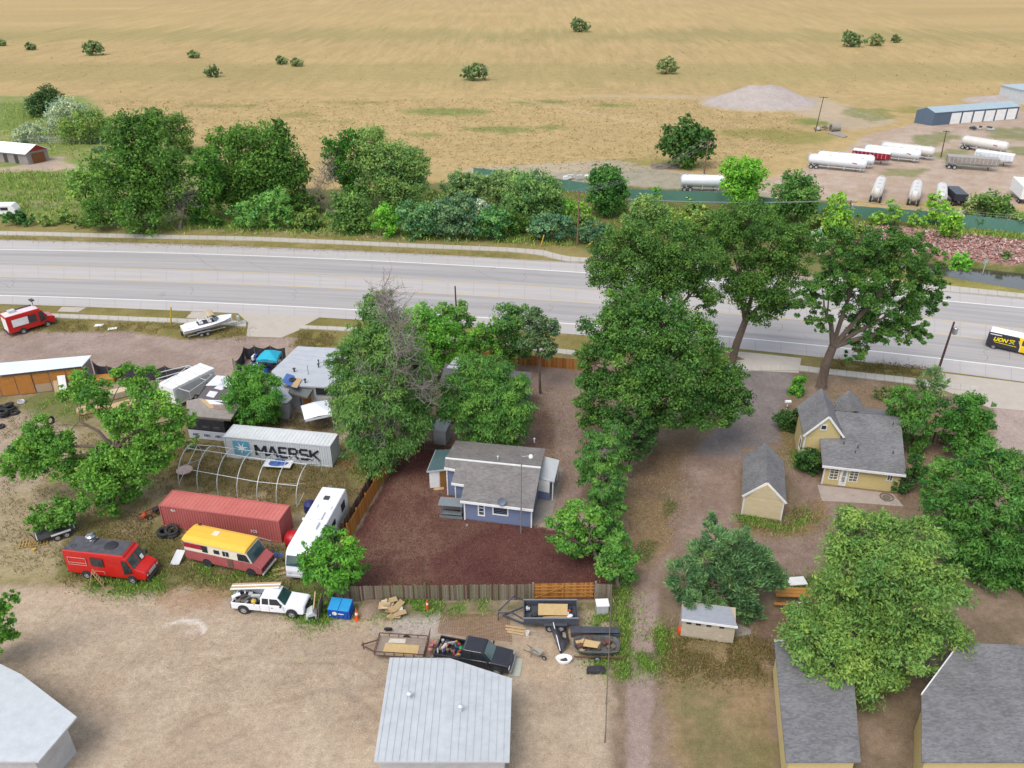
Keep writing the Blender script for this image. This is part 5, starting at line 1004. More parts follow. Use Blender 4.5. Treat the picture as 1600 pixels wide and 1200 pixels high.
for sg in (-1, 1):
    yo = sg*(hw*.97+.015); s = MB(); s.panel([(x1-1.9, yo, 1.35), (x1-.95, yo, 1.35), (x1-1.4, yo*.97, 2.05), (x1-1.9, yo*.97, 2.05)], .05); s.build('side_window', glass, t); s = MB(); s.box((x0-.01, sg*.85, 1.1), (.05, .14, .5)); s.build('tail_light', lampr, t)
    for xx in (-wb/2, wb/2): s = MB(); s.lathe((xx, sg*(hw-.01), .4), (0, 1, 0), [(.42, -.04), (.42, .02)], 16); s.build('wheel_arch', black_p, t); tyre_w(t, (xx, sg*(hw-.05), .34), .34, .22)
    s = MB(); s.panel([(x0-.01, sg*.08, 1.35), (x0-.01, sg*.75, 1.35), (x0-.01, sg*.72, 2.0), (x0-.01, sg*.08, 2.0)], .03); s.build('rear_window', glass, t)
yl_ = mat('lettering_yellow', A(250, 226, 40, .8), None, 3); text('LION', .72, yl_, t, frame_M((x0+1.55, -hw-.02, 1.5), (1, 0, 0), (0, 0, 1)), ext=.012, bold=.03, shear=.25)
s = MB(); cx_, cz_ = x0+2.95, 1.5; [s.bar((cx_-.3, -hw-.02, cz_+a), (cx_+.3, -hw-.02, cz_+b), .012, .09) for a, b in ((-.25, .25), (.25, -.2), (.3, .32))]; s.build('emblem', yl_, t)
s = MB(); s.bar((x0+.9, -hw-.015, 1.08), (x0+3.6, -hw-.015, 1.0), .012, .07); s.build('small_lettering_line', yl_, t); s = MB(); s.bar((x0+.2, -hw*.95-.02, 2.1), (x0+1.6, -hw*.95-.02, 2.1), .012, .12); s.build('roof_line_lettering', white, t)
s = MB(); s.tube([(xs_p+.05, -hw-.01, .4), (xs_p+.02, -hw-.012, 1.2), (xs_p-.3, -hw*.985-.01, 1.9)], .04, 5); s.build('swoosh', white, t)

# ---- boat on trailer
c0 = g(292, 533); c1 = g(381, 512); d_ = (c1-c0); yaw = math.atan2(d_.y, d_.x); LB = d_.length
nrm = Vector((-d_.y, d_.x, 0)).normalized()
t = thing('motor_boat', 'white motor boat with tan folded canopy on a trailer by the driveway apron', 'boat', (c0+c1)/2+nrm*1.2, yaw); hL = LB*.86
secs = [(-LB/2-.1, 1.15, .9), (-LB/2+1.2, 1.32, .95), (-.3, 1.32, 1.02), (LB*.2, 1.05, 1.15), (LB*.32, .6, 1.18), (-LB/2+hL, .06, 1.28)]; vs = []; zk = .62
for x, w, k in secs: vs += [(x, 0, zk+(k-.9)*.9), (x, w*.72, zk+.3+(k-.9)), (x, w*.97, zk+.78*k), (x, w, zk+.95*k), (x, w*.86, zk+1.02*k), (x, 0, zk+1.06*k), (x, -w*.86, zk+1.02*k), (x, -w, zk+.95*k), (x, -w*.97, zk+.78*k), (x, -w*.72, zk+.3+(k-.9))]
fs = [(r_*10+i, r_*10+(i+1) % 10, (r_+1)*10+(i+1) % 10, (r_+1)*10+i) for r_ in range(5) for i in range(10)]+[tuple(range(10))[::-1], tuple(range(50, 60))]
s = MB(); s.add(vs, fs); s.build('hull', whitev, t, bevel=.02)
for sg in (-1, 1): s = MB(); s.tube([(x, sg*(w+.01), zk+.86*k) for x, w, k in secs[:-1]], .035, 5); s.build('rub_strip', mat('grey_blue', A(120, 132, 150), None, 3), t)
s = MB(); s.box((-.8, 0, zk+1.07), (2.3, 1.4, .1)); s.build('cockpit', mat('cockpit_dark', A(60, 58, 68), None, 3), t)
for x in (-1.5, -.3):
    for sg in (-1, 1): s = MB(); s.box((x, sg*.4, zk+1.2), (.5, .45, .25)); s.box((x-.22, sg*.4, zk+1.4), (.1, .45, .35)); s.build('seat', white, t, bevel=.04)
s = MB(); s.box((-LB/2+.9, 0, zk+1.02), (1.0, 1.9, .2)); s.build('engine_cover', whitev, t, bevel=.08)
s = MB(); s.panel([(.45, -.85, zk+1.1), (1.1, 0, zk+1.15), (.75, 0, zk+1.6), (.2, -.75, zk+1.55)], .02); s.panel([(.45, .85, zk+1.1), (1.1, 0, zk+1.15), (.75, 0, zk+1.6), (.2, .75, zk+1.55)], .02); s.build('windscreen', tealg, t)
s = MB(); s.add([(x, yy, zk+2.2+z) for x, z in ((-.5, -.1), (-.2, .1), (.3, .1), (.5, -.1)) for yy in (-1, 1)], [(0, 1, 3, 2), (2, 3, 5, 4), (4, 5, 7, 6)]); s.bar((-.3, -.95, zk+1.0), (0, -.95, zk+2.2), .03); s.bar((-.3, .95, zk+1.0), (0, .95, zk+2.2), .03); s.build('folded_canopy', mat('tan_canvas', A(214, 192, 160), None, 3), t)
s = MB(); s.box((-LB/2-.2, 0, .75), (.35, .35, .6)); s.build('outdrive', black_p, t)
bt = thing('boat_trailer', 'galvanised twin axle boat trailer under the white motor boat', 'trailer', t.location, yaw)
s = MB(); [s.bar((-LB/2+.3, sg*.85, .5), (LB*.2, sg*.75, .55), .1) or s.bar((LB*.2, sg*.75, .55), (LB/2+.1, 0, .55), .1) for sg in (-1, 1)]; s.bar((LB*.3, 0, .55), (LB/2+.9, 0, .55), .12); s.bar((-1.6, -.9, .48), (-1.6, .9, .48), .1); s.build('frame', galv, bt); s = MB(); s.bar((LB/2-.3, 0, .5), (LB/2-.35, 0, 1.5), .1); s.box((LB/2-.3, 0, 1.2), (.3, .5, .5)); s.build('winch_post', galv, bt)
for sg in (-1, 1):
    for x in (-1.9, -1.05): tyre_w(bt, (x, sg*1.08, .34), .34, .2)
    s = MB(); s.box((-1.48, sg*1.08, .76), (1.8, .26, .05)); s.build('mudguard', galv, bt)

# ---- dark car beyond the left meadow, pale camper at the left edge
def small_car(name, label, px, yaw, m, L=4.4, cat='car'):
    t = thing(name, label, cat, g(*px), yaw); s = MB(); s.side([(-L/2, .3, 1), (L/2, .3, 1), (L/2, .75, .95), (L/2-1.2, .95, .95), (-L/2+.5, 1.0, .95), (-L/2, .8, .95)], .9); s.build('body', m, t, bevel=.08); s = MB(); s.side([(-L/2+.4, .95, .9), (L/2-1.1, .93, .9), (L/2-1.8, 1.45, .75), (-L/2+1.2, 1.45, .75)], .9); s.build('cabin', glass, t, bevel=.05)
    for sg in (-1, 1):
        for x in (-L*.3, L*.3): tyre_w(t, (x, sg*.82, .32), .32, .2)
    return t
small_car('parked_car', 'dark blue car parked in the meadow left of the big elm row', (157, 238), 2.6, mat('navy_paint', A(40, 48, 78), None, 1, .3, coat=.5))
t = thing('camper_shell', 'white camper shell behind the bushes at the left edge beyond the road', 'camper', g(8, 336), .1); s = MB(); s.side([(-4, .5, 1), (2.5, .5, 1), (2.8, 1.2, 1), (2.2, 2.3, .95), (-4, 2.4, .95)], 1.2); s.build('body', white, t, bevel=.1); s = MB(); s.panel([(0, -1.22, 1.3), (1.4, -1.22, 1.3), (1.4, -1.2, 1.9), (0, -1.2, 1.9)], .04); s.build('window', glass, t)
# small car parked down the bottom right
# ---- tanker trailers in the far yard
tank_w = mat('tank_white', A(226, 230, 234, .85), A(206, 212, 218, .85), .6, .4, .1, fine=.03, grime=(A(150, 150, 150), .7, .7)); tank_c = mat('tank_cream', A(214, 210, 204, .8), A(194, 188, 180, .8), .6, .45, grime=(A(150, 130, 110), .8, .66)); redt = mat('tractor_red', A(170, 28, 48), None, 1, .4)
def tanker(label, a, b, m, R_=1.15, conical=False, group='tanker trailers in the far yard', zc=2.05, mark=True):
    A_, B_ = g(*a), g(*b); d = B_-A_; L = d.length; t = thing('tanker_trailer', label, 'tanker trailer', (A_+B_)/2, math.atan2(d.y, d.x), group)
    h_ = L/2; s = MB(); pr = [(.01, -h_), (R_*.6, -h_+.08), (R_*.92, -h_+.4), (R_, -h_+.9), (R_, h_-.9), (R_*.92, h_-.4), (R_*.6, h_-.08), (.01, h_)]; s.lathe((0, 0, zc), (1, 0, 0), pr, 20); s.build('tank', m, t, smooth=True)
    n = max(3, int(L/2.6))
    for i in range(n):
        x = -h_+1.2+(L-2.4)*i/(n-1)
        if conical: s = MB(); s.lathe((x, 0, .75), (0, 0, 1), [(.12, 0), (.7, .8)], 10); s.build('hopper', m, t)
        s = MB(); s.box((x, -R_*.75, .95), (.18, .1, 1.0)); s.box((x, R_*.75, .95), (.18, .1, 1.0)); s.build('strut', galv, t)
        s = MB(); s.lathe((x, 0, zc+R_), (0, 0, 1), [(.28, -.05), (.28, .12), (.01, .14)], 10); s.build('manhole', galv, t)
    s = MB(); s.bar((-h_+.3, -.6, .75), (h_-.3, -.6, .75), .14, .2); s.bar((-h_+.3, .6, .75), (h_-.3, .6, .75), .14, .2); s.build('chassis', galv, t)
    for x in (-h_+.9, -h_+2.1):
        for sg in (-1, 1): tyre_w(t, (x, sg*.95, .5), .5, .4)
    s = MB(); s.tube([(-h_-.1, -.6, .6), (-h_-.1, -.6, zc+R_), (-h_+.4, -.6, zc+R_+.15)], .05, 5); s.tube([(-h_-.1, .6, .6), (-h_-.1, .6, zc+R_), (-h_+.4, .6, zc+R_+.15)], .05, 5); s.build('ladder', galv, t)
    [MB().bar((h_-2.2, q_, .15), (h_-2.2, q_, 1.0), .12).build('landing_leg', steel_d, t) for q_ in (-.5, .5)]
    if mark: s = MB(); s.panel([(h_-3.2, -R_-.02, zc+.1), (h_-2.2, -R_-.02, zc-.05), (h_-2.2, -R_-.02, zc+.2), (h_-3.2, -R_-.02, zc+.3)], .03); s.build('red_mark', mat('faded_red_mark', A(206, 120, 130), None, 2), t)
    return t
tanker('white cylindrical tanker trailer nearest the camera in the left pair of the far yard', (1261, 261), (1352, 270), tank_w)
tanker('white tanker trailer standing just behind the nearest of the left pair', (1275, 256), (1364, 264), tank_w, 1.1, mark=False)
tanker('white tanker trailer with faded red mark, front of the middle pair', (1348, 246), (1436, 255), tank_w)
tanker('pale tanker trailer behind the marked one, its end ladder to the right', (1374, 241), (1458, 251), tank_c, 1.15, mark=False)
tanker('off white tanker trailer standing alone right of the utility pole in the far yard', (1500, 231), (1572, 243), tank_c, 1.2)
tanker('white tanker trailer partly hidden behind the green screened fence', (1062, 297), (1130, 299), tank_w, 1.25, zc=2.2, mark=False)
tanker('narrow hopper tanker parked nose to the fence, leftmost of three', (1366, 318), (1374, 296), tank_c, 1.1, True, mark=False)
tanker('narrow hopper tanker parked nose to the fence, middle of three', (1425, 323), (1430, 302), tank_c, 1.15, True, mark=False)
tanker('narrow hopper tanker half hidden by the light green tree at the fence', (1467, 326), (1468, 306), tank_c, 1.1, True, mark=False)
# hopper-bottom grain trailers
def hopper_trailer(label, a, b, m, top, red=False):
    A_, B_ = g(*a), g(*b); d = B_-A_; L = d.length; t = thing('grain_trailer', label, 'trailer', (A_+B_)/2, math.atan2(d.y, d.x), 'grain trailers in the far yard'); h_ = L/2
    s = MB(); s.side([(-h_, 1.5, 1), (-h_+2.2, 1.1, .8), (-.3, 1.6, 1), (.3, 1.6, 1), (h_-2.5, 1.1, .8), (h_, 1.7, 1), (h_, 2.9, 1), (-h_, 2.9, 1)], 1.25); s.build('hopper_body', m, t); s = MB(); s.box((0, 0, 2.96), (L, 2.4, .1)); s.build('tarp_cover', top, t)
    for i in range(int(L/.9)): s = MB(); x = -h_+.4+i*.9; s.bar((x, -1.27, 1.7), (x, -1.27, 2.9), .07); s.build('rib', galv, t)
    s = MB(); s.bar((-h_, -.5, .9), (h_, -.5, 1.1), .14, .2); s.bar((-h_, .5, .9), (h_, .5, 1.1), .14, .2); s.build('chassis', galv, t)
    for x in (-h_+.7, -h_+1.9):
        for sg in (-1, 1): tyre_w(t, (x, sg*.95, .5), .5, .4)
    [MB().bar((h_-1.8, q_, .1), (h_-1.8, q_, 1.0), .12).build('landing_leg', steel_d, t) for q_ in (-.5, .5)]; return t
hopper_trailer('dusty grey hopper bottom grain trailer front of the right pair in the far yard', (1476, 262), (1556, 268), mat('dusty_hopper', A(176, 166, 158), A(150, 140, 132), 1, .7), mat('grey_tarp', A(190, 184, 178), None, 1))
hopper_trailer('white topped trailer with a red front behind the grain trailer at the right', (1520, 254), (1580, 262), tank_w, white)
hopper_trailer('white topped red trailer wedged between the two tanker pairs', (1330, 252), (1388, 259), redt, white)
t = thing('flatbed_truck', 'black dump trailer with slatted cover backed up to the green fence', 'trailer', g(1497, 322), R(82)); s = MB(); s.box((2.5, 0, 1.9), (6.2, 2.5, 1.4)); s.build('box', mat('slate_black', A(60, 64, 74), None, 1), t); [MB().box((-.4+i*.75, 0, 2.64), (.4, 2.4, .06)).build('slat', mat('slate_grey', A(120, 126, 138), None, 1), t) for i in range(8)]; s = MB(); s.bar((-.6, -.5, .8), (5.6, -.5, .8), .2); s.bar((-.6, .5, .8), (5.6, .5, .8), .2); s.build('chassis', black_p, t); [tyre_w(t, (x, sg*1, .5), .5, .4) for x in (0, 1.2) for sg in (-1, 1)]
t = thing('white_box_trailer', 'white box trailer cut by the right edge behind the green fence', 'trailer', g(1600, 318), R(76)); s = MB(); s.box((3, 0, 2.4), (8, 2.6, 2.6)); s.build('box', white, t, bevel=.05); [tyre_w(t, (x, sg*1, .5), .5, .4) for x in (0, 1.2) for sg in (-1, 1)]
# distant odds: concrete pipe, boulders, junk
mb = MB(); p = g(1297, 205); mb.lathe(p+Vector((0, 0, 1.0)), (1, .15, 0), [(.8, 0), (1.0, 0), (1.0, 2.6), (.8, 2.6), (.8, 0)], 16); tag(mb.build('concrete_pipe', conc2), 'round concrete pipe section lying at the edge of the far yard', 'pipe')
slab('concrete_plank', [(1293, 209), (1312, 207), (1324, 214), (1318, 216)], 'flat concrete slab lying beside the round pipe in the far yard', .3, conc2, .3, 0, None)
bpy.data.objects['concrete_plank']['category'] = 'slab'
for i, (a, b, m_, lb_) in enumerate((((1530, 203), 3, steel_d, 'dark scrap vehicle chassis near the storage units'), ((1277, 203), 2.2, wood_g, 'small heap of scrap by the leaning far pole'), ((900, 281), 2.6, white, 'white scrap frame behind the willow shrubs beyond the fence'))):
    t = thing('scrap_pile', lb_, 'scrap', g(*a));
    for k in range(9): s = MB(); s.box((rnd.uniform(-b, b), rnd.uniform(-1, 1), .3+rnd.random()*.6), (rnd.uniform(.4, 2), rnd.uniform(.3, .8), rnd.uniform(.2, .8)), rnd.random()*3); s.build('scrap_piece', m_ if k % 3 else galv, t)
# ================================================================ FENCES, POLES, YARD THINGS
UPZ = Vector((0, 0, 1))
def board_fence(name, label, a, b, h_, m, side, bw=.14, gap=.012, rails=(.35, 1.45), rail_m=None, post_m=None, jit=.04, cat='fence', ms=None, horiz=False):
    a, b = V(a), V(b); d = (b-a); L = d.length; u = d.normalized(); n = Vector((-u.y, u.x, 0))*side; t = thing(name, label, cat, a, math.atan2(u.y, u.x)); k = int(L/bw)
    ms = ms or [m]; meshes = []
    for m_ in ms:
        for v in range(3):
            mb = MB(); hh = h_+rnd.uniform(-jit, jit); mb.box((0, 0, hh/2), (bw-gap, .02, hh)); meshes.append(mb.mesh('board', m_))
    for i in range(min(k, 290)):
        o = link(bpy.data.objects.new('board', rnd.choice(meshes)), t); o.location = (bw*(i+.5), side*.03+rnd.uniform(-.006, .006), .03); o.rotation_euler = (rnd.uniform(-.01, .01), rnd.uniform(-.012, .012), 0)
    for z in rails: mb = MB(); mb.bar((0, -side*.03, z), (L, -side*.03, z), .04, .09); mb.build('rail', rail_m or ms[0], t)
    for i in range(int(L/2.4)+1):
        mb = MB(); x = min(i*2.4, L); mb.box((x, -side*.1, h_/2+.03), (.1, .1, h_+.06)); mb.build('post', post_m or rail_m or ms[0], t)
    return t
gw = [mat('fence_grey_a', A(150, 136, 116), A(112, 104, 84), 3, .95), mat('fence_grey_b', A(118, 104, 90), A(140, 136, 108), 3, .95), mat('fence_grey_c', A(166, 154, 136), A(120, 108, 94), 3, .95), mat('fence_brown', A(112, 84, 70), A(86, 66, 56), 3, .95), mat('fence_green_grey', A(138, 140, 108), A(110, 110, 84), 3, .95)]
ow = [mat('cedar_a', A(204, 138, 62), A(182, 112, 46), 3, .85), mat('cedar_b', A(188, 118, 50), A(160, 94, 40), 3, .85), mat('cedar_c', A(214, 154, 78), A(190, 126, 56), 3, .85)]
board_fence('board_fence', 'weathered grey board fence along the bottom of the mulch yard', g(511, 940), g(833, 937), 1.75, None, -1, ms=gw, rail_m=gw[3])
board_fence('board_fence', 'short weathered fence section right of the orange gate', g(929, 937), g(955, 938), 1.8, None, -1, ms=gw[:3], rail_m=gw[0])
board_fence('cedar_fence', 'new orange cedar fence between the motorhome and the mulch yard', g(546, 842), g(609, 735), 1.8, None, -1, ms=ow, rail_m=ow[0])
board_fence('board_fence', 'older dark board fence running just behind the orange cedar fence', g(536, 838), g(600, 727), 1.6, None, -1, ms=gw[1:4], rail_m=gw[3])
board_fence('cedar_fence', 'low orange fence by the road behind the slender tree', g(740, 563), g(925, 580), 1.5, None, -1, bw=.2, ms=ow, rail_m=ow[1])
board_fence('rail_fence', 'low picket fence with pale top rails behind the lean-to', g(664, 704), g(712, 709), 1.0, None, -1, bw=.22, gap=.06, ms=[gw[3]], rail_m=gw[2], rails=(.3, .95))
board_fence('board_fence', 'dark board fence glimpsed between trees right of the farmhouse', g(1440, 690), g(1500, 700), 1.4, None, -1, bw=.2, ms=gw[1:4], rail_m=gw[3])
# double gate: vertical pickets behind four horizontal rails
a, b = g(834, 938), g(928, 936); gt = thing('cedar_gate', 'wide orange cedar double gate in the grey fence', 'gate', a, math.atan2((b-a).y, (b-a).x)); L = (b-a).length
mm = [MB().box((0, .06, .9), (.135, .02, 1.7)).mesh('picket', m_) for m_ in ow]
for i in range(int(L/.15)): o = link(bpy.data.objects.new('picket', rnd.choice(mm)), gt); o.location = (.15*(i+.5), 0, .08)
for z in (.35, .8, 1.2, 1.55): mb = MB(); mb.bar((.05, .02, z), (L/2-.03, .02, z), .04, .1); mb.build('rail', ow[2], gt); mb = MB(); mb.bar((L/2+.03, .02, z), (L-.05, .02, z), .04, .1); mb.build('rail', ow[2], gt)
mb = MB(); mb.bar((.1, -.03, .3), (L/2-.1, -.03, 1.5), .03, .09); mb.build('brace', ow[2], gt); mb = MB(); mb.bar((L-.1, -.03, .3), (L/2+.1, -.03, 1.5), .03, .09); mb.build('brace', ow[2], gt)
for x in (-.08, L+.08): mb = MB(); mb.box((x, 0, 1), (.16, .16, 2)); mb.build('post', gw[2], gt)
# green screened fence
GF = [(740, 278), (790, 284), (870, 296), (985, 313), (1130, 318), (1230, 331), (1345, 341), (1437, 348), (1510, 356), (1600, 366), (1760, 386), (2000, 420)]
gs = mat('green_screen', A(108, 156, 138), A(94, 142, 126), .25, .85, fine=.05, stretch=(1, 1, .2)); ft = thing('screened_fence', 'long fence with green privacy screen along the tanker yard', 'fence', g(*GF[0]))
tot = 0.
for i in range(len(GF)-1):
    p, q = g(*GF[i]), g(*GF[i+1]); n = max(1, round((q-p).length/3.0))
    for k in range(n):
        a_, b_ = p.lerp(q, k/n), p.lerp(q, (k+1)/n); mb = MB(ft.location); c_ = (a_+b_)/2+Vector((0, -.05, 0)); mb.add([a_, c_, b_, a_+UPZ*2.4, c_+UPZ*2.34, b_+UPZ*2.4], [(0, 1, 4, 3), (1, 2, 5, 4)]); mb.build('screen_panel', gs, ft); mb = MB(ft.location); mb.tube([a_+Vector((0, .05, 0)), a_+Vector((0, .05, 2.5))], .05, 5); mb.build('post', galv, ft)
# black shade-cloth fence
sc_ = mat('black_shade_cloth', (.02, .02, .026), (.05, .05, .06), 1.5, .8)
def cloth_fence(label, pts, h0=1.9):
    t = thing('shade_cloth_fence', label, 'fence', g(*pts[0]));
    for i in range(len(pts)-1):
        a_, b_ = g(*pts[i]), g(*pts[i+1]); n = 5; mb = MB(t.location); vs = []
        for k in range(n+1): p = a_.lerp(b_, k/n); sag = .35*math.sin(math.pi*k/n)+.08*rnd.random(); vs += [p+Vector((.1*(-1)**k, -.25*sag, 0)), p+UPZ*(h0-sag)]
        mb.add(vs, [(2*k, 2*k+2, 2*k+3, 2*k+1) for k in range(n)]); mb.build('cloth', sc_, t); mb = MB(t.location); mb.bar(a_, a_+UPZ*(h0+.1), .09); mb.build('post', wood_g, t)
cloth_fence('sagging black cloth fence right of the long timber store', [(150, 585), (172, 592), (195, 590), (228, 595), (262, 592), (292, 594), (320, 592)])
cloth_fence('black cloth fence round the corner with the blue awning', [(372, 585), (384, 562), (400, 560), (425, 560), (448, 562)])
board_fence('board_fence', 'short pale grey boards left of the blue awning', g(366, 580), g(374, 585), 1.8, None, -1, bw=.25, ms=[gw[2]])
# thin wire fence in the meadow
t = thing('wire_fence', 'grey wire mesh fence along the far meadow behind the block garage', 'fence', g(30, 224)); A_, B_ = g(30, 224), g(158, 225)
for k in range(9): mb = MB(t.location); p = A_.lerp(B_, k/8); mb.tube([p, p+UPZ*2.0], .08, 5); mb.build('post', galv, t)
for z in (.4, .8, 1.2, 1.6, 1.95): mb = MB(t.location); mb.bar(A_+UPZ*z, B_+UPZ*z, .04, .05); mb.build('wire', galv, t)
# pipe fence at the driveway
t = thing('pipe_fence', 'thin pale rail fence between the junk trailers and the narrow drive', 'fence', g(955, 940)); P = [g(955, 936), g(952, 985), g(950, 1040), g(947, 1100), g(945, 1160)]
for i in range(4): mb = MB(t.location); mb.tube([P[i]+UPZ*1.1, P[i+1]+UPZ*1.1], .04, 6); mb.build('rail', wood_g, t)
for p in P: mb = MB(t.location); mb.tube([p, p+UPZ*1.2], .05, 6); mb.build('post', wood_g, t)

# ---- poles
pole_m = mat('pole_wood', A(150, 118, 92), A(120, 92, 74), 2, .9, stretch=(2, 2, .2)); pole_d = mat('pole_dark', A(96, 70, 64), A(76, 56, 52), 2, .9); alu = mat('aluminium', A(206, 210, 214), None, 2, .4, .6)
def zat(b, py): return gy(800, py, b.y).z
def upole(label, base, top, arms=((.3, 1.2),), m=None, r_=.15, trans=False, name='utility_pole'):
    b = g(*base); tz = zat(b, top[1]); tp = gy(top[0], top[1], b.y); t = thing(name, label, 'utility pole', b); m = m or pole_m
    mb = MB(b); mb.tube([b, tp], [r_*1.15, r_*.75], 8); mb.build('pole', m, t); ends = []
    for dz, w in arms:
        c = tp-UPZ*dz; u = Vector((.25, .95, 0)).normalized() if w < 0 else Vector((.93, -.3, 0)); w = abs(w); mb = MB(b); mb.bar(c-u*w, c+u*w, .1, .12); mb.build('crossarm', m, t)
        for k in (-1, -.4, .4, 1):
            q = c+u*w*k*.92; mb = MB(b); mb.lathe(q+UPZ*.06, UPZ, [(.05, 0), (.08, .1), (.05, .22), (.01, .24)], 7); mb.build('insulator', alu, t); ends.append(q+UPZ*.28)
    if trans: mb = MB(b); q = tp-UPZ*1.6+Vector((.38, -.1, 0)); mb.lathe(q, UPZ, [(.26, 0), (.3, .1), (.3, .8), (.2, .9), (.05, .95)], 10); mb.build('transformer', alu, t)
    return t, ends, tp
t1, e1, p1 = upole('tall pale utility pole in the verge beside the long blue green shrub', (902, 382), (905, 299), ((.2, 1.3), (1.8, -1.0)))
t2_, e2, p2 = upole('utility pole with silver transformer in the shrubs right of the tall pale pole', (980, 352), (984, 312), ((.2, .9),), trans=True)
t3, e3, p3 = upole('utility pole with insulators beside the creek, nearest the red rocks', (1320, 372), (1330, 313), ((.3, 1.0),), trans=True)
t4, e4, p4 = upole('twin armed utility pole in front of the lone field tree', (1100, 272), (1107, 219), ((.4, 1.6), (1.6, 1.2)))
upole('thin leaning pole beside the round concrete pipe in the far yard', (1274, 206), (1287, 151), ((.2, 1.2),), pole_d, .12)
upole('thin dark pole among the tankers in the far yard', (1470, 246), (1479, 204), ((.2, .8),), pole_d, .12)
t7, e7, p7 = upole('dark leaning utility pole with transformer in front of the yellow house verge', (1460, 597), (1491, 503), (), pole_d, .15, trans=True)
upole('dark thin utility pole rising behind the elm by the near road edge', (716, 540), (711, 447), (), pole_d, .12)
wire_m = mat('wire', A(170, 172, 176), None, 2, .6)
def wires(label, pairs, r_=.022, sag=.8):
    r_ *= .6
    t = thing('power_lines', label, 'cable', pairs[0][0])
    for a_, b_ in pairs:
        pts = [a_.lerp(b_, k/10)-UPZ*sag*4*(k/10)*(1-k/10) for k in range(11)]; mb = MB(t.location); mb.tube(pts, r_, 4, False); mb.build('wire', wire_m, t)
wires('power lines sagging from the tall pale pole up to the twin armed pole', list(zip(e1[:4], e4[:4])), .03, 1.5)
wires('power lines from the transformer pole across the creek trees to the red rock pole', list(zip(e2[:3], e3[:3])), .035, .5)
far = [gy(1900, 352+k*9, e3[0].y-20) for k in range(3)]; wires('power lines from the red rock pole off to the right', list(zip(e3[:3], far)), .035, .6)
wires('guy wires holding the red rock pole', [(p3-UPZ*.4, g(1345, 360)), (p3-UPZ*.4, g(1352, 352))], .03, 0)
yp = mat('yellow_marker', A(236, 196, 70), None, 3, .5)
for b_, tp_, lb_ in (((845, 385), (850, 367), 'yellow guy wire guard left of the tall pale pole'), ((915, 387), (926, 377), 'yellow guy wire guard leaning right of the tall pale pole'), ((267, 506), (267, 480), 'yellow marker post in the verge by the road left of the boat')):
    b = g(*b_); mb = MB(); mb.tube([b, gy(tp_[0], tp_[1], b.y)], .12, 6); tag(mb.build('marker_post', yp), lb_, 'post')
b = g(1535, 428); t = thing('road_sign', 'small pale green sign on a post beside the creek', 'sign', b); mb = MB(b); mb.bar(b, b+UPZ*2.3, .08); mb.build('post', galv, t); mb = MB(b); mb.box(b+UPZ*2.2, (.9, .05, .7), .3); mb.build('sign_plate', mat('pale_sign', A(180, 210, 200), None, 2), t)
# yard lamp in front of the blue cottage
b = g(814, 833); tz = zat(b, 712); t = thing('yard_lamp', 'slim silver lamp post with short arm and white head before the blue cottage', 'lamp', b); mb = MB(b); mb.tube([b, b+UPZ*tz], [.07, .05], 8); mb.build('post', alu, t)
mb = MB(b); mb.tube([b+UPZ*(tz-.1), b+Vector((.8, 0, tz))], .035, 6); mb.build('arm', alu, t); mb = MB(b); mb.lathe(b+Vector((.85, 0, tz-.35)), UPZ, [(.05, 0), (.17, .08), (.22, .25), (.14, .42), (.03, .46)], 12); mb.build('lamp_head', white, t, smooth=True)

# ---- tents and awning
def canopy(name, label, pts, zl, pk_, m, cat='canopy', legs=True):
    P = [g(*p, zl) for p in pts]; c = sum(P, Vector())/4; t = thing(name, label, cat, V(c)); mb = MB(t.location); top = c+UPZ*pk_; md = [(P[i]+P[(i+1) % 4])/2+UPZ*.12 for i in range(4)]
    mb.add(P+md+[top], [(i, 4+i, 8) for i in range(4)]+[(4+i, (i+1) % 4, 8) for i in range(4)]); mb.build('roof_cloth', m, t)
    for i in range(4): mb = MB(t.location); mb.add([P[i], P[(i+1) % 4], P[(i+1) % 4]-UPZ*.28, P[i]-UPZ*.28], [(0, 1, 2, 3)]); mb.build('valance', m, t)
    if legs:
        for p in P: mb = MB(t.location); mb.tube([V(p), p], .035, 6); mb.build('leg', alu, t)
    return t
canopy('tent_canopy', 'white pop-up canopy beside the big elm above the white container', [(470, 634), (511, 625), (519, 647), (476, 656)], 2.3, .8, mat('white_tent', A(236, 240, 246, .85), A(222, 228, 236, .85), 1, .6, fine=.02))
canopy('awning_canopy', 'bright teal blue pop-up canopy behind the left yard elm', [(400, 562), (414, 547), (440, 549), (432, 564)], 2.4, .8, mat('teal_tent', A(20, 178, 206, .75), A(30, 160, 190, .75), 1, .6, fine=.03))
mb = MB(); p = g(493, 664); mb.box(p+Vector((0, 1.4, .75)), (1.5, .75, .05), .1); o = tag(mb.build('folding_table', white), 'white folding table under the white pop-up canopy', 'table')
for x in (-.6, .6): mb = MB(); mb.box(p+Vector((x, 1.4, .37)), (.06, .6, .73), .1); mb.build('leg', alu, o)
cl = [mat('cloth_blue', A(40, 90, 190), None, 3), mat('cloth_navy', (.03, .04, .09), None, 3), white, black_p]
t = thing('clutter_pile', 'heap of blue, black and white goods under the teal canopy', 'clutter', g(418, 575))
for k in range(26): mb = MB(); mb.box((rnd.uniform(-2.2, 2.4), rnd.uniform(-1.5, 2), rnd.uniform(.2, 1.1)), (rnd.uniform(.3, 1.1), rnd.uniform(.3, .8), rnd.uniform(.2, .7)), rnd.random()*3); mb.build('item', cl[k % 4], t, bevel=.06)
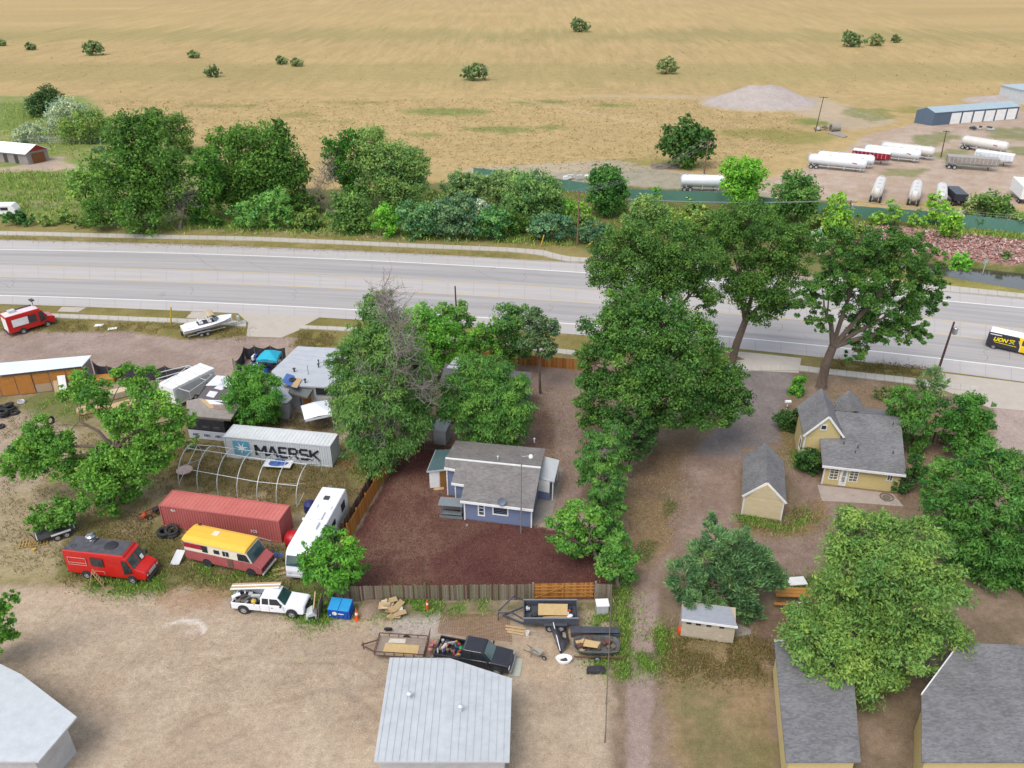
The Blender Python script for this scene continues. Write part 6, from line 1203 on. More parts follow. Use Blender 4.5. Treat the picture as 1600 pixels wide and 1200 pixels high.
# ---- hoop house frame
ft_ = thing('hoop_frame', 'bare galvanised hoop house frame between the two containers', 'frame', g(400, 760))
fb = [(281, 762), (310, 768), (341, 774), (372, 780), (403, 786), (433, 789), (464, 792)]; bb = [(318, 716), (348, 718), (380, 722), (410, 726), (442, 730), (472, 733), (504, 738)]
apz = 3.1; ridge = []; sidep = []; sideb = []
for i in range(7):
    A_, B_ = g(*fb[i]), g(*bb[i]); c = (A_+B_)/2; pts = []
    for k in range(15): a = math.pi*k/14; pts.append(c+(A_-c)*math.cos(a)*1.0+UPZ*apz*math.sin(a)**.8)
    mb = MB(ft_.location); mb.tube(pts, .045, 6); mb.build('hoop', galv, ft_); ridge.append(pts[7]); sidep.append(pts[3]); sideb.append(pts[11])
for nm, q in (('ridge_pipe', ridge), ('side_pipe', sidep), ('side_pipe', sideb)): mb = MB(ft_.location); mb.tube(q, .04, 6); mb.build(nm, galv, ft_)
for a_, b_ in ((sidep[6], g(476, 768)), (g(476, 768), g(464, 792)), (sidep[6]-(sidep[6]-sidep[5])*.9, g(477, 762)+UPZ*.5), (sideb[0], g(281, 762)+UPZ*.5), (sidep[0], g(318, 716)), (ridge[6], g(500, 738)+UPZ*1)): mb = MB(ft_.location); mb.tube([a_, b_], .035, 6); mb.build('brace', galv, ft_)
# blue tarp on boards
mb = MB(); p = g(434, 734); mb.box(p+Vector((0, .5, .45)), (3.0, 1.3, .08), -.1); o = tag(mb.build('board_table', white), 'white board on trestles carrying a blue tarp inside the hoop frame', 'table')
for x in (-1.2, 1.2): mb = MB(); mb.box(p+Vector((x, .5, .2)), (.08, 1, .4), -.1); mb.build('trestle', wood_g, o)
mb = MB(); vs = []; c = p+Vector((0, .5, .5))
for i in range(13):
    a = 2*math.pi*i/12; vs += [c+Vector((1.15*math.cos(a)*(1+.1*math.sin(i*5)), .55*math.sin(a), 0)), c+Vector((.7*math.cos(a+.2), .35*math.sin(a+.2), .3+.12*math.sin(i*3))), c+Vector((.3*math.cos(a), .15*math.sin(a), .28))]
mb.add(vs, [(3*i+j, 3*i+3+j, 3*i+4+j, 3*i+1+j) for i in range(12) for j in range(2)]+[tuple(3*i+2 for i in range(12))]); tag(mb.build('tarpaulin', MATS['blue_tarp']), 'crumpled bright blue tarpaulin on the white board inside the hoop frame', 'tarpaulin')
# ---- dumpster
a, b = g(513, 966), g(547, 970); yaw = math.atan2((b-a).y, (b-a).x); w_ = (b-a).length; t = thing('dumpster', 'blue steel dumpster with light blue lids in front of the grey fence', 'dumpster', a, yaw)
bl = mat('dumpster_blue', A(24, 84, 178, .8), A(20, 70, 156, .8), 2, .5); lid = mat('lid_blue', A(44, 150, 208, .8), A(36, 134, 194, .8), 2, .45)
mb = MB(); mb.side([(0, .12, 1), (0, 1.0, 1), (1.15, 1.25, 1), (1.15, .12, 1)], w_/2); o = mb.build('body', bl, t, bevel=.02); o.rotation_euler = (0, 0, math.pi/2); o.location = (w_/2, 0, 0)
for k in (0, 1): x0_ = w_*(.02+.49*k); mb = MB(); mb.panel([(x0_, -.03, 1.04), (x0_+w_*.47, -.03, 1.04), (x0_+w_*.47, 1.17, 1.3), (x0_, 1.17, 1.3)], .05); mb.build('lid', lid, t, bevel=.02)
for k in range(5): mb = MB(); x = w_*(.1+.2*k); mb.bar((x, -.03, .2), (x, -.03, .9), .05, .03); mb.build('rib', bl, t)
for sg in (0, 1): mb = MB(); mb.box((sg*w_, .6, .7), (.14, .7, .14)); mb.build('fork_pocket', bl, t); mb = MB(); mb.lathe((.1+sg*(w_-.2), .2, .08), (1, 0, 0), [(.09, -.04), (.09, .04)], 10); mb.build('caster', black_p, t)
mb = MB(); mb.lathe((w_*.33, -.045, .68), (0, -1, 0), [(.2, 0), (.2, .01)], 16); mb.build('round_logo', white, t); mb = MB(); mb.bar((w_*.48, -.05, .68), (w_*.75, -.05, .68), .01, .1); mb.build('label_line', white, t); text('R', .2, white, t, frame_M((w_*.12, -.05, .42), (1, 0, 0), (0, 0, 1)), name='lettering')
# cones
def cone(label, px, k=1.):
    t = thing('traffic_cone', label, 'traffic cone', g(*px), rnd.random(), None); oc = mat('cone_orange', A(240, 84, 40, .8), None, 3, .5); mb = MB(); mb.box((0, 0, .02), (.36*k, .36*k, .04)); mb.build('base', oc, t); mb = MB(); mb.lathe((0, 0, .04), UPZ, [(.15*k, 0), (.03*k, .9*k), (.001, .9*k)], 12); mb.build('cone_body', oc, t); mb = MB(); mb.lathe((0, 0, .04+.42*k), UPZ, [(.102*k, 0), (.078*k, .18*k)], 12); mb.build('collar', white, t); return t
cone('tall orange traffic cone just right of the blue dumpster', (558, 968), 1.3); cone('orange traffic cone by the grey fence right of the cardboard heap', (668, 951), 1.1)
# plywood leaning left of dumpster, cabinet
mb = MB(); p = g(500, 964); mb.panel([p+Vector((0, -.6, 0)), p+Vector((.05, 1.2, 0)), p+Vector((.15, 1.1, 1.7)), p+Vector((.1, -.4, 1.7))], .05); tag(mb.build('leaning_board', wood_g), 'grey brown sheet standing upright left of the blue dumpster', 'board')
mb = MB(); mb.bar(p+Vector((-.55, -.4, 0)), p+Vector((-.35, .9, 2.0)), .1, .1); tag(mb.build('leaning_post', wood_p), 'pale timber leaning beside the grey upright sheet', 'board')
t = thing('old_cooler', 'broken grey white cooler unit lying between the white pickup and the dumpster', 'cooler', g(488, 964), .2); mb = MB(); mb.side([(-.55, 0, 1), (.35, 0, 1), (.45, .5, 1), (.1, .95, 1), (-.45, .6, 1)], .45); mb.build('body', galv, t, bevel=.06); mb = MB(); mb.panel([(-.3, -.47, .1), (.25, -.47, .1), (.25, -.47, .5), (-.3, -.47, .45)], .03); mb.build('opening', black_p, t)
# cardboard heap
t = thing('cardboard_heap', 'heap of flattened cardboard beside the gravel mound at the grey fence', 'cardboard', g(612, 956)); cb = mat('cardboard', A(208, 180, 136), A(190, 160, 116), 3, .9); cbp = mat('cardboard_pale', A(236, 226, 206), None, 3, .9)
for k in range(16):
    mb = MB(); M = Matrix.Rotation(rnd.random()*6, 3, 'Z') @ Matrix.Rotation(rnd.uniform(-.35, .35), 3, 'X'); mb.box((rnd.uniform(-.8, .8), rnd.uniform(-.6, .9), .12+.06*k*.6), (rnd.uniform(.5, 1.2), rnd.uniform(.4, .8), .025), M=M); mb.build('sheet', cbp if k % 4 == 0 else cb, t)
# ---- rusty utility trailer
rust = mat('rusty_steel', A(122, 84, 74), A(94, 66, 60), 3, .85)
a, b = g(586, 1031), g(662, 1036); u = (b-a); Lt = u.length; t = thing('utility_trailer', 'rusty flat utility trailer with plywood deck left of the black pickup', 'trailer', a, math.atan2(u.y, u.x)); Wt = 1.95; dz = .62
deck = mat('trailer_deck', A(176, 160, 144), A(150, 130, 116), 2, .9)
n = 7
for k in range(n): mb = MB(); y_ = Wt*(k+.5)/n; mb.box((Lt/2, y_, dz-.03), (Lt-.1, Wt/n-.015, .04)); mb.build('deck_board', deck, t)
for z in (dz-.06, dz+.32):
    for p, q in (((0, 0), (Lt, 0)), ((0, Wt), (Lt, Wt)), ((0, 0), (0, Wt))): mb = MB(); mb.bar((*p, z), (*q, z), .06, .06); mb.build('rail', rust, t)
for k in range(6):
    for y_ in (0, Wt): mb = MB(); mb.bar((Lt*k/5, y_, dz-.06), (Lt*k/5, y_, dz+.32), .05); mb.build('stake', rust, t)
rg_ = None
for k in range(6): mb = MB(); mb.bar((Lt+.12, Wt*k/5, dz-.05), (Lt+.28, Wt*k/5, dz+1.15), .05); mb.build('ramp_bar', rust, t)
for z in (0, .6, 1.15): mb = MB(); mb.bar((Lt+.12+z*.14, 0, dz-.02+z), (Lt+.12+z*.14, Wt, dz-.02+z), .06); mb.build('ramp_rail', rust, t)
mb = MB(); mb.bar((0, .3, dz-.1), (-1.3, Wt/2, dz-.12), .08); mb.build('tongue', rust, t); mb = MB(); mb.bar((0, Wt-.3, dz-.1), (-1.3, Wt/2, dz-.12), .08); mb.build('tongue', rust, t); mb = MB(); mb.bar((-1.15, Wt/2, .05), (-1.15, Wt/2, dz+.2), .07); mb.build('jack', rust, t)
for y_ in (-.16, Wt+.16): tyre_w(t, (Lt*.55, y_, .33), .33, .2)
M_ = Matrix.Translation(a) @ Matrix.Rotation(math.atan2(u.y, u.x), 4, 'Z')
osb2 = mat('osb_sheet', A(226, 196, 140), A(206, 172, 116), 4, .9, fine=.15)
mb = MB(); mb.prism([M_@Vector(q) for q in ((.6, .12, dz+.04), (Lt-.5, .1, dz+.04), (Lt-.5, 1.15, dz+.04), (.65, 1.2, dz+.04))], .04); tag(mb.build('plywood_sheet', osb2), 'clean tan plywood sheet lying on the rusty utility trailer', 'board')
mb = MB(); mb.prism([M_@Vector(q) for q in ((.8, 1.25, dz+.04), (2.2, 1.3, dz+.04), (2.2, 1.75, dz+.04), (.9, 1.7, dz+.04))], .04); tag(mb.build('plywood_sheet', cbp), 'smaller paler sheet behind the tan plywood on the rusty trailer', 'board')
mb = MB(); mb.torus(g(607, 987)+UPZ*.3, (0, 1, .6), .26, .1); tag(mb.build('spare_tyre', tyre_m), 'spare tyre leaning at the back edge of the rusty utility trailer', 'tyre')
# ---- reinforcing mesh on the ground
cr4 = [g(690, 959), g(795, 961), g(800, 1003), g(684, 989)]; t = thing('steel_mesh', 'rusty square steel reinforcing mesh lying on the dirt behind the black pickup', 'mesh', cr4[0]); rb = mat('rebar_rust', A(160, 118, 84), A(136, 100, 74), 4, .9); n = 32
for k in range(n+1): mb = MB(t.location); mb.bar(cr4[0].lerp(cr4[1], k/n)+UPZ*.03, cr4[3].lerp(cr4[2], k/n)+UPZ*.03, .016); mb.build('bar', rb, t)
for k in range(19): mb = MB(t.location); mb.bar(cr4[0].lerp(cr4[3], k/18)+UPZ*.045, cr4[1].lerp(cr4[2], k/18)+UPZ*.045, .016); mb.build('bar', rb, t)
# ---- black dump trailer with plywood load
a, b = g(818, 984), g(903, 984); u = b-a; Lt = u.length; t = thing('dump_trailer', 'black dump trailer loaded with a plywood sheet and junk by the orange gate', 'trailer', a, math.atan2(u.y, u.x)); Wt = 2.1
gb = mat('trailer_black', A(70, 74, 84, .7), A(100, 104, 112, .7), 2, .6); gg = mat('trailer_grey_rim', A(150, 154, 162), None, 2, .6)
for y_ in (0, Wt): mb = MB(); mb.box((Lt/2, y_, .95), (Lt, .08, .7)); mb.build('side', gb, t); mb = MB(); mb.bar((0, y_, 1.31), (Lt, y_, 1.31), .12, .05); mb.build('top_rail', gg, t)
for x in (0.04, Lt-.04): mb = MB(); mb.box((x, Wt/2, .95), (.08, Wt-.1, .7)); mb.build('end_board', gb, t)
mb = MB(); mb.box((Lt/2, Wt/2, .62), (Lt-.1, Wt-.1, .08)); mb.build('floor', gb, t)
for k in range(7): mb = MB(); mb.bar((Lt*(k+.5)/7, -.05, .65), (Lt*(k+.5)/7, -.05, 1.28), .06, .05); mb.build('rib', gb, t)
mb = MB(); mb.bar((0, .1, .6), (-1.7, Wt/2, .55), .12); mb.build('tongue', gb, t); mb = MB(); mb.bar((0, Wt-.1, .6), (-1.7, Wt/2, .55), .12); mb.build('tongue', gb, t)
for q in ((( -.05, -.1, 1.3), (-.9, .2, 1.7)), ((-.9, .2, 1.7), (-2.1, 1.0, .9)), ((-.05, Wt, 1.3), (-.8, Wt-.2, 1.9)), ((-.8, Wt-.2, 1.9), (-2.1, 1.2, .9)), ((-2.1, 1.0, .9), (-2.1, 1.0, .1))): mb = MB(); mb.bar(*q, .09); mb.build('front_frame', gb, t)
for y_ in (-.2, Wt+.2):
    for x in (Lt*.48, Lt*.68): tyre_w(t, (x, y_, .36), .36, .22)
    mb = MB(); mb.box((Lt*.58, y_, .78), (1.9, .28, .05)); mb.build('mudguard', gb, t)
M_ = Matrix.Translation(a) @ Matrix.Rotation(math.atan2(u.y, u.x), 4, 'Z'); ld = thing('junk_load', 'plywood sheet, orange tool and black bags loaded in the black dump trailer', 'junk', M_@Vector((0, 0, .7)), math.atan2(u.y, u.x))
mb = MB(); mb.panel([(1.2, .45, .5), (3.6, .35, .58), (3.7, 1.6, .6), (1.25, 1.75, .5)], .04); mb.build('plywood', osb2, ld)
for k in range(14): mb = MB(); mb.box((rnd.choice([rnd.uniform(.2, 1), rnd.uniform(3.6, 4.1)]), rnd.uniform(.3, 1.8), rnd.uniform(.1, .5)), (rnd.uniform(.2, .5), rnd.uniform(.2, .4), rnd.uniform(.1, .35)), rnd.random()*3); mb.build('item', [black_p, white, steel_d, MATS['orange_plastic'], MATS['cloth_navy'], galv][k % 6], ld, bevel=.05)
for k in range(4): mb = MB(); mb.bar((1.0+.2*k, .12+.08*k, .35), (3.4+.2*k, .2+.1*k, .4), .1, .04); mb.build('board', wood_p, ld)
# ---- second junk trailer with grey tub
t = thing('junk_trailer', 'low dark trailer with a grey tub body full of brown junk at the pipe fence', 'trailer', g(893, 1030), -.03)
mb = MB(); pr = []; vs = []
for z, k in ((.25, .8), (.75, 1.0), (.8, .96), (.4, .78)):
    for i in range(16): a_ = 2*math.pi*i/16; x = 2.0+1.85*k*max(-1, min(1, 1.25*math.cos(a_))); y_ = .95+.9*k*max(-1, min(1, 1.2*math.sin(a_))); vs.append((x, y_, z))
mb.add(vs, [(r_*16+i, r_*16+(i+1) % 16, (r_+1)*16+(i+1) % 16, (r_+1)*16+i) for r_ in range(3) for i in range(16)]+[tuple(range(48, 64))]); mb.build('tub', mat('tub_grey', A(120, 122, 120), A(70, 66, 62), 2, .7), t)
mb = MB(); mb.bar((0, 2.2, .5), (4.1, 2.3, .5), .1); mb.build('frame_rail', rust, t); mb = MB(); mb.bar((.2, -.1, .4), (4, -.1, .4), .1); mb.build('frame_rail', rust, t); mb = MB(); mb.box((2, 2.6, .35), (4, .8, .4)); mb.build('rear_box', gb, t)
tyre_w(t, (2, -.15, .3), .3, .2)
for k in range(22): mb = MB(); mb.box((rnd.uniform(.5, 3.4), rnd.uniform(.5, 1.6), rnd.uniform(.5, .85)), (rnd.uniform(.2, .7), rnd.uniform(.15, .5), rnd.uniform(.06, .3)), rnd.random()*3); mb.build('item', [rust, wood_g, black_p, rust, wood_p][k % 5], t)
mb = MB(); mb.panel([(.9, .5, .95), (2.0, .3, .98), (2.3, .9, 1.0), (1.1, 1.2, .95)], .04); mb.build('board', osb2, t)
# black tarp
mb = MB(); vs = []; Pq = [g(856, 983), g(886, 985), g(890, 1012), g(875, 1024)]
for j in range(7):
    for i in range(7): a_ = Pq[0].lerp(Pq[1], i/6); b_ = Pq[3].lerp(Pq[2], i/6); vs.append(a_.lerp(b_, j/6)+UPZ*(.35+.5*math.sin(i*.9+.4)*math.sin(j*.6+.6)+rnd.random()*.08))
mb.add(vs, [(j*7+i, j*7+i+1, j*7+i+8, j*7+i+7) for j in range(6) for i in range(6)]); tag(mb.build('black_tarp', mat('black_tarp', (.025, .025, .03), (.05, .05, .06), 2, .5), smooth=True), 'black tarp draped over goods behind the dump trailer and wheelbarrow', 'tarp')
mb = MB(); mb.bar(g(864, 985)+UPZ*.9, g(875, 1023)+UPZ*.45, .06); tag(mb.build('pale_edge_pole', white), 'white pole along the edge of the black tarp', 'pole')
# wheelbarrow, tub, boards, bucket
t = thing('wheelbarrow', 'grey wheelbarrow standing on the dirt beside the white tub', 'wheelbarrow', g(838, 1026), -.5); mb = MB(); mb.add([(-.45, -.3, .65), (.5, -.3, .7), (.5, .3, .7), (-.45, .3, .65), (-.3, -.18, .35), (.25, -.18, .35), (.25, .18, .35), (-.3, .18, .35)], [(4, 5, 6, 7), (0, 1, 5, 4), (1, 2, 6, 5), (2, 3, 7, 6), (3, 0, 4, 7)]); mb.build('tray', mat('barrow_grey', A(196, 190, 178), None, 3), t)
for sg in (-1, 1): mb = MB(); mb.bar((.7, 0, .25), (-1.0, sg*.3, .55), .05); mb.build('handle', wood_g, t); mb = MB(); mb.bar((-.3, sg*.22, .42), (-.4, sg*.25, 0), .04); mb.build('leg', steel_d, t)
tyre_w(t, (.7, 0, .2), .2, .1)
t = thing('white_tub', 'white oval bath tub lying near the black tarp', 'bath tub', g(881, 1034)); mb = MB(); vs = []
for z, k in ((.0, .7), (.45, 1.0), (.47, .88), (.12, .62)):
    for i in range(16): a_ = 2*math.pi*i/16; vs.append((.68*k*math.cos(a_), .42*k*math.sin(a_), z))
mb.add(vs, [(r_*16+i, r_*16+(i+1) % 16, (r_+1)*16+(i+1) % 16, (r_+1)*16+i) for r_ in range(3) for i in range(16)]+[tuple(range(48, 64))]); mb.build('shell', white, t, smooth=True); mb = MB(); mb.box((0, 0, .2), (.5, .25, .1), .4); mb.build('rubbish', steel_d, t)
mb = MB(); mb.lathe(g(824, 992), UPZ, [(.15, 0), (.18, .38), (.16, .38), (.14, .1), (.001, .1)], 12); tag(mb.build('bucket', white), 'white bucket at the end of the loose boards', 'bucket')
for k, (p, q) in enumerate((((790, 979), (822, 984)), ((790, 984), (822, 989)), ((792, 988), (820, 993)))):
    mb = MB(); mb.bar(g(*p)+UPZ*.08, g(*q)+UPZ*.08, .2, .07); tag(mb.build('loose_board', wood_p), ['pale loose board right of the steel mesh, furthest of three', 'pale loose board right of the steel mesh, middle of three', 'pale loose board right of the steel mesh, nearest of three'][k], 'board')
slab('pale_slab', [(796, 1028), (817, 1030), (812, 1058), (794, 1056)], 'pale square slab beside the bumper of the black pickup', .06, mat('pale_board', A(206, 210, 196), None, 2), .05, 0, None); bpy.data.objects['pale_slab']['category'] = 'slab'
t = thing('utility_cabinet', 'light grey utility cabinet at the grey fence corner', 'cabinet', g(941, 960), .05); mb = MB(); mb.box((0, .3, .5), (1.0, .8, 1.0)); mb.build('box', ww, t, bevel=.04); mb = MB(); mb.box((0, .3, 1.04), (1.1, .9, .08)); mb.build('lid', white, t, bevel=.02)
mb = MB(); mb.side([(-.7, 0, .8), (.7, 0, .8), (.8, .3, 1), (.3, .5, .8), (-.6, .4, .8)], .35); o = mb.build('black_bag', sc_, None, bevel=.1, seg=3); o.location = g(930, 1050); tag(o, 'shiny black bag at the bottom of the pipe fence', 'bag')
# ---- covered bench by the cottage
a, b = g(687, 808), g(723, 811); u = b-a; t = thing('garden_swing', 'grey roofed garden glider bench on the mulch left of the blue cottage', 'bench', a, math.atan2(u.y, u.x)); Lb = u.length; gm = mat('glider_grey', A(138, 146, 150), A(120, 128, 134), 2, .7)
mb = MB(); mb.panel([(-.1, -.15, 1.55), (Lb+.05, -.15, 1.55), (Lb-.05, .85, 1.85), (0, .85, 1.85)], .05); mb.build('canopy', gm, t)
for x in (.15, Lb-.15):
    for y_ in (.1, .95): mb = MB(); mb.bar((x, y_, 0), (x, y_, 1.6+.2*y_), .07); mb.build('post', gm, t)
for k in range(5): mb = MB(); mb.box((Lb/2, .05+.12*k, .42), (Lb-.2, .1, .04)); mb.build('seat_slat', gm, t)
for k in range(4): mb = MB(); mb.box((Lb/2, .72+.02*k, .6+.14*k), (Lb-.3, .04, .11)); mb.build('back_slat', gm, t)
mb = MB(); mb.box((Lb/2, -.12, .2), (Lb, .06, .3)); mb.build('front_board', gm, t)
# ---- ladders by the red truck
t = thing('step_ladder', 'pale wooden step ladder standing open beside the red food truck', 'ladder', g(151, 915), .3)
for sg, (dx, dy) in ((-1, (-.55, -.15)), (1, (.75, -.6))):
    for w in (-.22, .22): mb = MB(); mb.bar((0, w, 1.7), (dx, dy*.5+w*1.3, 0), .06, .05); mb.build('rail', wood_p, t)
    for k in range(1, 6): f_ = k/6; mb = MB(); mb.bar((dx*f_, dy*.5*f_-.26, 1.7*(1-f_)), (dx*f_, dy*.5*f_+.26, 1.7*(1-f_)), .06, .04); mb.build('rung', wood_p, t)
# ---- trailer under the small tree, pallets
t = thing('car_trailer', 'small dark twin axle trailer half hidden under the low branch', 'trailer', g(78, 842), .62); mb = MB(); mb.box((.6, .3, .55), (3.4, 1.7, .12)); mb.build('deck', steel_d, t)
for y_ in (-.75, 1.3): [tyre_w(t, (x, y_, .34), .34, .2) for x in (.6, 1.4)]; mb = MB(); mb.box((1.0, y_, .74), (1.7, .26, .05)); mb.build('mudguard', galv, t)
for x in (-1, 2.2): mb = MB(); mb.bar((x, -.5, .6), (x, 1.1, .6), .08); mb.build('crossbar', galv, t)
mb = MB(); mb.bar((-1.05, -.5, .6), (-1.35, -.5, 1.5), .06); mb.build('ramp_post', steel_d, t)
pw_ = mat('yellow_pallet', A(198, 166, 104), A(170, 136, 84), 3, .9)
def pallet(label, px, yaw, z=0, m=pw_, lx=1.5, ly=1.1):
    t = thing('pallet', label, 'pallet', g(*px)+UPZ*z, yaw)
    for k in range(3): mb = MB(); mb.box((0, -ly/2+.07+k*(ly-.14)/2, .05), (lx, .09, .1)); mb.build('bearer', m, t)
    for k in range(6): mb = MB(); mb.box((-lx/2+.07+k*(lx-.14)/5, 0, .115), (.13, ly, .025)); mb.build('slat', m, t)
    return t
pallet('yellow wooden pallet lying left of the hidden trailer', (44, 850), .3); pallet('yellow wooden pallet nearest the low branch and trailer', (62, 848), .35)
mb = MB(); mb.lathe(g(54, 860), UPZ, [(.14, 0), (.16, .2), (.01, .22)], 8); tag(mb.build('yellow_tub', MATS['yellow_plastic']), 'small yellow tub on the dirt below the pallets', 'tub')
# ---- tyres
def tyre(label, px, z=0, axis=(0, 0, 1), r_=.38, w=.15, group=None):
    mb = MB(); mb.torus(g(*px)+UPZ*z, axis, r_, w, 18, 8); return tag(mb.build('tyre', tyre_m, smooth=True), label, 'tyre', group)
tb = 'black tyres heaped on the dirt below the timber store'
for k, (px, z) in enumerate((((3, 640), .15), ((3, 641), .42), ((7, 650), .15), ((7, 651), .42), ((7, 651), .69), ((18, 641), .15), ((17, 642), .42), ((16, 640), .69), ((23, 646), .15))):
    tyre('black tyre in the heap by the timber store, '+('back left, bottom', 'back left, top', 'front stack, bottom', 'front stack, middle', 'front stack, top', 'right stack, bottom', 'right stack, middle', 'right stack, top', 'far right, on the ground')[k], px, z, (rnd.uniform(-.2, .2), rnd.uniform(-.2, .2), 1), .45, .17, tb)
tyre('black tyre lying at the left edge below the tyre heap', (1, 668), .15); tyre('single black tyre standing upright above the left yard tree', (80, 662), .45, (.9, -.4, .1), .42, .14)
mb = MB(); mb.torus(g(34, 630)+UPZ*.2, (.3, -.2, 1), .35, .13); mb.lathe(g(34, 630)+UPZ*.15, (.3, -.2, 1), [(.01, .1), (.27, .12)], 12); tag(mb.build('wheel', rim_m), 'tyre with pale rim lying right of the tyre heap', 'wheel')
for k, (px, z, ax) in enumerate((((258, 836), .18, (0, 0, 1)), ((258, 837), .5, (.1, 0, 1)), ((270, 836), .18, (0, 0, 1)), ((270, 835), .55, (.2, -.3, 1)))): tyre(['black tyre at the left end of the red container, lower left', 'black tyre at the left end of the red container, upper left', 'black tyre at the left end of the red container, lower right', 'black tyre at the left end of the red container, tilted on top'][k], px, z, ax, .52, .17)
# hand truck and orange thing
t = thing('red_cart', 'old red steel cart with an orange drum left of the red container', 'cart', g(232, 808), .75); rr = mat('cart_red', A(140, 50, 44), None, 3)
for y_ in (-.4, .4): mb = MB(); mb.bar((-1, y_, .35), (1.4, y_, .6), .07); mb.build('side_rail', rr, t)
for k in range(6): mb = MB(); mb.bar((-.9+.42*k, -.4, .38+.05*k), (-.9+.42*k, .4, .38+.05*k), .06); mb.build('crossbar', rr, t)
mb = MB(); mb.lathe((-.4, -.3, .5), UPZ, [(.2, 0), (.24, .2), (.15, .38), (.01, .4)], 10); mb.build('drum', MATS['orange_plastic'], t); mb = MB(); mb.box((.8, -.2, .6), (.6, .5, .4), .4); mb.build('engine', black_p, t, bevel=.05); tyre_w(t, (0, -.5, .25), .25, .12)
mb = MB(); p = g(250, 800); mb.bar(p, p+Vector((.3, 0, .9)), .07); tag(mb.build('wood_stake', wood_g), 'grey stake standing behind the red cart', 'stake')
# lumber stacks under the left tree
def stack(label, px, yaw, n, L_, W_, m, tilt=0):
    t = thing('lumber_stack', label, 'lumber', g(*px), yaw)
    for k in range(n):
        for j in range(4): mb = MB(); mb.box((rnd.uniform(-.06, .06), -W_/2+W_*(j+.5)/4, .15+.13*k), (L_, W_/4-.02, .1)); mb.build('plank', m, t)
    return t
stack('tan lumber stack nearest the red stand under the left yard tree', (146, 642), .45, 4, 3.4, 1.3, wood_p); stack('tan lumber stack in the middle between the tree crowns', (196, 640), .62, 6, 3.2, 1.5, wood_p); stack('pale lumber stack furthest back above the middle one', (192, 618), .62, 6, 3.0, 1.2, mat('cream_timber', A(236, 218, 180), None, 3)); stack('small orange lumber stack behind the left tree by the black cloth fence', (158, 597), .2, 5, 3.5, 1.6, ow[2]); stack('small pale lumber stack left of the furthest one', (176, 618), .5, 4, 1.6, 1.0, mat('cream_timber', (.5, .5, .5)))
t = thing('saw_stand', 'small red metal stand in front of the tan lumber stack', 'stand', g(133, 655)); [MB().bar((x, y_, 0), (x*.4, y_*.4, .8), .05).build('leg', rr, t) for x in (-.35, .35) for y_ in (-.3, .3)]; mb = MB(); mb.box((0, 0, .83), (.6, .5, .08)); mb.build('top', wood_p, t)
# pieces around the bus and motorhome
mb = MB(); p = g(275, 880); mb.panel([p+Vector((-.5, -.2, 0)), p+Vector((.4, -.3, .1)), p+Vector((.9, .5, 1.1)), p+Vector((.1, .6, 1.1))], .05); tag(mb.build('metal_sheet', galv), 'grey metal sheet leaning on the rear of the yellow roofed motorhome', 'sheet')
mb = MB(); P = [g(406, 856), g(426, 862)]; P = [P[0]+UPZ*1.3, P[1]+UPZ*1.3, P[1]]; mb.tube([g(406, 856)+UPZ*.6]+P, .05); tag(mb.build('pipe_gate', alu), 'white pipe frame standing right of the yellow roofed motorhome', 'frame')
mb = MB(); c = g(431, 868); mb.prism([c+Vector((.7*math.cos(a), .45*math.sin(a), .05)) for a in (0, .8, 1.7, 2.6, 3.5, 4.4, 5.3)], .04); tag(mb.build('blue_mat', MATS['blue_tarp']), 'flat blue scrap on the grass between the two motorhomes', 'mat')
for p, q, lb_ in (((425, 893), (447, 888), 'long pale board on the grass left of the white motorhome, upper one'), ((428, 900), (447, 896), 'long pale board on the grass left of the white motorhome, lower one')): mb = MB(); mb.bar(g(*p)+UPZ*.08, g(*q)+UPZ*.08, .3, .08); tag(mb.build('loose_board', wood_p), lb_, 'board')
mb = MB(); mb.lathe(g(460, 850)+Vector((0, 0, .0)), UPZ, [(.85, 0), (.85, .9), (.6, 1.3), (.01, 1.45)], 16); tag(mb.build('red_tank', mat('bright_red', A(206, 30, 40), None, 2, .4), smooth=True), 'bright red rounded tank between the red container and the white motorhome', 'tank')
mb = MB(); mb.lathe(g(485, 798), UPZ, [(.6, 0), (.6, .9), (.3, 1.15), (.01, 1.2)], 10); tag(mb.build('covered_barrel', mat('navy_tarp', A(44, 50, 118), None, 2, .6)), 'object under dark blue tarp left of the rear of the white motorhome', 'barrel')
t = thing('garden_table', 'round garden table with pinkish cloth at the left end of the hoop frame', 'table', g(290, 742)); mb = MB(); mb.lathe((0, 0, .6), UPZ, [(.85, 0), (.85, .06), (.001, .07)], 10); mb.build('table_top', mat('pinkish_cloth', A(220, 190, 176), A(200, 150, 140), 3), t); mb = MB(); mb.bar((0, 0, 0), (0, 0, .6), .1); mb.build('leg', wood_g, t)
for px, a, lb_ in (((155, 509), .1, 'small white panel lying on the verge grass, left one'), ((176, 514), .25, 'small white panel lying on the verge grass, right one')): mb = MB(); mb.box(g(*px)+UPZ*.08, (1.2, .7, .06), a); tag(mb.build('loose_panel_sheet', white), lb_, 'panel')
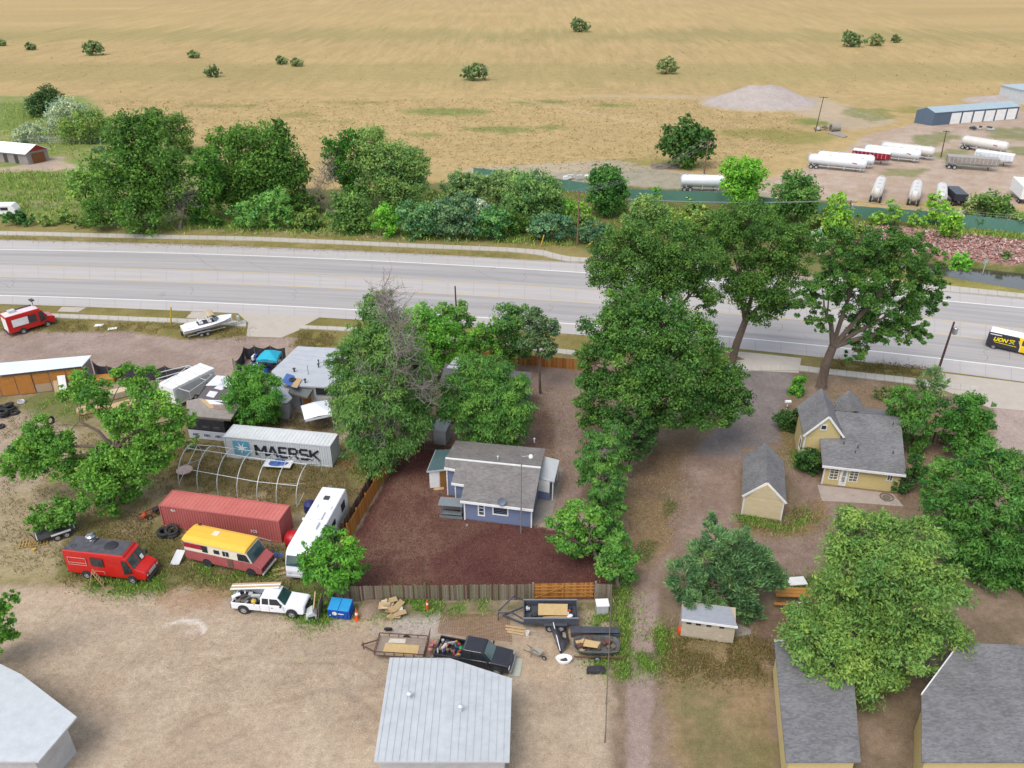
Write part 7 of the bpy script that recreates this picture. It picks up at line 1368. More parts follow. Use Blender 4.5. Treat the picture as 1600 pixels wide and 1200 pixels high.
# right property
t = thing('mailbox', 'white mailbox by the grey gravel drive and round bush', 'mailbox', g(1229, 640)); mb = MB(); mb.bar((0, 0, 0), (0, 0, 1.0), .1); mb.build('post', white, t); mb = MB(); mb.lathe((-.35, 0, 1.1), (1, 0, 0), [(.001, 0), (.2, 0), (.2, .7), (.001, .7)], 12); mb.build('box', white, t)
t = thing('timber_table', 'orange timber bench between the juniper and the light green tree', 'table', g(1238, 940), -.05)
for y_ in (0, .4, .8): mb = MB(); mb.box((0, y_, .7), (3.0, .36, .06)); mb.build('plank', ow[2], t)
mb = MB(); mb.box((-.3, -.8, .45), (3.0, .3, .06)); mb.build('seat', ow[2], t)
for x in (-1.2, 1.2): mb = MB(); mb.bar((x, 0, 0), (x, .7, .7), .08); mb.build('leg', ow[1], t)
for px, lb_ in (((1244, 912), 'white plastic sheet behind the orange timber bench'), ((1252, 952), 'white plastic sheet in front of the orange timber bench, under leaves')): mb = MB(); mb.box(g(*px)+UPZ*.3, (1.6, 1.0, .1), .1); tag(mb.build('plastic_sheet', white), lb_, 'sheet')
# small stones / litter on the mulch
for k, px in enumerate(((730, 822),)): mb = MB(); mb.lathe(g(*px), UPZ, [(.01, 0), (.14, .05), (.12, .18), (.01, .22)], 8); tag(mb.build('rock', conc2), 'pale rock on the mulch below the cottage front wall', 'rock')
# ================================================================ TREES
bark = mat('bark', A(128, 112, 98), A(92, 80, 72), 2, .95, bump=.6, bsc=8); bark_p = mat('pale_bark', A(170, 158, 144), A(130, 120, 108), 2, .95); deadw = mat('dead_twigs', A(168, 156, 150), A(136, 124, 118), 3, .95)
leafm = attr_mat('leaf', .65, .38, spec=.25)
def leaves(c, r, n, l, w, col, seed, squash=1., droop=0., upb=.35, clump=.24, var=.22, needle=False, ncl=None):
    """leaf rhombs in clumps through an ellipsoid; returns verts(4n,3), colours"""
    rs = np.random.RandomState(seed); ncl = ncl or max(7, int(10+3.2*r*r)); d = rs.normal(size=(ncl, 3)); d[:, 2] = d[:, 2]*.9+upb*.6; d /= np.linalg.norm(d, axis=1)[:, None]
    rad = r*(.38+.60*rs.rand(ncl)**.55); sp = rs.rand(ncl) < .2; rad = np.where(sp, r*(1.0+.22*rs.rand(ncl)), rad); cc = d*rad[:, None]; cc[:, 2] *= squash
    cr = r*clump*(.7+.7*rs.rand(ncl))*np.where(sp, .55, 1.); ct = rs.normal(0, 1, ncl); k = rs.choice(ncl, n, p=cr**2/np.sum(cr**2))
    q = rs.normal(size=(n, 3)); q /= np.linalg.norm(q, axis=1)[:, None]; q *= (1.25*rs.rand(n)**.68)[:, None]; q[:, 2] *= .7
    P = cc[k]+q*cr[k][:, None]; P[:, 2] -= droop*np.abs(q[:, 2])*cr[k]
    out = P/(np.linalg.norm(P, axis=1)[:, None]+1e-6)
    if needle:
        a = out*.9+rs.normal(0, .45, (n, 3)); a[:, 2] += .45
    elif droop: a = rs.normal(0, .55, (n, 3)); a[:, 2] -= .9*droop; a += out*.4
    else: a = rs.normal(size=(n, 3))
    a /= np.linalg.norm(a, axis=1)[:, None]; nn = out*.5+q*.5+rs.normal(0, .55, (n, 3)); nn[:, 2] += .55; b = np.cross(nn, a); b /= np.linalg.norm(b, axis=1)[:, None]+1e-6
    s = .7+.6*rs.rand(n); a *= (l*s)[:, None]; b *= (w*s)[:, None]; up = np.cross(a, b); up /= np.linalg.norm(up, axis=1)[:, None]+1e-9
    V_ = np.stack([P-a, P-b+up*w*.25, P+a, P+b+up*w*.25], 1)+np.array(c)
    t = ct[k]*var*.8+rs.normal(0, var*.9, n); hue = rs.normal(0, .06, n)+ct[k]*.05
    base = np.array(col)[None]*np.clip(1+t, .45, 1.9)[:, None]; base[:, 0] *= 1+hue*1.6; base[:, 2] *= 1-hue
    return V_.reshape(-1, 3), np.repeat(base, 4, 0), cc+np.array(c)
NLEAF = [0]
def tree(label, base, lobes, col, name='tree', cat='tree', top=None, l=.2, w=.12, dens=5.2, trunk=.35, bark_=None, droop=0., needle=False, squash=1., clump=.33, var=.2, group=None, dead=0, lean=None, extra=None, maxn=60000, depth=.0, upb=.35, fork=None, hide_trunk=False):
    """base: ground pixel; lobes: (px,py,radius in photo px[,extra depth m]) resolved on the plane of the trunk"""
    b = g(*base); t = thing(name, label, cat, b, 0, group); Vs = []; Cs = []; tw = []; L_ = []
    for i, lo in enumerate(lobes):
        dy = lo[3] if len(lo) > 3 else rnd.uniform(-.25, .25)*lo[2]/12; p = gy(lo[0], lo[1], b.y+dy); r = lo[2]/scale_at(p)
        p.z = max(p.z, r*.55*squash); L_.append((p, r))
        n = int(min(maxn, dens*math.pi*r*r*1.25/(2*l*w)))
        v, c, cc = leaves(p, r, n, l, w, col, hash((label, i)) % 99991 if False else (sum(map(ord, label))*31+i*977) % 99991, squash, droop, upb, clump, var, needle); Vs.append(v); Cs.append(c); tw.append((p, r, cc))
    V_ = np.concatenate(Vs)-np.array(b); V_[:, 2] = np.maximum(V_[:, 2], .03); n = len(V_)//4; NLEAF[0] += n
    me = np_mesh('crown', V_, np.arange(4*n).reshape(-1, 4), leafm, np.concatenate(Cs)); link(bpy.data.objects.new('crown', me), t)
    # trunk and limbs
    cz = sum((p*r for p, r in L_), Vector())/sum(r for p, r in L_); mb = MB(b); m = bark_ or bark
    fk = b+(cz-b)*.45 if fork is None else gy(fork[0], fork[1], b.y); fk.z = max(fk.z, .4); tp = V(b)-UPZ*.1
    mid = tp.lerp(fk, .5)+Vector((rnd.uniform(-.2, .2), rnd.uniform(-.2, .2), 0)); mb.tube([tp, tp+UPZ*.25, mid, fk], [trunk*1.5, trunk*1.1, trunk*.95, trunk*.8], 9); mb.build('trunk', m, t)
    mb = MB(b); tw.sort(key=lambda e: math.atan2(e[0].z-fk.z+1, e[0].x-fk.x)); ng = max(1, round(len(tw)/4)); 
    grp = [tw[int(len(tw)*i/ng):int(len(tw)*(i+1)/ng)] for i in range(ng)]; nodes = []
    for gq in grp:
        cen = sum((e[0] for e in gq), Vector())/len(gq); m1 = fk.lerp(cen, .35)+Vector((rnd.uniform(-.3, .3), rnd.uniform(-.3, .3), .3)); m2 = fk.lerp(cen, .72)
        rr = trunk*.55; mb.tube([fk-(fk-mid)*.08, m1, m2], [rr, rr*.8, rr*.55], 7); nodes += [(e, m1, m2) for e in gq]
    for (p, r, cc), m1, m2 in nodes:
        s0 = m1.lerp(m2, rnd.uniform(.45, 1)); q = s0.lerp(p, .5)+Vector((0, 0, r*.15)); rr = max(.04, min(trunk*.3, r*.045)); mb.tube([s0, q, p], [rr, rr*.75, rr*.4], 6)
        for k in range(min(len(cc), 9)): e = Vector(cc[k]); mb.tube([p.lerp(q, .2), p.lerp(e, .5)+UPZ*.1, e], [rr*.35, rr*.22, .012], 4, False)
    mb.build('branches', m, t)
    if dead: deadbr(t, [gy(x, yy, b.y-(dead if len(extra) > 6 else .5)) for x, yy in extra], dead, b)
    return t
def deadbr(t, pts, r, off, m=None, n=26, name='dead_branches'):
    mb = MB(off)
    for c in pts:
        for k in range(n):
            d = Vector((rnd.gauss(0, .6), rnd.gauss(0, .6), rnd.gauss(.45, .5))).normalized(); a_ = c+Vector((rnd.gauss(0, .3), rnd.gauss(0, .3), rnd.gauss(-.3, .3)))*r*.5; e = a_+d*r*rnd.uniform(.5, 1.1); m_ = a_.lerp(e, .5)+Vector((rnd.gauss(0, .1), 0, rnd.gauss(0, .1)))*r; mb.tube([a_, m_, e], [.04, .028, .01], 3, False)
            for j in range(3): f = m_.lerp(e, rnd.random()); mb.tube([f, f+Vector((rnd.gauss(0, .3), rnd.gauss(0, .3), rnd.gauss(.1, .25)))*r*.8], [.02, .008], 3, False)
    o_ = mb.build(name, m or deadw, t); o_['kind'] = 'stuff'; return o_
def G(r, g_, b): return tuple(x*y for x, y in zip(A(r, g_, b, 1.42), (1.1, 1.02, .9)))
DK = G(62, 98, 44); MD = G(74, 112, 48); BR = G(96, 146, 54); LT = G(118, 160, 68); OL = G(104, 132, 70); SV = G(148, 166, 142); BG = G(90, 124, 92); CW = G(70, 108, 50); EL = G(76, 116, 56)
# ---- far side of the road, left to right
FARK = dict(l=.26, w=.17, dens=4.1, clump=.33)
tree('dark tree at the top left beyond the silver shrubs', (72, 182), [(60, 165, 18), (85, 160, 18), (75, 150, 16)], G(58, 88, 52), trunk=.4, **FARK)
tree('silvery willow in front of the dark top left tree', (100, 212), [(85, 195, 18), (105, 180, 24), (120, 175, 16)], SV, **FARK)
tree('round green willow behind the wire fence', (130, 222), [(115, 205, 22), (140, 195, 26), (155, 205, 16)], OL, **FARK)
tree('silver grey shrub left end of the wire fence', (45, 222), [(35, 210, 14), (52, 208, 14), (30, 218, 10)], SV, name='shrub', cat='shrub', trunk=.1, **FARK)
tree('olive tree at the field edge behind the big left tree', (262, 242), [(245, 200, 26), (270, 205, 28), (283, 225, 18), (240, 180, 14)], G(88, 118, 60), **FARK)
tree('tall broad tree right of the block garage, widest on the far left row', (240, 357), [(205, 215, 36, 2), (230, 205, 26, 2), (182, 258, 40), (235, 255, 42), (205, 300, 44), (258, 300, 34), (160, 330, 28), (220, 335, 36, -3), (188, 200, 18), (268, 262, 24)], MD, trunk=.6, var=.28, **FARK)
tree('pale bushy tree on the left flank of the widest far tree', (140, 345), [(128, 285, 26), (140, 300, 24), (125, 272, 14)], G(104, 140, 72), **FARK)
tree('grey tangled dead tree between the two biggest far left trees', (282, 357), [(285, 330, 10)], G(90, 84, 60), name='dead_tree', cat='dead tree', bark_=deadw, trunk=.3, dead=4.0, extra=[(282, 300), (278, 325), (290, 315)], l=.25, w=.15, dens=1)
tree('narrow green tree left of the second big far tree', (318, 352), [(315, 255, 24), (322, 285, 26), (312, 315, 24), (325, 240, 16), (308, 335, 18)], G(72, 116, 48), trunk=.4, **FARK)
tree('second big far tree with a pointed top, right of the narrow one', (405, 335), [(350, 225, 26, 4), (385, 230, 34), (420, 225, 34), (445, 255, 34), (400, 270, 42), (360, 275, 36), (430, 290, 36), (462, 275, 22), (435, 197, 12), (345, 300, 26), (390, 300, 30)], MD, trunk=.6, var=.26, **FARK)
for k, (bx, by, lo) in enumerate((((375, 358), None, [(372, 335, 14), (382, 325, 12), (378, 345, 12)]), ((400, 360), None, [(398, 335, 15), (405, 318, 12), (396, 348, 12)]), ((440, 358), None, [(440, 330, 18), (430, 310, 18), (450, 345, 12), (425, 345, 12)]))):
    tree(['pale green sapling clump nearest the sidewalk, left of three', 'pale green sapling clump nearest the sidewalk, middle of three', 'pale green sapling clump nearest the sidewalk, right of three'][k], bx, lo, G(98, 146, 76), name='sapling', trunk=.1, **FARK)
t = tree('bare grey dead tree with the pond light behind it', (522, 332), [(500, 310, 8), (490, 325, 9)], G(90, 88, 60), name='dead_tree', cat='dead tree', bark_=deadw, trunk=.18, dead=5.0, extra=[(505, 275), (500, 295), (515, 265), (492, 310)], l=.25, w=.15, dens=1)
tree('dark cottonwood with bright top left of the round willow', (548, 325), [(525, 235, 22), (550, 225, 22), (535, 262, 26), (555, 285, 22), (565, 250, 18)], G(60, 108, 40), trunk=.4, **FARK)
tree('round feathery willow with arching limbs beside the dark cottonwood', (608, 330), [(580, 225, 26), (600, 255, 34), (630, 250, 28), (652, 258, 20), (620, 285, 36), (590, 290, 30), (645, 285, 24), (575, 260, 22)], G(106, 138, 78), trunk=.5, l=.28, w=.12, dens=4.6)
tree('rounded shrub tree at the sidewalk below the dark cottonwood', (548, 363), [(545, 322, 26), (530, 335, 20), (560, 340, 22), (545, 348, 20)], G(84, 120, 62), trunk=.2, **FARK)
tree('bright upright poplar sapling clump beside the rounded shrub tree', (605, 370), [(592, 345, 16), (600, 328, 13), (615, 335, 13), (606, 355, 16)], G(98, 156, 58), name='sapling', trunk=.1, **FARK)
tree('grey green willow shrub right of the bright poplar saplings', (655, 372), [(645, 335, 22), (665, 335, 22), (640, 355, 18), (665, 355, 20)], G(86, 128, 84), name='shrub', cat='shrub', trunk=.12, **FARK)
tree('bluish green willow shrub, the darkest of the long shrub row', (715, 373), [(700, 330, 22), (722, 325, 22), (705, 352, 22), (730, 350, 20), (695, 358, 16)], BG, name='shrub', cat='shrub', trunk=.12, **FARK)
tree('silver leaved shrub peeping between willow shrubs', (752, 345), [(755, 325, 12), (748, 332, 10)], G(170, 186, 176), name='shrub', cat='shrub', trunk=.08, **FARK)
tree('upright green shrub right of the bluish willow shrub', (768, 374), [(765, 345, 20), (780, 340, 18), (755, 358, 14), (775, 358, 16)], G(82, 130, 76), name='shrub', cat='shrub', trunk=.12, **FARK)
for k, x in enumerate((712, 742, 775, 800)):
    tree(['feathery willow of the back row at the field edge, leftmost of four', 'feathery willow of the back row at the field edge, second from left', 'feathery willow of the back row at the field edge, third from left', 'feathery willow of the back row at the field edge, rightmost of four'][k], (x, 322), [(x-6, 288, 17), (x+8, 282, 17), (x, 302, 20)], G(112, 142, 92), trunk=.2, group='willows along the field edge', l=.28, w=.12, dens=4.4)
tree('large soft willow at the left end of the green fence', (835, 352), [(815, 300, 28), (840, 290, 26), (858, 305, 24), (825, 325, 28), (850, 330, 22), (800, 325, 20), (868, 320, 16)], G(100, 136, 80), trunk=.35, l=.28, w=.12, dens=4.6)
tree('bright green bush behind the long blue green shrub', (878, 350), [(870, 320, 15), (885, 325, 15), (875, 335, 15)], G(100, 154, 62), name='bush', cat='shrub', trunk=.1, **FARK)
tree('long low blue green shrub left of the tall pale pole', (865, 376), [(842, 355, 17), (858, 350, 18), (876, 352, 18), (850, 363, 14), (885, 360, 14)], G(84, 122, 92), name='shrub', cat='shrub', trunk=.1, **FARK)
tree('long low blue green shrub right of the tall pale pole', (930, 379), [(912, 362, 14), (928, 358, 15), (944, 362, 14), (920, 369, 10)], G(80, 116, 86), name='shrub', cat='shrub', trunk=.1, **FARK)
tree('dense dark green tree in front of the green fence', (948, 338), [(940, 278, 20), (958, 282, 20), (948, 300, 28), (962, 305, 20), (938, 315, 20), (955, 322, 18)], G(66, 112, 52), trunk=.35, **FARK)
tree('pale willow thicket around the transformer pole', (1008, 358), [(990, 335, 18), (1010, 325, 22), (1028, 335, 18), (1000, 348, 16)], G(110, 142, 82), trunk=.2, l=.28, w=.12, dens=4.6)
tree('small bright shrubs right of the willow thicket', (1060, 356), [(1045, 342, 14), (1065, 345, 14), (1080, 352, 12)], G(130, 160, 78), name='shrub', cat='shrub', trunk=.08, **FARK)
tree('small leafy tree reaching above the green fence', (1028, 325), [(1027, 310, 8), (1027, 298, 7)], G(100, 148, 66), trunk=.1, **FARK)
tree('lone dark tree standing in the golden field', (1072, 262), [(1055, 220, 24), (1085, 222, 26), (1072, 205, 20), (1105, 238, 15), (1048, 238, 14), (1075, 240, 22), (1100, 215, 14)], G(64, 98, 48), trunk=.7, l=.42, w=.28, dens=4.6)
tree('round bright green tree at the green fence beside the fenced tanker', (1160, 336), [(1145, 270, 22), (1172, 268, 22), (1158, 288, 28), (1180, 285, 18), (1140, 290, 16), (1160, 312, 20)], G(104, 158, 58), trunk=.3, **FARK)
tree('green tree right of the round bright one at the fence', (1245, 352), [(1240, 280, 16), (1255, 295, 24), (1230, 300, 20), (1248, 318, 26), (1225, 325, 16), (1262, 325, 16)], G(82, 122, 62), trunk=.3, **FARK)
tree('slender light green tree left of the red rock pole', (1312, 372), [(1308, 312, 13), (1312, 332, 17), (1305, 350, 17), (1318, 352, 14)], G(118, 162, 64), trunk=.15, **FARK)
tree('light green slim tree over the creek bank, left of three', (1398, 352), [(1398, 335, 13), (1395, 322, 10)], G(112, 154, 70), trunk=.1, **FARK)
tree('light green slim tree over the creek bank, middle of three', (1462, 350), [(1455, 330, 15), (1470, 325, 15), (1463, 312, 12), (1465, 340, 13)], G(118, 162, 64), trunk=.15, **FARK)
tree('light green slim tree on the red rocks, right of three', (1487, 373), [(1487, 340, 14), (1485, 355, 16), (1492, 362, 12)], G(112, 158, 62), trunk=.15, **FARK)
tree('round olive tree at the right end of the green fence', (1546, 352), [(1530, 325, 20), (1555, 320, 22), (1548, 338, 22), (1570, 338, 16), (1522, 340, 14)], G(88, 122, 62), trunk=.25, **FARK)
tree('olive bush cut by the right edge at the green fence', (1600, 362), [(1592, 345, 14), (1608, 342, 16)], G(110, 140, 70), trunk=.15, **FARK)
tree('bright bush growing at the creek edge', (1500, 428), [(1500, 405, 13), (1508, 415, 11), (1492, 412, 10)], G(92, 150, 58), name='bush', cat='shrub', trunk=.1, **FARK)
tree('tiny willow bush on the far creek shore', (1572, 405), [(1570, 398, 7), (1578, 400, 6)], G(100, 130, 80), name='bush', cat='shrub', trunk=.06, **FARK)
tree('silvery bush behind the giant cottonwoods', (1278, 400), [(1277, 370, 12), (1280, 385, 12)], G(156, 176, 150), name='bush', cat='shrub', trunk=.1, **FARK)
tree('low dark leafy bush at the far left verge', (25, 352), [(12, 342, 11), (28, 340, 11), (42, 344, 9)], G(58, 100, 50), name='bush', cat='shrub', trunk=.08, l=.4, w=.2, dens=4.6)
for k, (x, y_, r_) in enumerate(((100, 340, 12), (122, 348, 10), (72, 345, 9))): tree(['weedy bush on the far verge, rightmost and tallest of three', 'weedy bush on the far verge touching the palest big tree', 'weedy bush on the far verge next to the dark leafy bush'][k], (x, y_+8), [(x, y_, r_), (x+8, y_+2, r_*.8)], G(110, 136, 72), name='bush', cat='shrub', trunk=.06, group='weedy bushes on the far verge', **FARK)
UG = ['low bush between the two biggest far left trees', 'low olive bush right of the three pale saplings', 'small dark bush left of the bare dead tree', 'olive thicket behind the bluish willow shrub', 'dark thicket behind the grey green willow shrub', 'olive bush just right of the tall pale pole', 'olive bush above the second cottonwood crown', 'green bush at the foot of the round bright tree, left', 'olive bush at the foot of the round bright tree, right', 'light green bush between the two fence trees', 'olive bush left of the red rock pole', 'green bush at the left end of the red rocks', 'tiny tuft against the middle of the green fence']
# undergrowth row closing the creek corridor
for k, (x, y_, r_, c_) in enumerate(((330, 345, 12, MD), (470, 350, 12, OL), (490, 352, 10, DK), (690, 318, 18, OL), (640, 325, 18, DK), (905, 345, 14, OL), (1090, 330, 14, OL), (1120, 345, 16, MD), (1190, 345, 16, OL), (1210, 330, 12, LT), (1280, 345, 14, OL), (1340, 385, 14, MD), (1080, 310, 6, LT))):
    tree(UG[k], (x, y_+r_*.8), [(x-r_*.5, y_, r_), (x+r_*.6, y_+2, r_*.9)], c_, name='bush', cat='shrub', trunk=.08, group='undergrowth bushes along the creek', **FARK)
# distant trees beyond the photograph's top
for k in range(22):
    if k in (1, 4, 5, 7, 8, 11, 12, 13, 14): continue
    x, y_, r0 = (((k//3)*150+rnd.uniform(-20, 20)+(k % 3)*30, 66+k*3.1, rnd.choice([.03, .04, .055])) if k < 16 else ((1040, 104, .05), (330, 112, .035), (1330, 62, .06), (1368, 63, .045), (1400, 61, .03), (905, 40, .06))[k-16])
    r_ = r0*(y_+125); tree(('tree in the loose distant tree line across the hay field' if k < 16 else 'single distant tree standing in the far hay fields'), (x, y_+r_), [(x, y_, r_), (x+r_*rnd.uniform(.5, 1), y_+1, r_*.8), (x-r_*rnd.uniform(.4, 1), y_+2, r_*.7), (x+rnd.uniform(-.4, .4)*r_, y_-r_*.7, r_*.6)], [G(98, 120, 80), G(112, 128, 86), G(88, 108, 72)][k % 3], trunk=.4, group='distant tree line' if k < 16 else 'single distant trees', l=.6, w=.4, dens=3.4, clump=.35)
for x, y_, r_, c_, lb_ in ((1095, 350, 20, OL, 'olive bush at the foot of the green fence left of the round bright tree'), (1130, 358, 18, LT, 'light bush peeping above the second cottonwood'), (1205, 352, 20, MD, 'green bush between the round bright tree and the fence tree'), (1285, 350, 18, OL, 'olive bush just left of the slender light tree'), (1345, 362, 15, OL, 'olive bush right of the red rock pole'), (1375, 343, 12, LT, 'light bush at the green fence above the red rocks'), (1432, 346, 11, LT, 'light bush between the slim creek bank trees'), (470, 320, 22, MD, 'green tree filling the gap right of the pointed big tree'), (482, 345, 16, OL, 'olive bush left of the bare dead tree'), (680, 345, 22, OL, 'olive willow bush behind the shrub row'), (800, 352, 20, MD, 'green bush at the right end of the long shrub row'), (905, 335, 16, LT, 'light bush left of the dense dark tree')):
    tree(lb_, (x, y_+r_*.8), [(x-r_*.5, y_, r_*.8), (x+r_*.6, y_+2, r_*.75), (x, y_-r_*.6, r_*.6)], c_, name='bush', cat='shrub', trunk=.1, **FARK)
# ---- near side trees
NR1 = dict(l=.145, w=.09, dens=4.2)
tree('huge broad cottonwood over the driveways, lowest branches reaching the gravel', (1015, 705), [(985, 500, 48, 2), (1040, 505, 46, 2), (1085, 535, 40), (945, 520, 38), (925, 570, 34), (985, 555, 52, -2), (1050, 570, 52, -2), (1105, 585, 44), (1140, 605, 36), (930, 620, 36, -1), (985, 610, 44, -3), (1045, 625, 44, -2), (1090, 635, 36), (1150, 630, 28), (1125, 650, 24), (910, 645, 22), (1000, 480, 30), (960, 480, 26), (950, 655, 26, -2), (1010, 655, 26)], CW, trunk=.75, var=.25, clump=.3, fork=(1012, 620), **NR1)
tree('big cottonwood behind the huge one, overhanging the road', (1030, 590), [(960, 395, 36), (1000, 380, 36), (1045, 378, 36), (1085, 400, 36), (1105, 440, 32), (1055, 430, 42), (990, 430, 44), (940, 425, 26), (1030, 460, 40), (1105, 470, 22), (1070, 360, 20)], G(74, 110, 52), trunk=.6, **NR1)
tree('leaning cottonwood with bare grey trunk beside the driveway apron', (1143, 568), [(1130, 355, 28), (1170, 345, 32), (1150, 385, 36), (1205, 385, 36), (1240, 400, 32), (1190, 425, 36), (1225, 440, 32), (1165, 455, 32), (1190, 480, 26), (1250, 375, 24), (1145, 430, 28), (1215, 475, 22), (1182, 330, 18)], G(72, 108, 50), trunk=.52, fork=(1165, 500), **NR1)
tree('tall cottonwood with thick grey trunk behind the yellow house', (1283, 606), [(1300, 385, 30), (1335, 375, 34), (1375, 385, 36), (1410, 395, 36), (1450, 410, 26), (1320, 425, 38), (1365, 430, 40), (1415, 440, 40), (1455, 445, 24), (1285, 455, 32), (1340, 475, 38), (1390, 485, 38), (1430, 480, 30), (1400, 520, 30), (1350, 520, 26), (1260, 475, 24), (1430, 520, 24), (1335, 550, 18), (1280, 500, 20), (1460, 470, 18)], CW, trunk=.62, fork=(1302, 540), clump=.2, **NR1)
EK = dict(l=.19, w=.06, dens=4.2, droop=.7)
tree('towering feathery elm with grey dead twigs left of the mulch yard', (612, 722), [(578, 500, 30, 3), (605, 510, 34, 2), (560, 545, 38), (610, 560, 46), (655, 565, 28, 1), (545, 585, 34), (585, 615, 52, -2), (640, 625, 42), (555, 640, 36), (615, 660, 46, -2), (655, 655, 26), (575, 690, 36, -2), (600, 715, 28, -3), (545, 610, 30), (640, 590, 34), (595, 470, 22, 4), (535, 565, 22)], G(84, 122, 64), trunk=.6, dead=2.4, extra=[(600, 475), (612, 490), (625, 500), (640, 530), (628, 550), (620, 575), (650, 600), (664, 615), (610, 610), (590, 640), (598, 455), (575, 585), (600, 665)], fork=(608, 650), bark_=bark_p, var=.2, **{**EK, 'dens': 3.9})
tree('second trunked elm squeezed behind the towering elm', (633, 695), [(640, 640, 26), (655, 600, 26, 3), (665, 640, 20), (645, 670, 20)], G(70, 108, 54), trunk=.4, bark_=bark_p, **EK)
tree('bright green tree right behind the towering elm top', (682, 590), [(660, 505, 30), (690, 520, 30), (675, 545, 32), (705, 555, 22), (650, 530, 24)], G(88, 142, 54), trunk=.35, **NR1)
tree('small tree around the dark pole near the road', (712, 548), [(695, 487, 18), (715, 485, 18), (728, 500, 14), (705, 505, 20), (715, 525, 16)], G(92, 134, 66), trunk=.2, **NR1)
tree('light green round tree between the pole tree and slender tree', (748, 600), [(735, 535, 20), (755, 525, 22), (745, 555, 22), (770, 545, 16), (728, 560, 16)], G(90, 138, 56), trunk=.25, **NR1)
tree('grey green tree left of the slender trunk by the road', (795, 590), [(790, 500, 24), (810, 490, 18), (800, 525, 26), (775, 525, 20), (815, 545, 20), (785, 550, 18)], G(84, 124, 66), trunk=.25, **NR1)
tree('slender tree with long bare trunk standing alone on the brown ground', (844, 615), [(838, 505, 22), (855, 520, 20), (832, 530, 20), (848, 545, 18), (862, 550, 12), (838, 492, 12)], G(88, 116, 80), trunk=.16, fork=(843, 570), **NR1)
tree('large drooping elm directly behind the blue cottage roof', (755, 702), [(750, 585, 36, 2), (785, 590, 36, 2), (720, 615, 34), (765, 625, 44), (805, 630, 30), (720, 650, 34), (760, 660, 40), (795, 660, 34), (705, 635, 20), (745, 690, 16, -1), (790, 686, 16, -1), (815, 605, 20)], G(82, 126, 60), trunk=.45, dead=2, extra=[(725, 660)], **EK)
tree('dense round elm between the patchwork shed and workshop', (395, 668), [(375, 590, 22, 1), (400, 592, 24, 1), (420, 605, 22), (385, 618, 32), (415, 625, 26), (370, 615, 20), (395, 645, 26), (415, 645, 18), (375, 640, 18)], G(80, 132, 56), trunk=.3, **EK)
tree('open branching tree spreading over the left work yard', (172, 790), [(130, 600, 22, 3), (195, 588, 20, 4), (228, 590, 18, 4), (112, 612, 18, 2), (160, 610, 16, 2), (225, 618, 24, 2), (245, 640, 30), (275, 655, 24), (262, 680, 24), (215, 655, 26), (185, 650, 22), (200, 690, 34), (235, 700, 30), (170, 730, 36), (205, 735, 30), (150, 765, 34, -2), (170, 785, 20, -2), (245, 720, 22), (60, 685, 26), (40, 710, 26), (85, 700, 26), (30, 735, 20), (70, 730, 24), (105, 720, 22), (62, 665, 16), (150, 640, 18), (135, 740, 28), (180, 660, 20), (180, 710, 28), (50, 695, 24), (25, 720, 20), (100, 690, 20), (215, 730, 24), (140, 620, 20), (250, 695, 22), (195, 765, 26)], G(88, 134, 56), trunk=.36, fork=(180, 700), bark_=bark, l=.15, w=.09, dens=4.8, clump=.34)
tree('low leafy branch tree over the small twin axle trailer', (88, 832), [(68, 803, 20), (88, 798, 23), (108, 795, 20), (58, 815, 16), (118, 803, 14), (85, 815, 20)], G(82, 126, 54), trunk=.15, **NR1)
tree('small bush at the front of the patchwork roofed shed', (292, 706), [(285, 690, 12), (300, 692, 12)], G(112, 138, 76), name='bush', cat='shrub', trunk=.06, **NR1)
tree('round elm bush between the white motorhome and the grey fence', (522, 928), [(495, 860, 26), (525, 850, 28), (550, 865, 24), (515, 885, 36), (545, 890, 26), (490, 885, 24), (525, 910, 20)], G(80, 134, 50), trunk=.22, dead=1.3, extra=[(520, 880), (530, 900)], bark_=bark_p, l=.2, w=.08, dens=5, droop=.4)
tree('elm sapling cluster at the blue cottage driveway, upper one', (948, 800), [(930, 690, 22), (960, 675, 22), (940, 715, 26), (965, 730, 20), (930, 745, 26), (955, 760, 22), (915, 715, 16), (960, 700, 20), (940, 780, 14)], G(78, 122, 58), trunk=.2, bark_=bark_p, dead=1.2, extra=[(945, 700), (955, 740)], **EK)
tree('dark leafy tree under the huge cottonwood', (985, 745), [(975, 665, 24), (1000, 660, 22), (960, 690, 20), (1000, 690, 20), (985, 705, 18)], G(62, 96, 50), trunk=.25, **NR1)
tree('leafy elm midway down the drive-side screen of trees', (950, 838), [(938, 765, 20), (958, 775, 22), (945, 795, 24), (930, 785, 16), (962, 800, 18), (948, 815, 18), (968, 755, 14)], G(80, 124, 60), trunk=.2, bark_=bark_p, **EK)
tree('small elm filling the screen between the leaning tree and the corner tree', (958, 872), [(950, 825, 18), (965, 835, 18), (945, 845, 20), (962, 858, 16), (940, 862, 14)], G(74, 118, 56), trunk=.15, bark_=bark_p, **NR1)
tree('small tree leaning over the mulch yard corner above the gate', (935, 884), [(880, 815, 22), (905, 805, 24), (930, 820, 22), (890, 840, 26), (920, 845, 22), (868, 835, 14), (900, 865, 18)], G(86, 134, 58), trunk=.18, fork=(928, 860), bark_=bark_p, **NR1)
tree('upright bushy tree at the fence corner right of the gate', (966, 916), [(962, 855, 22), (975, 870, 22), (958, 885, 24), (975, 895, 18), (968, 842, 14)], G(82, 128, 60), trunk=.15, bark_=bark_p, **NR1)
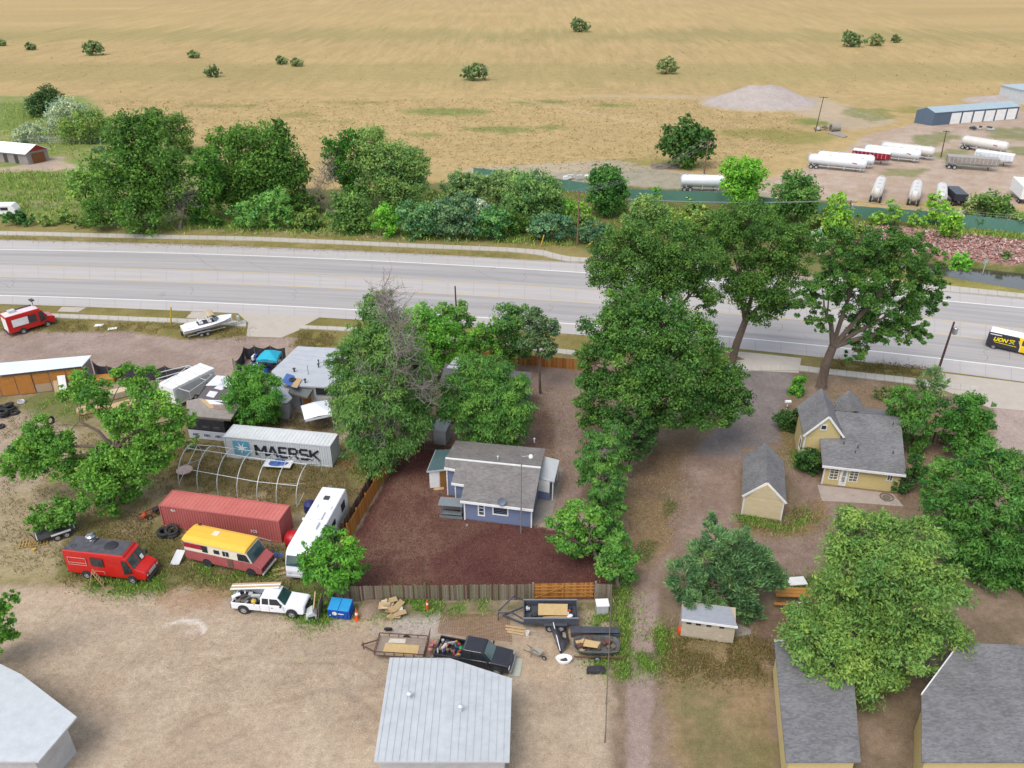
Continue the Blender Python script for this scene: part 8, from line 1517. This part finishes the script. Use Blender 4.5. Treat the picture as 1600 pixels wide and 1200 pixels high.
tree('broad shaggy juniper over the low whitewashed shed', (1135, 945), [(1115, 825, 14, 1), (1108, 808, 9, 1), (1120, 845, 22), (1150, 850, 26), (1100, 870, 28), (1140, 880, 38), (1180, 875, 28), (1075, 900, 28), (1110, 915, 36), (1155, 915, 38), (1195, 905, 26), (1210, 910, 18), (1065, 920, 18), (1100, 940, 22, -1), (1170, 945, 24, -1), (1165, 965, 14, -2), (1195, 880, 18), (1085, 938, 16, -2.2), (1108, 948, 14, -2.5), (1140, 955, 15, -2.5)], G(88, 124, 84), name='juniper', trunk=.35, l=.2, w=.045, dens=5.2, needle=True, clump=.34, var=.26)
tree('wide light green tree filling the bottom right', (1385, 1040), [(1335, 825, 34, 2), (1370, 840, 40, 2), (1430, 860, 44), (1320, 880, 40), (1380, 890, 52), (1450, 910, 48), (1310, 925, 38), (1360, 945, 52), (1420, 960, 52), (1480, 930, 34), (1290, 960, 36), (1270, 1000, 40, -2), (1330, 1000, 46, -2), (1400, 1020, 48, -2), (1470, 990, 36), (1250, 960, 24), (1300, 1040, 36, -3), (1360, 1060, 40, -3)], G(100, 134, 70), trunk=.55, l=.16, w=.066, dens=4.6, droop=.35, var=.16, clump=.4)
tree('dark green elm filling the right edge below the long drive', (1545, 900), [(1500, 730, 34, 4), (1545, 725, 38, 4), (1590, 740, 36, 4), (1475, 775, 34, 2), (1520, 780, 44), (1575, 790, 44), (1620, 800, 40), (1500, 830, 42), (1550, 840, 48), (1600, 860, 44), (1530, 890, 44), (1580, 920, 42), (1630, 900, 40), (1560, 950, 30), (1460, 800, 22)], G(72, 116, 54), trunk=.5, l=.19, w=.075, dens=4.4, droop=.4)
tree('dark green tree right of the farmhouse roof', (1425, 705), [(1410, 625, 22), (1435, 630, 24), (1420, 655, 28), (1445, 660, 18), (1405, 645, 18), (1430, 685, 20)], G(76, 120, 56), trunk=.25, **EK)
tree('round dark tree left of the wide concrete apron', (1510, 715), [(1500, 640, 26), (1525, 640, 24), (1510, 670, 32), (1535, 665, 20), (1485, 660, 20), (1505, 695, 24), (1530, 695, 18)], G(68, 116, 50), trunk=.3, **NR1)
tree('open blue green conifer around the dark leaning pole', (1452, 635), [(1462, 585, 14), (1450, 600, 18), (1470, 602, 16), (1440, 612, 12)], G(112, 138, 98), name='conifer', trunk=.15, l=.26, w=.07, dens=3.2, needle=True)
tree('low sparse bush on the brown ground by the sidewalk', (1385, 625), [(1378, 612, 10), (1390, 608, 9), (1372, 618, 6)], G(100, 116, 74), name='bush', cat='shrub', trunk=.06, l=.2, w=.08, dens=3)
tree('narrow bright shrub along the drive left of the big grey trunk', (1246, 615), [(1250, 592, 10), (1252, 602, 12), (1245, 612, 12), (1240, 620, 9)], G(86, 140, 56), name='shrub', cat='shrub', trunk=.08, **NR1)
tree('clipped round dark shrub at the drive beside the steep gable', (1232, 672), [(1230, 655, 16), (1238, 650, 14), (1226, 662, 12), (1238, 665, 12)], G(54, 88, 44), name='shrub', cat='shrub', trunk=.08, clump=.35, **NR1)
tree('clipped round dark shrub at the farmhouse front corner', (1262, 738), [(1258, 720, 17), (1268, 716, 14), (1252, 712, 12), (1268, 728, 12)], G(54, 90, 44), name='shrub', cat='shrub', trunk=.08, clump=.35, **NR1)
tree('dark juniper bush at the right end of the yellow front wall', (1420, 770), [(1415, 748, 18), (1430, 742, 16), (1408, 758, 12), (1428, 725, 14)], G(58, 96, 50), name='shrub', cat='shrub', trunk=.1, l=.2, w=.08, dens=5.4, needle=True)
tree('sparse feathery shrub right of the dark juniper bush', (1450, 765), [(1448, 738, 14), (1440, 720, 10), (1455, 750, 10)], G(104, 136, 72), name='shrub', cat='shrub', trunk=.08, l=.2, w=.08, dens=3, droop=.3)
tree('leafy tree cut by the left edge above the pale roof corner', (-18, 1045), [(0, 945, 20), (5, 970, 22), (-15, 960, 24), (2, 1005, 22), (-20, 1010, 26), (15, 935, 12), (-30, 930, 20)], G(86, 134, 54), trunk=.25, **NR1)
# bare grey brush at the bottom right
t = thing('bare_shrub', 'bare grey twiggy shrub at the foot of the light green tree', 'shrub', g(1480, 1062)); deadbr(t, [gy(x, yy, g(1480, 1062).y) for x, yy in ((1450, 1045), (1480, 1040), (1510, 1048), (1540, 1040), (1470, 1060))], 1.6, t.location, n=34, name='twigs')
mb = MB(); c = g(1060, 262); [mb.tube([c+Vector((rnd.uniform(-7, 1), rnd.uniform(-2, 2), .1)), c+Vector((rnd.uniform(-7, 1), rnd.uniform(-2, 2), rnd.uniform(.2, 1.1)))], [.07, .03], 4) for _ in range(40)]; tag(mb.build('brush_pile', deadw), 'pile of grey cut branches at the foot of the lone field tree', 'brush pile')

# ================================================================ GROUND COVER (uncountable)
gcm = attr_mat('ground_scatter', .85, .15)
def scatter(name, label, polys, n, size, cols, kind='blade', h_=.12, seed=1, jit=1.1):
    Vs = []; Cs = []; rs = np.random.RandomState(seed); cols = np.array(cols)
    tot = sum(w for _, w in polys)
    for pts, wgt in polys:
        k = int(n*wgt/tot); P = inpoly_points(pts, k, seed+len(Vs)); k = len(P); P = P+rs.normal(0, jit, (k, 2))*rs.rand(k, 1); s = size*(.6+.8*rs.rand(k)); a = rs.rand(k)*2*math.pi; nz = vnoise(P[:, 0]*.9, P[:, 1]*.9, seed); keep = nz > .25*rs.rand(k)+.2 if kind == 'blade' else np.ones(k, bool); P = P[keep]; s = s[keep]; a = a[keep]; k = len(P)
        u = np.stack([np.cos(a), np.sin(a), rs.normal(0, .25, k)], 1)*s[:, None]; w = np.stack([-np.sin(a), np.cos(a), rs.normal(0, .25, k)], 1)*s[:, None]*(.45 if kind != 'blade' else .35)
        c = np.concatenate([P, np.full((k, 1), .03)+rs.rand(k, 1)*.04], 1)
        if kind == 'blade':
            tip = c+np.stack([rs.normal(0, .5, k)*h_, rs.normal(0, .5, k)*h_, h_*(.5+rs.rand(k))], 1); V_ = np.stack([c-w, c+w, tip+w*.4, tip-w*.4], 1)
        else: c[:, 2] += np.abs(u[:, 2]); V_ = np.stack([c-u, c-w, c+u, c+w], 1)
        Vs.append(V_.reshape(-1, 3)); cc = cols[rs.randint(0, len(cols), k)]*(.75+.5*rs.rand(k, 1)); Cs.append(np.repeat(cc, 4, 0))
    V_ = np.concatenate(Vs); m = len(V_)//4; me = np_mesh(name, V_, np.arange(4*m).reshape(-1, 4), gcm, np.concatenate(Cs)); return tag(link(bpy.data.objects.new(name, me)), label, None, None, 'stuff')
scatter('weeds', 'green weeds along fences, vehicles and the narrow drive', [([(545, 948), (680, 940), (760, 940), (760, 955), (680, 958), (545, 965)], 1.6), ([(625, 935), (655, 928), (662, 950), (628, 955)], 1.4), ([(478, 950), (512, 950), (515, 975), (480, 975)], 1.0), ([(455, 940), (500, 930), (500, 965), (470, 975), (440, 960)], 1), ([(935, 950), (955, 950), (948, 1045), (925, 1045), (930, 1000)], 2), ([(150, 905), (215, 912), (260, 900), (260, 925), (180, 930), (130, 915)], 1.6), ([(300, 880), (400, 895), (440, 890), (440, 905), (330, 905)], 1), ([(968, 900), (984, 900), (982, 1060), (964, 1060)], 1.6), ([(1002, 1024), (1024, 1022), (1022, 1048), (1004, 1048)], .7), ([(1028, 985), (1040, 980), (1038, 1022), (1026, 1022)], .6), ([(1150, 805), (1232, 818), (1270, 800), (1275, 812), (1230, 832), (1160, 825)], 1), ([(545, 690), (580, 680), (590, 740), (560, 760), (540, 720)], 1), ([(40, 640), (130, 600), (150, 640), (70, 655)], .8), ([(1216, 905), (1280, 900), (1240, 930)], .5), ([(1240, 700), (1256, 706), (1250, 740), (1236, 730)], .4)], 34000, .08, [G(84, 122, 48), G(100, 136, 60), G(66, 104, 44), G(124, 146, 74)], 'blade', .2, 3)
scatter('dry_grass', 'short dry grass over the work yard, verges and lawns', [([(240, 690), (560, 700), (590, 760), (470, 800), (240, 770)], 6), ([(100, 840), (260, 800), (480, 860), (480, 925), (100, 915)], 5), ([(0, 640), (240, 700), (240, 860), (0, 900)], 4), ([(0, 498), (300, 508), (385, 514), (380, 534), (200, 518), (0, 520)], 3), ([(1036, 985), (1200, 1000), (1210, 1060), (1036, 1060)], 4), ([(1290, 560), (1450, 574), (1450, 588), (1290, 576)], 1.5), ([(470, 518), (520, 520), (520, 545), (455, 545)], 1), ([(400, 640), (530, 650), (530, 672), (420, 670)], 1), ([(0, 368), (800, 398), (800, 404), (0, 375)], 1.5)], 90000, .09, [A(168, 152, 96), A(140, 132, 78), A(186, 166, 112), A(118, 124, 66), A(150, 122, 82)], 'blade', .13, 7)
scatter('fallen_leaves', 'yellow brown fallen leaves over the right hand property', [([(965, 690), (1070, 690), (1080, 780), (1040, 860), (965, 900)], 6), ([(1155, 820), (1280, 780), (1300, 830), (1200, 842)], 2.4), ([(955, 900), (985, 900), (985, 1060), (955, 1060)], 1), ([(1380, 650), (1470, 650), (1470, 780), (1380, 800)], 2), ([(1290, 595), (1440, 608), (1390, 645), (1320, 640)], 1.5), ([(1036, 990), (1215, 1000), (1215, 1060), (1036, 1060)], 2), ([(835, 600), (940, 620), (930, 760), (850, 780)], 3), ([(1220, 670), (1250, 700), (1250, 760), (1215, 720)], .6)], 42000, .055, [A(196, 166, 112), A(176, 146, 104), A(152, 126, 98), A(214, 192, 142), A(128, 106, 84)], 'leaf', .1, 12, 1.4)
scatter('wood_chips', 'reddish wood mulch chips with pale pieces in the back yard', [(MUL, 1)], 26000, .05, [A(122, 80, 74), A(102, 64, 60), A(138, 98, 88), A(112, 70, 66), A(160, 120, 104)], 'leaf', .1, 14, .1)
scatter('gravel_stones', 'small stones and dirt clods over the lots and drives', [([(0, 925), (340, 950), (560, 970), (955, 960), (955, 1120), (-60, 1120)], 5), ([(1060, 715), (1155, 715), (1300, 800), (1290, 900), (1050, 860)], 1.6), ([(0, 525), (380, 530), (450, 545), (330, 590), (0, 600)], 2.4), ([(840, 600), (930, 620), (900, 780), (860, 780)], 1), ([(1100, 700), (1150, 640), (1220, 640), (1210, 690)], 1)], 26000, .035, [A(214, 196, 176), A(160, 140, 122), A(226, 212, 196), A(140, 120, 104)], 'leaf', .1, 15)
scatter('tall_grass', 'rank green grass and weeds filling the creek corridor beyond the road', [([(280, 340), (700, 355), (900, 378), (900, 384), (500, 368), (250, 356)], 2), ([(300, 300), (480, 300), (520, 345), (300, 340)], 1), ([(640, 300), (900, 300), (1000, 320), (1300, 345), (1330, 385), (930, 370), (640, 350)], 3), ([(1430, 352), (1600, 368), (1600, 376), (1430, 358)], .4), ([(0, 268), (130, 270), (140, 350), (0, 345)], 1.5), ([(10, 160), (130, 160), (130, 250), (0, 225)], 1)], 36000, .22, [G(96, 128, 60), G(112, 138, 66), G(84, 112, 54), G(140, 148, 84)], 'blade', .45, 23, 2.)
scatter('field_stubble', 'tufts and stubble of the golden hay field', [([(150, 155), (1240, 155), (1250, 240), (1130, 262), (960, 270), (700, 262), (480, 235), (300, 215)], 4), ([(-200, 60), (1800, 60), (1700, 150), (-100, 150)], 3)], 22000, .3, [A(204, 174, 124), A(194, 166, 114), A(212, 184, 134), A(184, 166, 108)], 'leaf', .1, 29, 2.)
scatter('riprap', 'red and pale broken rocks on the creek bank', [([(1335, 352), (1430, 358), (1600, 378), (1700, 390), (1700, 422), (1600, 410), (1480, 400), (1380, 390)], 1)], 16000, .3, [A(214, 164, 150), A(204, 148, 136), A(224, 188, 176), A(190, 136, 126), A(230, 212, 204)], 'leaf', .1, 16)
